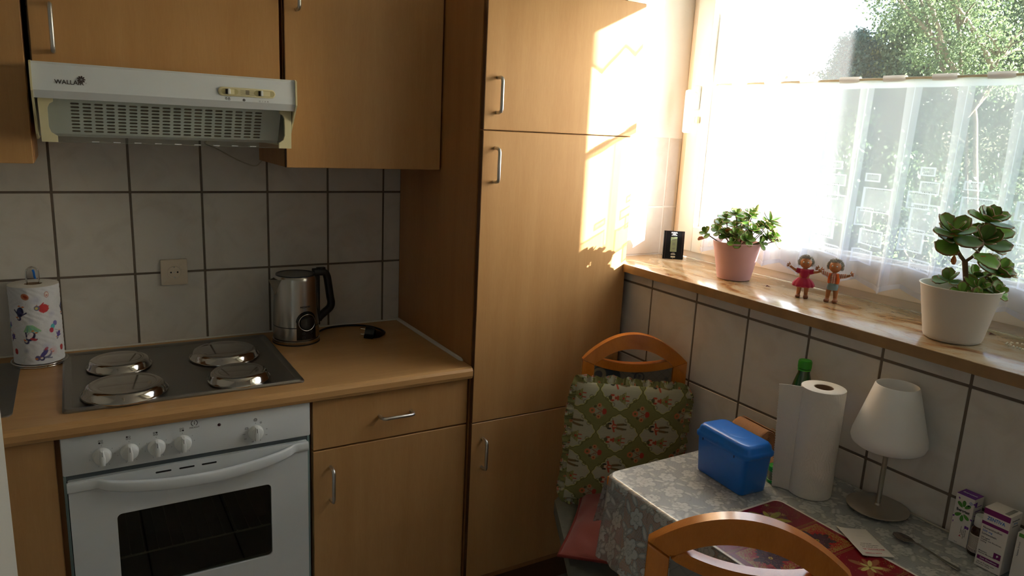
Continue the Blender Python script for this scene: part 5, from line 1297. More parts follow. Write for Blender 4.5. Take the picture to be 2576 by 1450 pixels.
noise = rg.uniform(size=(nv_, nu_)) * .7 + .3 * rg.uniform(size=(nv_ // 3 + 1, nu_ // 3 + 1)).repeat(3, 0).repeat(3, 1)[:nv_, :nu_]
noise2 = rg.uniform(size=(nv_, nu_))
for (d0, d1), kind in zip(bands, (0, 1, 0, 1)):
    inb = (D >= d0) & (D < d1)
    if kind == 1:
        for u0, u1 in ((0.014, W_ * 0.47), (W_ * 0.53, W_ - 0.010)):
            x_, y_ = (U - (u0 + u1) / 2) / ((u1 - u0) / 2), (D - (d0 + d1) / 2) / ((d1 - d0) / 2 - 0.004)
            inside = (np.abs(x_) < 1) & (np.abs(y_) < 1); paint(c, inside * 1.0, L3(140, 20, 18)); e_ = np.maximum(np.abs(x_), np.abs(y_))
            paint(c, inside * (noise < (e_ - 0.35) * 1.0) * 1.0, GLD, 0.8)
    for y_ in (d0 - 0.001, d0 - 0.004): paint(c, np.clip(1 - np.abs(D - y_) / 0.0008, 0, 1), GLD, 0.8 if d0 > 0 else 0)
def poinsettia(cu_, cv_, r, col, n=6, a0=0.3, center=GLD):
    for k in range(n):
        a = a0 + k * 2 * pi / n; L_ = r * (1.0 if k % 2 == 0 else 0.72)
        paint(c, ell(U, V, cu_ + L_ * .55 * cos(a), cv_ + L_ * .55 * sin(a), L_ * .48, L_ * .17, a, 0.15), col); 
        paint(c, seg_(U, V, (cu_, cv_), (cu_ + L_ * cos(a), cv_ + L_ * sin(a)), 0.0005), center * 0.6, 0.35)
    paint(c, ell(U, V, cu_, cv_, r * .13, r * .13), center); paint(c, ell(U, V, cu_, cv_, r * .07, r * .07), L3(90, 20, 20))
poinsettia(W_ - 0.088, H_ - 0.052, 0.046, L3(150, 138, 56), 7, 0.2); poinsettia(0.07, H_ - 0.05, 0.045, L3(150, 138, 56), 7, 0.8)
for cu_, d_ in ((W_ * .76, 0.158), (W_ * .24, 0.158), (W_ * .76, 0.37), (W_ * .24, 0.37)):
    poinsettia(cu_, H_ - d_, 0.040, L3(52, 12, 34), 9, 0.1, L3(180, 160, 50)); poinsettia(cu_, H_ - d_, 0.033, L3(64, 16, 44), 9, 0.45, L3(180, 160, 50))
for cu_ in (W_ * .35, W_ * .8):
    poinsettia(cu_, H_ - 0.270, 0.040, L3(150, 90, 60), 7, 0.2); poinsettia(cu_, H_ - 0.270, 0.026, L3(196, 184, 110), 5, 0.6)
for k in range(14):
    cu_, cv_ = rg.uniform(0.01, W_ - .01), H_ - rg.choice([rg.uniform(0.005, .1), rg.uniform(.215, .31)]); r = rg.uniform(0.003, 0.010)
    for q in range(4): a = q * pi / 4; paint(c, seg_(U, V, (cu_ - r * cos(a), cv_ - r * sin(a)), (cu_ + r * cos(a), cv_ + r * sin(a)), 0.0006), L3(180, 156, 84), 0.8)
    d = np.hypot(U - cu_ - 0.02, V - cv_); paint(c, np.clip(1 - np.abs(d - 0.022) / 0.0006, 0, 1) * (U > cu_), GLD, 0.5)
paint(c, (noise2 > 0.994) * 1.0, L3(190, 150, 80), 0.8)
X = mx0 + 0.006 + U; Y = my0 + 0.006 + V
cornr = 0.017
def roundclip(X, Y, x0, x1, y0, y1, r):
    for sx, cx in ((-1, x0 + r), (1, x1 - r)):
        for sy, cy in ((-1, y0 + r), (1, y1 - r)):
            m_ = ((X - cx) * sx > 0) & ((Y - cy) * sy > 0); d = np.hypot(X - cx, Y - cy) + 1e-9; k_ = np.where(m_ & (d > r), r / d, 1); X = cx + (X - cx) * k_; Y = cy + (Y - cy) * k_
    return X, Y
X, Y = roundclip(X, Y, mx0 + .006, mx1 - .006, my0 + .006, my1 - .006, cornr)
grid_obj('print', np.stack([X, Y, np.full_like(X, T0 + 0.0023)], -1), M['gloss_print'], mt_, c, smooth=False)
# sachet
sm = thing('sachet', 'white paper medicine sachet with red lettering lying upside down', 'sachet', (1.425, -1.675, T0 + .003))
Q = [Vector((1.4225, -1.6110, 0)), Vector((1.4765, -1.6480, 0)), Vector((1.4290, -1.7400, 0)), Vector((1.3680, -1.7100, 0))]
Q = [Vector((1.4200, -1.6110, 0)), Vector((1.4740, -1.6450, 0)), Vector((1.4280, -1.7400, 0)), Vector((1.3690, -1.7080, 0))]
nu_, nv_ = 24, 34
U, V = np.meshgrid(np.linspace(0, 1, nu_), np.linspace(0, 1, nv_))
q = [np.array(v_) for v_ in Q]
P = ((1 - U) * (1 - V))[..., None] * q[0] + (U * (1 - V))[..., None] * q[1] + (U * V)[..., None] * q[2] + ((1 - U) * V)[..., None] * q[3]
P[..., 2] = T0 + 0.0035 + 0.0025 * np.sin(U * pi) * np.sin(V * pi) + 0.0015 * np.sin(V * 9) * np.sin(U * pi) + 0.004 * (1 - U) ** 4
grid_obj('pouch', P, M['packet'], sm, thickness=0.0006)
dU = (Q[1] - Q[0]).normalized(); dV = (Q[3] - Q[0]).normalized()
def sach(s, v_, size, mat, u_=0.5):
    p = Q[0] + (Q[1] - Q[0]) * u_ + (Q[3] - Q[0]) * v_; p.z = T0 + 0.0086
    text(s, size, frame_m(p, -dU, dV), mat, sm, bold=0.01)
sach('ALIUD PHARMA', 0.93, 0.0048, M['packetprint'], 0.40); sach('MACROGOL AL', 0.80, 0.0062, M['packetprint'], 0.52)
sach('13,7 g Pulver zur', 0.73, 0.0046, M['inkgrey'], 0.46); sach('Herstellung einer Lösung', 0.67, 0.0036, M['inkgrey'], 0.5); sach('zum Einnehmen', 0.61, 0.0036, M['inkgrey'], 0.44)
sach('- - - - - - - - - - -', 0.35, 0.003, M['inkgrey'], 0.5); sach('.........................', 0.10, 0.0028, M['inkgrey'], 0.6)
# spoon
sp_ = thing('teaspoon', 'steel teaspoon lying on the lace cloth beside the lamp', 'spoon', (1.515, -1.75, T0))
c0, c1 = Vector((1.5130, -1.7060, 0)), Vector((1.5060, -1.8260, 0)); ax = (c1 - c0).normalized(); sd_ = Vector((-ax.y, ax.x, 0))
def spoon():
    b = B(); rows = []
    prof_ = [(-0.0235, 0.0005), (-0.0205, 0.0075), (-0.013, 0.0125), (0, 0.0148), (0.011, 0.0125), (0.019, 0.0072), (0.025, 0.0034), (0.034, 0.0024), (0.060, 0.0024), (0.090, 0.0034), (0.110, 0.0050), (0.118, 0.0046), (0.1215, 0.002)]
    for a, w_ in prof_:
        row = []
        for k in range(9):
            t_ = k / 4 - 1; z = T0 + 0.0062 + (0.0 if a > 0.02 else -0.0048 * (1 - t_ * t_) * (1 - min(1, (a / 0.0225) ** 2))) - (0.004 * max(0, (a - 0.05) / 0.07)) + 0.003 * math.exp(-((a - 0.04) / 0.02) ** 2)
            p = c0 + ax * a + sd_ * w_ * t_; row.append(b.verts.new((p.x, p.y, z)))
        rows.append(row)
    for A_, C_ in zip(rows, rows[1:]):
        for k in range(8): b.faces.new((A_[k], A_[k + 1], C_[k + 1], C_[k]))
    return b
so2 = obj('blade', spoon(), M['spoonsteel'], sp_, 80); md = so2.modifiers.new('thick', 'SOLIDIFY'); md.thickness = 0.0012
# cartons and brown bottle at the right
def carton(name, label, x0, y0, w_, d_, h_, grp=None):
    """front face towards -X: x0 plane, from y0 (left) to y0-w (right)"""
    t = thing(name, label, 'medicine box', (x0 + d_ / 2, y0 - w_ / 2, T0), group=grp)
    obj('carton', box(B(), x0, x0 + d_, y0 - w_, y0, T0, T0 + h_, 0.0006, 1), M['boxwhite'], t); return t
bxs = carton('medicine_box', 'slim white medicine carton with purple top and green leaves', 1.6055, -1.7490, 0.0375, 0.036, 0.1105)
obj('top_print', box(B(), 1.6060, 1.6410, -1.7860, -1.7495, T0 + .1103, T0 + .1109), M['purple'], bxs)
def LT(s, size, y, z, mat, par, x=None, **k): return text(s, size, LEFTF(x, y, z), mat, par, **k)
LT('Iberogast', 0.0088, -1.7675, 0.9035, M['blackprint'], bxs, 1.6052, bold=0.035, wscale=0.80)
def leafp(par, x, y, z, L_, w_, a, mat):
    b = B(); pts = [(L_ * (0.5 - 0.5 * cos(t)), w_ * sin(t) * (1 - 0.25 * cos(t))) for t in np.linspace(0, 2 * pi, 15)[:-1]]
    prism(b, pts, 0.00015, LEFTF(x, y, z) @ Matrix.Rotation(a, 4, 'Z')); bmesh.ops.recalc_face_normals(b, faces=b.faces); return obj('leaf_print', b, mat, par)
for a, zz in ((2.35, .9105), (1.57, .9125), (0.75, .9105), (3.75, .8970), (4.7, .8945), (5.6, .8970)): leafp(bxs, 1.6053, -1.7675 + (-0.003 * cos(a)), zz, 0.0145, 0.0036, a, M['leafprint'])
for y, z, a in ((-1.7755, .9165, 1.2), (-1.7845, .9260, 0.5), (-1.7575, .9265, 2.0), (-1.7840, .8930, 5.6), (-1.7530, .888, 3.9)): leafp(bxs, 1.6053, y, z, 0.0048, 0.0016, a, M['purple'])
b = tube(B(), [(1.6052, -1.7800 + 0.0030 * cos(a), 0.9260 + 0.0030 * sin(a)) for a in np.linspace(0, 2 * pi, 15)[:-1]], 0.0003, 4, closed=True); tube(b, [(1.6052, -1.7800, .923), (1.6052, -1.7800, .929)], 0.0003, 4); tube(b, [(1.6052, -1.783, .926), (1.6052, -1.777, .926)], 0.0003, 4)
obj('emblem', b, M['blueprint'], bxs)
b = B()
for (y0, y1, z0, z1) in ((-1.7800, -1.7760, .868, .874), (-1.7525, -1.7510, .872, .876), (-1.7840, -1.7805, .868, .8735)): box(b, 1.6053, 1.6056, y0, y1, z0, z1)
obj('colour_patch', b, M['purple'], bxs)
for k, (y, s) in enumerate(((-1.7700, 'Flüssigkeit zum'), (-1.7730, 'Einnehmen'), (-1.7760, 'Wirkstoffe: Iberis amara'), (-1.7790, 'Pflanzenauszüge'))):
    text(s, 0.0026, frame_m((1.6052, y, .857 if k else .862), (0, 0, 1), (0, 1, 0)), M['blackprint'], bxs)
LT('A', 0.006, -1.7700, 0.848, M['packetprint'], bxs, 1.6052, bold=0.03); LT('50 ml', 0.0026, -1.7640, 0.8315, M['inkgrey'], bxs, 1.6052)
text('Iberogast', 0.0075, frame_m((1.6235, -1.7675, T0 + .1110), (0, -1, 0), (1, 0, 0)), M['whiteprint'], bxs, bold=0.03)
b = B(); 
for k in range(6): box(b, 1.612, 1.636, -1.7867, -1.7864, .868 + k * .010, .8695 + k * .010)
box(b, 1.609, 1.617, -1.7867, -1.7864, .920, .930); obj('side_print', b, M['purple'], bxs)
mb = thing('medicine_bottle', 'brown glass medicine bottle with white screw cap between the cartons', 'bottle', (1.608, -1.806, T0))
obj('body', lathe(B(), [(0, T0), (0.014, T0), (0.0158, T0 + .002), (0.0158, T0 + .052), (0.013, T0 + .060), (0.0095, T0 + .064), (0.0095, T0 + .070)], 1.604, -1.8065, 32), M['amber'], mb, 40)
obj('label', lathe(B(), [(0.01605, T0 + .008), (0.01615, T0 + .008), (0.01615, T0 + .046), (0.01605, T0 + .046)], 1.604, -1.8065, 32), M['labelwhite'], mb)
b = B()
for k in range(12):
    z = T0 + .018 + k * 0.0022; tube(b, [(1.604 + 0.0163 * cos(a), -1.8065 + 0.0163 * sin(a), z) for a in np.linspace(pi * .72, pi * 1.45, 10)], 0.00035, 3)
for k in range(12): a = pi * (.78 + k * .05); tube(b, [(1.604 + 0.0163 * cos(a), -1.8065 + 0.0163 * sin(a), T0 + .009), (1.604 + 0.0163 * cos(a), -1.8065 + 0.0163 * sin(a), T0 + .0155)], 0.0005, 3)
obj('label_print', b, M['blackprint'], mb)
obj('cap', lathe(B(), [(0.0120, T0 + .063), (0.0128, T0 + .064), (0.0128, T0 + .083), (0.0118, T0 + .0855), (0, T0 + .0855)], 1.604, -1.8065, 32), M['white_plastic'], mb, 40)
za = 1.5620
zb_ = carton('medicine_box', 'large white medicine carton with burgundy bands and blue lettering', za, -1.8245, 0.0485, 0.045, 0.1265)
b = B(); y0, y1 = -1.8728, -1.8247
obj('top_band', box(B(), za - .0003, za, y0, y1, .9405, .9520), M['burgundy'], zb_); obj('mid_band', box(B(), za - .0003, za, y0, y1, .9180, .9245), M['burgundy'], zb_)
obj('low_band', box(B(), za - .0003, za, y0 + .004, y1 - .003, .8425, .8505), M['burgundy'], zb_); obj('patch', box(B(), za - .0003, za, y0 + .004, y0 + .017, .8570, .8690), M['burgundy'], zb_)
yc = (y0 + y1) / 2
LT('ZENTIVA', 0.0100, yc, .9330, M['blueprint'], zb_, za - .0002, bold=0.02, wscale=0.80)
for s, z, sz, mat in (('Novaminsulfon', .9115, .0058, 'blackprint'), ('500 mg', .9050, .0062, 'blueprint'), ('Lichtenstein', .8985, .0056, 'blackprint'), ('500 mg/ml', .8905, .0038, 'blackprint'), ('Tropfen zum Einnehmen,', .8862, .0038, 'blackprint'), ('Lösung', .8820, .0038, 'blackprint'), ('Metamizol-', .8610, .0036, 'blackprint'), ('Natrium-Monohydrat', .8568, .0036, 'blackprint'), ('100 ml Tropfen zum', .8370, .0040, 'blackprint'), ('Einnehmen, Lösung', .8332, .0032, 'blackprint')):
    LT(s, sz, y1 - .0035, z, M[mat], zb_, za - .0002, align='LEFT', bold=0.01)
LT('Zum Einnehmen', .0048, yc, .8465, M['whiteprint'], zb_, za - .0004, bold=.01)
b = B(); prism(b, [(0, 0), (.003, 0), (.0015, -.002), (.0035, -.002), (-.001, -.006), (.0003, -.003), (-.0012, -.003)], .0002, LEFTF(za - .0004, y0 + .011, .866)); bmesh.ops.recalc_face_normals(b, faces=b.faces); obj('bolt_print', b, M['whiteprint'], zb_)
for s, x_, sz in (('Novaminsulfon', .942, .0048), ('500 mg', .936, .005), ('Lichtenstein', .930, .0045)): text(s, sz, frame_m((za + .022, y0 - .0003, x_), (1, 0, 0), (0, 0, 1)), M['blueprint'] if '500' in s else M['blackprint'], zb_)
obj('flap', box(B(), za + .004, za + .040, y0 + .006, y0 + .014, .9530, .9536), M['inkgrey'] if False else plain('grey_stamp', srgb(150, 146, 138), .6), zb_)
zc_ = carton('medicine_box', 'plain pale carton cut by the right edge of the view', 1.5600, -1.8890, 0.05, 0.03, 0.1060)
b = box(B(), 1.5597, 1.5600, -1.938, -1.892, .925, .9325); obj('corner_print', b, M['leafprint'], zc_)
text('Tabletten 20 Stück', .004, frame_m((1.5597, -1.8955, .90), (0, 0, 1), (0, 1, 0)), M['inkgrey'], zc_)
gb = thing('medicine_box', 'dark green topped carton behind the burgundy banded one', 'medicine box', (1.62, -1.905, T0))
obj('carton', box(B(), 1.600, 1.636, -1.935, -1.884, T0, .942, .0006, 1), M['boxwhite'], gb); obj('print', box(B(), 1.5997, 1.600, -1.934, -1.885, .915, .940), plain('dark_green_print', srgb(30, 90, 60), .5), gb)
# crumpled napkin at the bottom edge
n = 60; U, V = np.meshgrid(np.linspace(0, 2 * pi, n, endpoint=False), np.linspace(0, 1, 16))
R_ = 0.034 * (1 + 0.09 * np.sin(U * 9) + 0.05 * np.sin(U * 5 + 1)); P = np.stack([1.362 + R_ * V * np.cos(U), -1.826 + R_ * V * np.sin(U), T0 + 0.003 + 0.012 * (1 - V ** 2) + 0.003 * np.sin(U * 7) * V], -1)
tag(grid_obj('napkin', P, M['wafer'], None, None, closed_u=True, thickness=0.001), 'crumpled beige paper scrap on the red placemat, at the bottom edge', 'napkin')

# ------------------------------------------------------------------ on the sill
S0 = 1.2182
ck = thing('weather_station', 'small black digital thermometer clock leaning in the sill corner', 'thermometer', (1.852, -0.572, S0))
cu_dir = (Vector((1.881, -0.603, 0)) - Vector((1.823, -0.562, 0))).normalized(); nrm = Vector((cu_dir.y, -cu_dir.x, 0))  # towards the room
upv = (Vector((0, 0, 1)) - nrm * 0.10).normalized()
cm = frame_m(Vector((1.852, -0.5825, S0 + .0008)), cu_dir, upv)
b = B(); prism(b, rrect(0.0715, 0.099, 0.0015, 2, 0, 0.0495), 0.012, cm, 0.001); obj('case', b, M['gloss_black'], ck)
z1 = Matrix.Translation((0, 0, .0122))
b = B(); prism(b, rrect(0.0225, 0.052, 0.001, 2, 0, .052), .0003, cm @ z1); obj('screen', b, M['lcd'], ck)
for s, y, sz in (('20:41', .068, .0085), ('30.', .053, .0125), ('44', .037, .0105)): text(s, sz, cm @ Matrix.Translation((0, y, .0126)), M['inkgrey'], ck, wscale=.8)
text('AURIOL', .0062, cm @ Matrix.Translation((0, .0925, .0122)), M['whiteprint'], ck, bold=.02); text('RADIO', .0038, cm @ Matrix.Translation((0, .0875, .0122)), M['whiteprint'], ck, bold=.02)
text('CONTROLLED', .0030, cm @ Matrix.Translation((0, .0838, .0122)), M['whiteprint'], ck, bold=.02)
b = B()
for y, w_, h_ in ((.0175, .0155, .0032), (.0085, .0155, .006)): prism(b, rrect(w_, h_, .0008, 2, 0, y), .0012, cm @ z1)
obj('button', b, plain('grey_button', srgb(150, 150, 130), .4), ck)
text('SNOOZE', .0024, cm @ Matrix.Translation((0, .0215, .0122)), M['whiteprint'], ck); text('SET', .0024, cm @ Matrix.Translation((0, .003, .0122)), M['whiteprint'], ck)
b = B()
for x in (-.029, .029): prism(b, [(x - .0003, .003), (x + .0003, .003), (x + .0003, .097), (x - .0003, .097)], .0002, cm @ z1)
obj('groove', b, plain('brown_line', srgb(60, 40, 34), .4), ck)
b = B(); prism(b, [(-.01, .01), (.01, .01), (.01, .06), (-.01, .06)], -.001, cm @ Matrix.Translation((0, 0, 0)) @ Matrix.Rotation(radians(-18), 4, 'X')); obj('stand', b, M['black'], ck)

# leaves: shared meshes with a red scalloped rim
def leaf_mesh(seed, L_=1.0, fold=0.25, dark=1.0):
    rg = random.Random(seed); bm = B(); n, k = 9, 4; rows = []; cols = []
    gr = L3(116 * dark, 156 * dark, 62 * dark); rim = L3(136, 70, 44); mid = L3(112 * dark, 142 * dark, 62 * dark)
    for i in range(n + 1):
        t = i / n; w_ = 0.40 * (math.sin(pi * min(1, t ** 1.35)) ** 0.55) if t > 0.1 else 0.06 + 0.3 * t
        w_ *= (1 + 0.05 * (-1) ** i * (1 if t > .3 else 0)); row = []
        if i == n: w_ = 0.16
        for j in range(-k, k + 1):
            s = j / k; z = fold * abs(s) ** 1.5 * w_ + 0.16 * t * t * rg.uniform(.9, 1.1) - 0.02
            v = bm.verts.new((s * w_ * L_, t * L_, z * L_)); row.append(v)
            e = max(abs(s), (t - .55) / .45 * 1.0 if t > .9 else 0); f = max(0, (e - .90) / .10) * .8 if t > .35 else 0
            col = gr * (1 - f) + rim * f
            if abs(s) < .15 and t < .8: col = mid
            cols.append(col)
        rows.append(row)
    for A_, C_ in zip(rows, rows[1:]):
        for j in range(2 * k): bm.faces.new((A_[j], A_[j + 1], C_[j + 1], C_[j]))
    # give the leaf flesh
    me = bpy.data.meshes.new('leaf'); bm.to_mesh(me); bm.free(); me.materials.append(M['leaf'])
    for p in me.polygons: p.use_smooth = True
    a = me.color_attributes.new('print', 'FLOAT_COLOR', 'POINT'); arr = np.ones((len(cols), 4)); arr[:, :3] = np.array(cols); a.data.foreach_set('color', arr.reshape(-1).astype(np.float32))
    return me
LEAF = [leaf_mesh(i, fold=0.15 + 0.12 * i, dark=(0.85, 1.0, 1.12, 0.95)[i]) for i in range(4)]
DRY = leaf_mesh(9, fold=0.9); 
for d_ in DRY.color_attributes['print'].data: d_.color = (*L3(176, 104, 60), 1)
YEL = leaf_mesh(11, fold=0.3)
for d_ in YEL.color_attributes['print'].data: d_.color = (*L3(186, 196, 110), 1)
def put_leaf(root, p, dirv, up, L_, me, wsc=1.0, name='leaf'):
    y = Vector(dirv).normalized(); z = Vector(up); z = (z - y * z.dot(y)); z = z.normalized() if z.length > 1e-4 else y.orthogonal().normalized(); x = y.cross(z)
    o = bpy.data.objects.new(name, me); COL.objects.link(o); o.parent = root
    mm = Matrix(((x.x * wsc, y.x, z.x, 0), (x.y * wsc, y.y, z.y, 0), (x.z * wsc, y.z, z.z, 0), (0, 0, 0, 1))) @ Matrix.Diagonal((L_, L_, L_, 1)); q = Vector(p) - off(root)
    mm.translation = q; o.matrix_local = mm
    if me is LEAF[0] or me is LEAF[1] or me is LEAF[2] or me is LEAF[3]:
        md = o.modifiers.new('flesh', 'SOLIDIFY'); md.thickness = 0.045
    return o
def rosette(root, p, axis, n, L_, rg, spread=0.9, tiers=2):
    axis = Vector(axis).normalized(); u = axis.orthogonal().normalized(); v = axis.cross(u)
    a0 = rg.uniform(0, 6)
    for k in range(n):
        a = a0 + k * 2.4 + rg.uniform(-.25, .25); tier = k / n; el = (-0.12 + tiers * 0.60 * tier) * spread
        dr = (u * cos(a) + v * sin(a)) * cos(el) + axis * sin(el); L2 = L_ * (1.05 - 0.5 * tier) * rg.uniform(.85, 1.12)
        put_leaf(root, Vector(p) + axis * (0.006 * tier), dr, axis - dr * 0.2, L2, LEAF[rg.randrange(4)], rg.uniform(.95, 1.2))
def potted(label, cx, cy, prof, soilz, soilr, matp):
    t = thing('potted_succulent', label, 'potted plant', (cx, cy, S0)); obj('pot', lathe(B(), prof, cx, cy, 64), matp, t, 40)
    obj('soil', lathe(B(), [(soilr, soilz), (soilr * .6, soilz + .004), (0, soilz + .005)], cx, cy, 28), M['soil'], t, 60); return t
# screen-plane helpers for the plants: r = camera right on the ground, measured about the pot axis
RT = Vector((0.858, -0.511, 0)); BK = Vector((0.511, 0.858, 0)); UP = Vector((0, 0, 1))
pk = potted('bushy succulent in a matt pink pot on the sill', 1.800, -0.913, [(0, S0), (0.046, S0), (0.050, S0 + .002), (0.0725, 1.333), (0.0733, 1.3345), (0.0725, 1.3355), (0.0700, 1.3345), (0.0685, 1.320)], 1.318, 0.069, M['pink'])
rg = random.Random(12); base = Vector((1.800, -0.913, 1.320))
tips = [(-.098, .0, .034, 'small'), (-.070, -.02, .046, 's'), (-.040, .01, .083, 'm'), (-.015, -.01, .096, 'm'), (-.050, .02, .060, 'm'), (-.045, -.03, .035, 'm'), (.005, .0, .075, 'm'), (.030, .0, .092, 'm'), (.045, .02, .104, 's'), (-.020, -.04, .040, 'm'),
        (.010, -.05, .028, 'm'), (.035, -.02, .052, 'm'), (.060, .01, .058, 'm'), (.085, .0, .060, 'm'), (.100, .02, .078, 'l'), (.080, -.03, .034, 'm'), (.102, -.01, .038, 'm'), (.055, -.05, .020, 's'), (-.005, .03, .055, 'm'), (.025, .04, .070, 'm'), (-.030, -.055, .020, 's'), (.116, .0, .022, 's')]
stems = B()
for i, (r_, bk, z, k) in enumerate(tips):
    tip = base + RT * r_ + BK * bk + UP * z; root_p = base + RT * (r_ * .30 + rg.uniform(-.01, .01)) + BK * (bk * .4); midp = (tip + root_p) / 2 + UP * (-.004) + RT * rg.uniform(-.006, .006)
    tube(stems, curve_pts([root_p, midp, tip], 3), 0.0017, 5)
    Lr = {'s': .019, 'm': .0235, 'l': .034, 'small': .022}[k]
    rosette(pk, tip, (tip - root_p).normalized() + UP * .5 - BK * .55, {'s': 6, 'm': 9, 'l': 7, 'small': 6}[k], Lr * 1.3, rg)
obj('stems', stems, M['stem'], pk, 80)
put_leaf(pk, base + RT * (-.097) + UP * .022, -RT + UP * -.6, UP, .026, DRY); put_leaf(pk, base + RT * .046 + UP * .108, RT * .4 + UP, BK, .024, YEL, .7)
for k in range(9): put_leaf(pk, base + RT * rg.uniform(-.05, .06) + BK * rg.uniform(-.05, .0) + UP * rg.uniform(.004, .05), RT * rg.uniform(-1, 1) - BK * .5 + UP * rg.uniform(-.6, .4), UP, rg.uniform(.014, .024), DRY)
# white pot plant
wp = potted('tall succulent in a white pot nearest the right end of the sill', 1.756, -1.607, [(0, S0), (0.052, S0), (0.0585, S0 + .004), (0.0605, S0 + .010), (0.0810, 1.3400), (0.0835, 1.3425), (0.0830, 1.3440), (0.0800, 1.3430), (0.0780, 1.3300), (0.0740, 1.306)], 1.3150, 0.0755, M['whitepot'])
base = Vector((1.756, -1.607, 1.318)); rg = random.Random(5)
def W(r_, bk, z): return base + RT * r_ + BK * bk + UP * z
st_ = B()
tube(st_, curve_pts([W(.016, 0, -.005), W(.010, 0, .030), W(.002, 0, .065), W(-.002, 0, .082)], 4), [.0068] * 4 + [.006] * 9, 8)
tube(st_, curve_pts([W(-.002, 0, .080), W(-.020, -.004, .098), W(-.038, -.008, .122), W(-.042, -.010, .140)], 4), .0042, 7)
tube(st_, curve_pts([W(-.001, 0, .080), W(.012, -.004, .094), W(.022, -.01, .115), W(.026, -.01, .138), W(.030, 0, .170)], 4), .0036, 7)
tube(st_, curve_pts([W(.022, 0, .0), W(.035, 0, .030), W(.058, 0, .052), W(.074, .0, .062)], 4), .0030, 6)
obj('stem', st_, M['stem'], wp, 60)
for (r_, bk, z, ax, n, L_) in ((-.044, -.010, .142, (-.15, 0, 1), 9, .046), (.022, -.012, .128, (0, -.3, 1), 9, .046), (.034, 0, .172, (.15, 0, 1), 10, .040), (.076, 0, .064, (.35, -.2, 1), 8, .038), (.026, -.02, .024, (0, -.4, 1), 7, .030), (.056, -.03, .018, (.3, -.4, 1), 7, .028), (-.024, .01, .034, (-.4, 0, 1), 6, .030), (.070, .01, .030, (.5, 0, .8), 6, .030), (.040, .02, .040, (.1, 0, 1), 6, .030), (-.010, -.02, .012, (-.2, -.5, .8), 5, .024), (.005, -.04, .010, (0, -.6, .8), 5, .024)):
    rosette(wp, W(r_, bk, z), RT * ax[0] + BK * (ax[1] - .45) + UP * ax[2], n, L_ * 1.2, rg, spread=1.0)
for (r_, bk, z, dx, dy, dz, L_, me) in ((-.040, -.012, .128, -.75, -.35, -.62, .052, 1), (.012, -.01, .112, -.85, -.5, .12, .040, 0), (.008, -.012, .100, .75, -.4, -.55, .054, 2), (-.038, -.01, .130, -1, -.1, .10, .046, 1), (.046, 0, .140, 1, 0, .25, .046, 2), (.062, 0, .060, .9, -.2, -.02, .044, 1), (.045, .0, .120, .8, 0, -.35, .040, 0)):
    put_leaf(wp, W(r_, bk, z), RT * dx + BK * dy + UP * dz, UP - BK * .6, L_, LEAF[me], 1.25)
OR = leaf_mesh(15, fold=0.5)
for d_ in OR.color_attributes['print'].data: d_.color = (*L3(190, 104, 30), 1)
for (r_, z, dx, dz, L_) in ((-.018, .136, -1, -.15, .040), (.010, .090, 1, -.2, .030), (-.034, .096, .1, -1, .022), (.030, .000, .6, .2, .026), (.060, .002, .8, .1, .022), (.070, .052, .6, .1, .018)): put_leaf(wp, W(r_, -.01, z), RT * dx + UP * dz - BK * .2, BK + UP, L_, OR, .7)

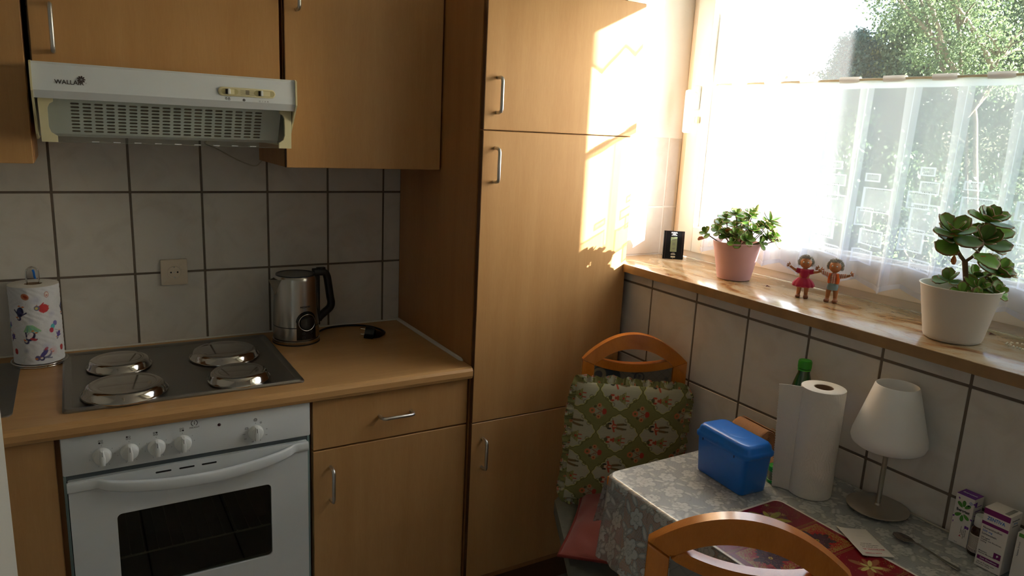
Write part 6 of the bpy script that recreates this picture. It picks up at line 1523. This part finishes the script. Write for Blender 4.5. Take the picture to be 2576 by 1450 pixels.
# dolls
def doll(label, cx, cy, face_ang, girl):
    """small rubber doll 115 mm tall, arms spread"""
    t = thing('toy_doll', label, 'doll', (cx, cy, S0), face_ang, group='small dolls on the sill')   # local -Y = facing
    b = B(); s_ = 1.0
    # one continuous skinned body
    vs = {}; me = bpy.data.meshes.new('body')
    J = [(0, 0, .047, .0125), (0, 0, .060, .0125), (0, 0, .073, .012), (0, 0, .081, .0055), (0, -.001, .087, .007),
         (-.009, 0, .040, .0085), (-.0095, 0, .022, .0062), (-.0100, 0, .009, .0056), (-.0105, -.008, .0055, .0050),
         (.009, 0, .040, .0085), (.0095, 0, .022, .0062), (.0100, 0, .009, .0056), (.0105, -.008, .0055, .0050),
         (-.014, 0, .072, .0050), (-.027, -.003, .077, .0040), (-.036, -.005, .083, .0034), (-.041, -.006, .087, .0042),
         (.014, 0, .072, .0050), (.027, -.003, .075, .0040), (.036, -.005, .078, .0034), (.041, -.006, .082, .0042)]
    E_ = [(0, 1), (1, 2), (2, 3), (3, 4), (0, 5), (5, 6), (6, 7), (7, 8), (0, 9), (9, 10), (10, 11), (11, 12), (2, 13), (13, 14), (14, 15), (15, 16), (2, 17), (17, 18), (18, 19), (19, 20)]
    me.from_pydata([j[:3] for j in J], E_, []); o = link('body', me, M['skin'], t)
    sk_ = me.skin_vertices if me.skin_vertices else None
    md = o.modifiers.new('skin', 'SKIN'); md.use_smooth_shade = True
    for i, j in enumerate(J): me.skin_vertices[0].data[i].radius = (j[3], j[3])
    me.skin_vertices[0].data[0].use_root = True
    md = o.modifiers.new('sub', 'SUBSURF'); md.levels = 2; md.render_levels = 2
    # fingers
    for s in (-1, 1):
        b = B()
        hx_, hz = s * .043, (.0885 if s < 0 else .0835)
        for k in range(4): tube(b, [(hx_ - s * .001, -.006, hz + (k - 1.5) * .0020), (hx_ + s * .0035, -.007, hz + (k - 1.5) * .0026), (hx_ + s * (.0062 - .0008 * abs(k - 1.3)), -.0085, hz + (k - 1.5) * .0029)], [.0013, .0012, .0009], 6)
        tube(b, [(hx_ - s * .003, -.006, hz + .002), (hx_ - s * .001, -.008, hz + .0065), (hx_ + s * .0002, -.009, hz + .009)], [.0014, .0013, .001], 6)
        obj('hand', b, M['skin'], t, 80, local=True)
    # head
    hd_ = B(); bmesh.ops.create_icosphere(hd_, subdivisions=3, radius=.0160, matrix=Matrix.Translation((0, -.001, .0985)) @ Matrix.Diagonal((1.0, 1.0, 1.02, 1)))
    for v in hd_.verts:
        c = v.co
        if c.y < -.005: 
            c.y -= .0035 * math.exp(-((c.x / .0035) ** 2 + ((c.z - .0965) / .0035) ** 2))       # nose
            c.y -= .0012 * (math.exp(-(((abs(c.x) - .008) / .004) ** 2 + ((c.z - .092) / .004) ** 2)))   # cheeks
            c.y += .0012 * math.exp(-(((abs(c.x) - .0055) / .0026) ** 2 + ((c.z - .1005) / .0022) ** 2))
    hdo = obj('head', hd_, M['skin'], t, 80, local=True)
    for s in (-1, 1):
        b = B(); bmesh.ops.create_icosphere(b, subdivisions=2, radius=.0022, matrix=Matrix.Translation((s * .0056, -.0148, .1010))); obj('eye', b, M['whiteprint'], hdo, 80, local=True)
        b = B(); bmesh.ops.create_icosphere(b, subdivisions=1, radius=.0012, matrix=Matrix.Translation((s * .0056, -.0166, .1008))); obj('pupil', b, M['blackprint'], hdo, 80, local=True)
        b = B(); bmesh.ops.create_icosphere(b, subdivisions=2, radius=.0034, matrix=Matrix.Translation((s * .0160, .001, .0970)) @ Matrix.Diagonal((.5, .8, 1, 1))); obj('ear', b, M['skin'], hdo, 80, local=True)
    obj('mouth', tube(B(), [(-.0045, -.0165, .0905), (0, -.0178, .0893), (.0045, -.0165, .0905)], .0006, 5), plain('mouth', srgb(150, 50, 40), .5), hdo, 80, local=True)
    # hair: many short tufts over the skull
    rg = random.Random(3 if girl else 4); b = B(); c0 = Vector((0, .002, .0990))
    for k in range(1300):
        zz = rg.uniform(-.45, 1); a = rg.uniform(0, 2 * pi); r = math.sqrt(max(0, 1 - zz * zz)); d = Vector((r * cos(a), r * sin(a), zz))
        if d.y < -.45 and d.z < .62: continue
        if d.y < -.1 and d.z < .25 and abs(d.x) < .8: continue
        p = c0 + d * .0150; t2 = (d + Vector((rg.uniform(-.5, .5), rg.uniform(-.5, .5), rg.uniform(-.3, .5)))).normalized(); L_ = rg.uniform(.0045, .0080)
        side = d.cross(t2); side = side.normalized() * .0008 if side.length > 1e-4 else d.orthogonal() * .0008
        q = p + d * L_ * .6 + t2 * L_ * .5
        v = [b.verts.new(x_) for x_ in (p - side, p + side, q + side * .4, q - side * .4)]; b.faces.new(v)
        s2 = side.cross(d).normalized() * .0008; v = [b.verts.new(x_) for x_ in (p - s2, p + s2, q)]; b.faces.new(v)
    hr = obj('hair', b, M['hair'], t, None, local=True); hr['kind'] = 'stuff'
    b = B(); bmesh.ops.create_icosphere(b, subdivisions=2, radius=.0178, matrix=Matrix.Translation((0, .0036, .1014)) @ Matrix.Diagonal((1.02, .95, 1.0, 1))); obj('hair_cap', b, M['hair'], hr, 80, local=True)
    # shoes
    for s in (-1, 1):
        b = B(); box(b, s * .0105 - .0065, s * .0105 + .0065, -.016, .0065, .0003, .0085, .0034, 3); obj('shoe', b, M['shoe'], t, 60, local=True)
    if girl:
        n_, m_ = 60, 14; U, V = np.meshgrid(np.linspace(0, 2 * pi, n_, endpoint=False), np.linspace(0, 1, m_))
        R = .0105 + .0185 * np.sin(V * pi / 2) ** .8 + .0016 * np.sin(U * 11) * V - .0030 * (V > .93); z = .058 - .026 * V
        P = np.stack([R * np.cos(U), R * .85 * np.sin(U), z], -1) ; grid_obj('skirt', P + np.array(off(t)), M['crimson'], t, None, closed_u=True, thickness=.0008)
        obj('bodice', lathe(B(), [(.0110, .0560), (.0125, .0600), (.0138, .0700), (.0145, .0765), (.0110, .0800), (.0075, .0815)], seg=28), M['crimson'], t, 60, local=True)
        for s in (-1, 1): obj('sleeve', tube(B(), [(s * .009, 0, .0730), (s * .0165, -.001, .0745), (s * .0225, -.002, .0765)], [.0078, .0072, .0066], 12, caps=False), M['crimson'], t, 60, local=True)
    else:
        n_, m_ = 120, 50; U, V = np.meshgrid(np.linspace(0, 2 * pi, n_, endpoint=False), np.linspace(0, 1, m_)); z = .050 + .0310 * V
        R = np.interp(z, [.050, .060, .072, .0775, .081], [.0132, .0138, .0140, .0120, .0075]); c = canvas(m_, n_, L3(214, 196, 180)); paint(c, (np.sin(U * 15) > 0) * .75, L3(186, 60, 50)); paint(c, (np.sin(V * 42) > 0) * .45, L3(186, 60, 50))
        grid_obj('checked_shirt', np.stack([R * np.cos(U), R * .9 * np.sin(U), z], -1) + np.array(off(t)), M['printed'], t, c, closed_u=True)
        for s in (-1, 1):
            U, V = np.meshgrid(np.linspace(0, 2 * pi, 40, endpoint=False), np.linspace(0, 1, 24)); rr = .0068 - .001 * V
            P = np.stack([s * (.011 + .021 * V), rr * np.cos(U) - .004 * V, .0730 + .0045 * V * (1.6 if s < 0 else 1) + rr * np.sin(U)], -1); c = canvas(24, 40, L3(214, 196, 180)); paint(c, (np.sin(V * 26) > 0) * .8, L3(186, 60, 50))
            grid_obj('sleeve', P + np.array(off(t)), M['printed'], t, c, closed_u=True)
            obj('vest_front', lathe(B(), [(.0148, .0535), (.0152, .0600), (.0154, .0720), (.0130, .0785), (.0095, .0805)], seg=12, a0=(-pi / 2 + .55) if s > 0 else (-pi / 2 - 1.9), a1=(-pi / 2 + 1.9) if s > 0 else (-pi / 2 - .55)), M['orange_vest'], t, 60, local=True)
        obj('vest_back', lathe(B(), [(.0148, .0535), (.0152, .0600), (.0154, .0720), (.0130, .0785)], seg=14, a0=pi / 2 - 1.3, a1=pi / 2 + 1.3), M['orange_vest'], t, 60, local=True)
        obj('shorts', lathe(B(), [(.0085, .0345), (.0150, .0350), (.0154, .0430), (.0142, .0515), (.0120, .0535)], seg=28), M['greyblue'], t, 60, local=True)
    return t
doll('small doll in a crimson dress with grey hair and arms spread', 1.7835, -1.1780, radians(-55), True)
doll('small doll in orange vest, checked shirt and grey shorts, right of the crimson one', 1.8150, -1.2480, radians(-62), False)
# fallen petals and beads
for i, (x_, y_, lb) in enumerate(((1.799, -1.045, 'dried brown petal lying on the sill between pink pot and dolls'), (1.889, -1.626, 'dried brown petal lying on the sill right of the white pot'))):
    b = B(); tube(b, [(x_ - .006, y_, S0 + .002), (x_, y_ + .002, S0 + .004), (x_ + .007, y_ - .003, S0 + .002)], [.0005, .0028, .0008], 6); tube(b, [(x_, y_, S0 + .003), (x_ + .004, y_ - .010, S0 + .0015)], .0006, 5)
    tag(obj('petal', b, M['petal'], None, 60), lb, 'petal')
bd = thing('bead_chain', 'string of ivory beads coiled at the right end of the sill', 'bead chain', (1.84, -1.73, S0))
sph = new_mesh('bead', lathe(B(), [(0, -.0022), (.0014, -.0018), (.0022, 0), (.0014, .0018), (0, .0022)], seg=8), 80); sph.materials.append(M['bead'])
for k in range(42):
    a = k * .30; r = .030 + .010 * sin(k * .5); link('bead', sph, None, bd, (r * cos(a), r * 1.1 * sin(a), .0024 + (.003 if k > 21 else 0)))

# ------------------------------------------------------------------ curtain
cu_rod = thing('curtain_rod', 'thin cream rod across the window sash', 'curtain rod', (1.915, -1.36, 1.815))
obj('rod', tube(B(), [(1.915, -0.60, 1.815), (1.915, -2.13, 1.815)], 0.0042, 10), M['rod'], cu_rod, 60)
for y in (-0.60, -2.13): obj('rod_holder', box(B(), 1.911, 1.9298, y - .006, y + .006, 1.809, 1.822, .002), M['cream'], cu_rod, 40)
def curtain():
    y0, y1, zt_, zb_ = -0.640, -2.10, 1.812, 1.262
    nu, nv = 760, 290; T_ = 0.1305
    S, V = np.meshgrid(np.linspace(0, 1, nu), np.linspace(0, 1, nv)); Y = y0 + (y1 - y0) * S; Z = zt_ + (zb_ - zt_) * V
    ph = ((-Y) - 1.072) / T_            # 0 = dense stripe centre
    fr = ph - np.floor(ph); idx = np.floor(ph).astype(int)
    X = 1.9150 - 0.005 - 0.010 * np.cos(2 * pi * ph) * (0.45 + 0.55 * V) - 0.006 * np.sin(4 * pi * ph + 1.3) * V
    # wavy, pointed hem
    w_ = np.abs(((fr + 0.15) % 1) - 0.5) * 2
    Z = Z - V ** 6 * (0.024 * w_ - 0.012) ; X = X - V ** 4 * 0.010 * (w_ - .4)
    Y = Y + 0.010 * V * np.sin(2 * pi * ph)
    al = np.full(S.shape, 0.42); col = canvas(nv, nu, L3(222, 230, 248))
    dense = (fr < 0.16) | (fr > 0.84); al = np.where(dense, 0.66, al)
    al = np.where(np.abs(fr - 0.03) < 0.008, 0.93, al)                    # stitched seam
    # squares woven into every sheer panel
    zz = zt_ + (zb_ - zt_) * V; A_ = [(0.50, .035, 1.596, 1.573, 0), (.58, .046, 1.560, 1.527, 0), (.42, .052, 1.533, 1.487, 0), (.58, .068, 1.502, 1.425, 0), (.40, .055, 1.437, 1.375, 0), (.62, .05, 1.36, 1.33, 0)]
    B_ = [(.40, .038, 1.570, 1.547, 0), (.56, .079, 1.532, 1.464, 0), (.34, .044, 1.476, 1.425, 0), (.52, .057, 1.417, 1.373, 0), (.40, .05, 1.36, 1.32, 0)]
    for par, lst in ((0, A_), (1, B_)):
        for c_, wd, za_, zb2, _ in lst:
            du = (fr - c_) * T_; inp = (np.abs(du) < wd / 2) & (zz < za_) & (zz > zb2) & ((idx % 2) == par)
            frm = inp & ((np.abs(du) > wd / 2 - .0042) | (zz > za_ - .004) | (zz < zb2 + .004))
            al = np.where(inp, np.maximum(al, .58), al); al = np.where(frm, .85, al)
            dots = inp & ((np.abs(zz - za_ + .0058) < .0009) | (np.abs(zz - zb2 - .0058) < .0009)) & (np.abs(du) < wd / 2 - .008) & (np.sin(Y * 1600) > -.2); al = np.where(dots, .97, al); paint(col, dots * 1.0, L3(120, 130, 140))
    al = np.where(V < 0.035, 0.90, al); al = np.where(V > 0.975, .88, al)
    col[..., 3] = al
    t = thing('curtain', 'sheer white half curtain with stripes and woven squares on thin rod', 'curtain', (1.915, -1.37, 1.25))
    grid_obj('cloth', np.stack([X, Y, Z], -1), M['voile'], t, col)
    k = 0
    y = y0 - 0.005
    while y > y1 + .05:
        phv = (-y - 1.072) / T_; 
        ya = -(1.072 + (math.floor(phv) + 0.30) * T_); yb = ya - 0.062
        n = 14; U, Q_ = np.meshgrid(np.linspace(ya, yb, 12), np.linspace(-0.5, 1.5, n)); R_ = .0085
        P = np.stack([1.915 + R_ * np.cos(Q_ * pi) , U + .002 * np.sin(Q_ * 4), 1.8150 + R_ * np.sin(Q_ * pi) + .001], -1); c = canvas(n, 12, L3(238, 236, 236)); c[..., 3] = .86
        grid_obj('loop', P, M['voile'], t, c); y -= T_
    # short valance at the top of the sash
    t2 = thing('valance', 'white pointed valance at the top of the window', 'curtain', (1.915, -1.37, 2.26))
    nu, nv = 500, 60; S, V = np.meshgrid(np.linspace(0, 1, nu), np.linspace(0, 1, nv)); Y = y0 + (y1 - y0) * S
    f2 = ((-Y - 1.012) / .12); w_ = np.abs((f2 + .5) % 1 - .5) * 2
    Z = 2.26 + (2.085 - .055 * (1 - w_) * (1 + 0 * Y) - 2.26) * V; X = 1.912 - .010 * np.cos(2 * pi * f2) * V
    c = canvas(nv, nu, L3(236, 236, 240)); c[..., 3] = .72; c[..., 3] = np.where(V > .93, .9, c[..., 3])
    grid_obj('cloth', np.stack([X, Y, Z], -1), M['voile'], t2, c)
    obj('rail', tube(B(), [(1.918, -0.60, 2.262), (1.918, -2.13, 2.262)], .004, 8), M['rod'], t2, 60)
M['voile'] = painted('voile', 0.9, alpha=True, trans=0.62)
curtain()

# ------------------------------------------------------------------ trees outside
def tree(label, x, y, h, crown, n, seed, cols, leafsize, trunk=(0.09, 0.04), lean=(0, 0), sub=7, density=1.0, bmat=None, clump=55, fuzz=.55, extra=()):
    """crown: list of (dx,dy,z,rx,rz)"""
    rg = np.random.default_rng(seed); t = thing('tree', label, 'tree', (x, y, GZ), group='trees and bushes outside the window')
    b = B(); top = Vector((x + lean[0], y + lean[1], GZ + h))
    tr = curve_pts([(x, y, GZ - .05), (x + lean[0] * .3 + .05, y + lean[1] * .3, GZ + h * .35), (x + lean[0] * .7, y + lean[1] * .7 - .05, GZ + h * .7), top], 5)
    tube(b, tr, [float(q) for q in np.linspace(trunk[0], trunk[1] * .3, len(tr))], 7)
    tips = []
    for (dx, dy, z, rx, rz) in crown:
        c0 = Vector((x + dx, y + dy, GZ + z)); k0 = min(len(tr) - 1, max(1, int(len(tr) * min(.95, max(.15, (z - rz * .8) / h))))); tube(b, curve_pts([tr[k0], (tr[k0] + c0) / 2 + Vector((0, 0, -.1)), c0], 4), [float(q) for q in np.linspace(trunk[1], .012, 9)], 5)
        for k in range(sub):
            v = Vector([float(q) for q in rg.normal(size=3)]).normalized(); e = c0 + Vector((v.x * rx * .8, v.y * rx * .8, abs(v.z) * rz * .8)); tube(b, [c0, (c0 + e) / 2 + Vector((0, 0, .05)), e], [.02, .012, .004], 4); tips.append((e, rx, rz))
        tips.append((c0, rx, rz))
    obj('trunk', b, bmat or M['bark'], t, 80)
    for e_ in extra: obj('branch', tube(B(), curve_pts(e_, 4), [.034 - .022 * k / (len(e_) * 4) for k in range((len(e_) - 1) * 4 + 1)], 7), M['palebark'], t, 80)
    tot = n; vol = sum(c[3] * c[4] for c in crown); pts = []
    for (dx, dy, z, rx, rz) in crown:
        m_ = int(tot * rx * rz / vol); nc = max(6, m_ // clump)
        q = rg.normal(size=(nc, 3)); q /= np.linalg.norm(q, axis=1)[:, None]; q *= rg.uniform(.35, 1, size=(nc, 1)) ** .5
        cc = q * np.array([rx, rx, rz]) + np.array([x + dx, y + dy, GZ + z]); which = rg.integers(0, nc, m_); pts.append(cc[which] + rg.normal(size=(m_, 3)) * np.array([.15, .15, .20]) * rx * fuzz)
    P = np.concatenate(pts); m_ = len(P)
    d = rg.normal(size=(m_, 3)) + np.array([0, 0, -.9]); d /= np.linalg.norm(d, axis=1)[:, None]; s = np.cross(d, rg.normal(size=(m_, 3))); s /= np.linalg.norm(s, axis=1)[:, None]
    L_ = leafsize * rg.uniform(.6, 1.3, size=(m_, 1)); w_ = L_ * .34
    Q_ = np.stack([P, P + d * L_ * .5 + s * w_, P + d * L_, P + d * L_ * .5 - s * w_], 1).reshape(-1, 3) - np.array([x, y, GZ])
    me = bpy.data.meshes.new('foliage'); me.vertices.add(m_ * 4); me.vertices.foreach_set('co', Q_.reshape(-1).astype(np.float32)); me.loops.add(m_ * 4); me.loops.foreach_set('vertex_index', np.arange(m_ * 4, dtype=np.int32)); me.polygons.add(m_); me.polygons.foreach_set('loop_start', np.arange(0, m_ * 4, 4, dtype=np.int32)); me.update(calc_edges=True)
    col = np.ones((m_, 4, 4)); pick = rg.uniform(size=(m_, 1, 1)); c0, c1 = L3(*cols[0]), L3(*cols[1]); col[..., :3] = c0 * (1 - pick) + c1 * pick
    a = me.color_attributes.new('print', 'FLOAT_COLOR', 'POINT'); a.data.foreach_set('color', col.reshape(-1).astype(np.float32))
    f = link('foliage', me, M['foliage'], t); f['kind'] = 'stuff'
M['palebark'] = plain('pale_bark', srgb(142, 126, 106), .8, var=.2, scale=20)
M['bark'] = plain('grey_bark', srgb(120, 108, 92), .9, var=.3, scale=8)
m, t_, p_ = nodes('foliage'); at = N(t_, 'ShaderNodeAttribute'); at.attribute_name = 'print'; t_.links.new(at.outputs['Color'], p_.inputs['Base Color']); p_.inputs['Roughness'].default_value = .6
tl2 = N(t_, 'ShaderNodeBsdfTranslucent'); t_.links.new(at.outputs['Color'], tl2.inputs['Color']); mx2 = N(t_, 'ShaderNodeMixShader'); mx2.inputs[0].default_value = .35
t_.links.new(p_.outputs[0], mx2.inputs[1]); t_.links.new(tl2.outputs[0], mx2.inputs[2]); t_.links.new(mx2.outputs[0], t_.nodes['Material Output'].inputs['Surface']); M['foliage'] = m
G1, G2, G3 = ((86, 108, 40), (140, 150, 66)), ((60, 88, 58), (96, 122, 84)), ((90, 110, 60), (150, 158, 90))
tree('large birch-like tree with leaning trunks at the right of the window', 10.9, 3.25, 7.0, [(0, .2, 5.6, 1.1, 1.0), (.3, -.9, 5.2, 1.3, 1.3), (-.2, .75, 5.0, .65, .5), (.1, -.3, 4.6, 1.2, .9), (.4, -1.6, 6.3, 1.3, 1.4), (-.3, .70, 6.4, .6, .7), (0, -1.4, 3.9, 1.2, 1.0), (-.1, .1, 6.6, .9, .8)], 85000, 1, ((86, 106, 76), (136, 150, 110)), .052, (.12, .06), (-.35, 1.0), sub=14, clump=90, fuzz=.75)
tree('slender birch with pale bare trunks leaning left, in front of the large tree', 8.5, 1.4, 4.6, [(-.5, 1.1, 5.9, .55, .5), (-.3, .7, 5.5, .5, .5), (-.2, .3, 5.2, .5, .4)], 9000, 2, ((84, 104, 70), (124, 140, 98)), .036, (.06, .035), (-.25, .5), clump=45, fuzz=.8, extra=[[(8.21, 2.0, 2.38), (8.12, 2.16, 2.63), (8.0, 2.37, 2.91), (7.85, 2.6, 3.2), (7.75, 2.8, 3.6)], [(8.29, 1.86, 2.1), (8.35, 1.74, 2.39), (8.29, 1.85, 2.66), (8.21, 2.01, 2.94), (8.11, 2.18, 3.19), (8.0, 2.4, 3.6)], [(8.5, 1.4, -2.6), (8.42, 1.6, 0.2), (8.33, 1.78, 1.6), (8.29, 1.86, 2.1), (8.21, 2.0, 2.38)], [(8.12, 2.16, 2.63), (8.04, 2.3, 3.03), (7.93, 2.4, 3.3)]])
tree('dark blue green pine at the left end of the tree row', 10.25, 4.80, 5.95, [(0, 0, 4.7, .55, .6), (.0, -.05, 5.2, .45, .5), (-.02, -.12, 5.55, .30, .40), (0, 0, 4.2, .75, .6)], 60000, 3, ((66, 98, 96), (104, 134, 122)), .045, (.08, .04), (0, -.15), clump=140, fuzz=.8)
tree('second dark pine beside the first one', 10.7, 4.45, 6.05, [(0, 0, 4.7, .5, .6), (.05, .0, 5.3, .42, .5), (0, .02, 5.7, .26, .36), (0, 0, 4.1, .8, .6)], 60000, 4, ((84, 112, 92), (124, 146, 114)), .045, (.08, .04), clump=140, fuzz=.8)
for i, (x_, y_, h_, r_, lb) in enumerate(((8.4, 4.15, 4.9, 1.0, 'under the first pine'), (8.4, 3.1, 4.3, 1.1, 'under the gap between pine and birch'), (8.3, 1.9, 3.7, 1.1, 'under the birch crown, behind the curtain'), (8.5, .5, 3.8, 1.2, 'behind the white pot plant'), (8.0, 5.9, 3.2, 1.0, 'farthest left behind the curtain'), (8.6, -1.0, 3.8, 1.2, 'at the right end of the hedge'))):
    tree('dense garden bush ' + lb, x_, y_, h_ * .8, [(0, 0, h_ * .68, r_, h_ * .40), (0, .5, h_ * .38, r_, h_ * .35), (.1, -.5, h_ * .38, r_, h_ * .35)], 30000, 20 + i, ((58, 78, 50), (92, 108, 72)) if i % 2 else ((52, 74, 62), (82, 102, 82)), .055, (.06, .04), clump=110, fuzz=.7)
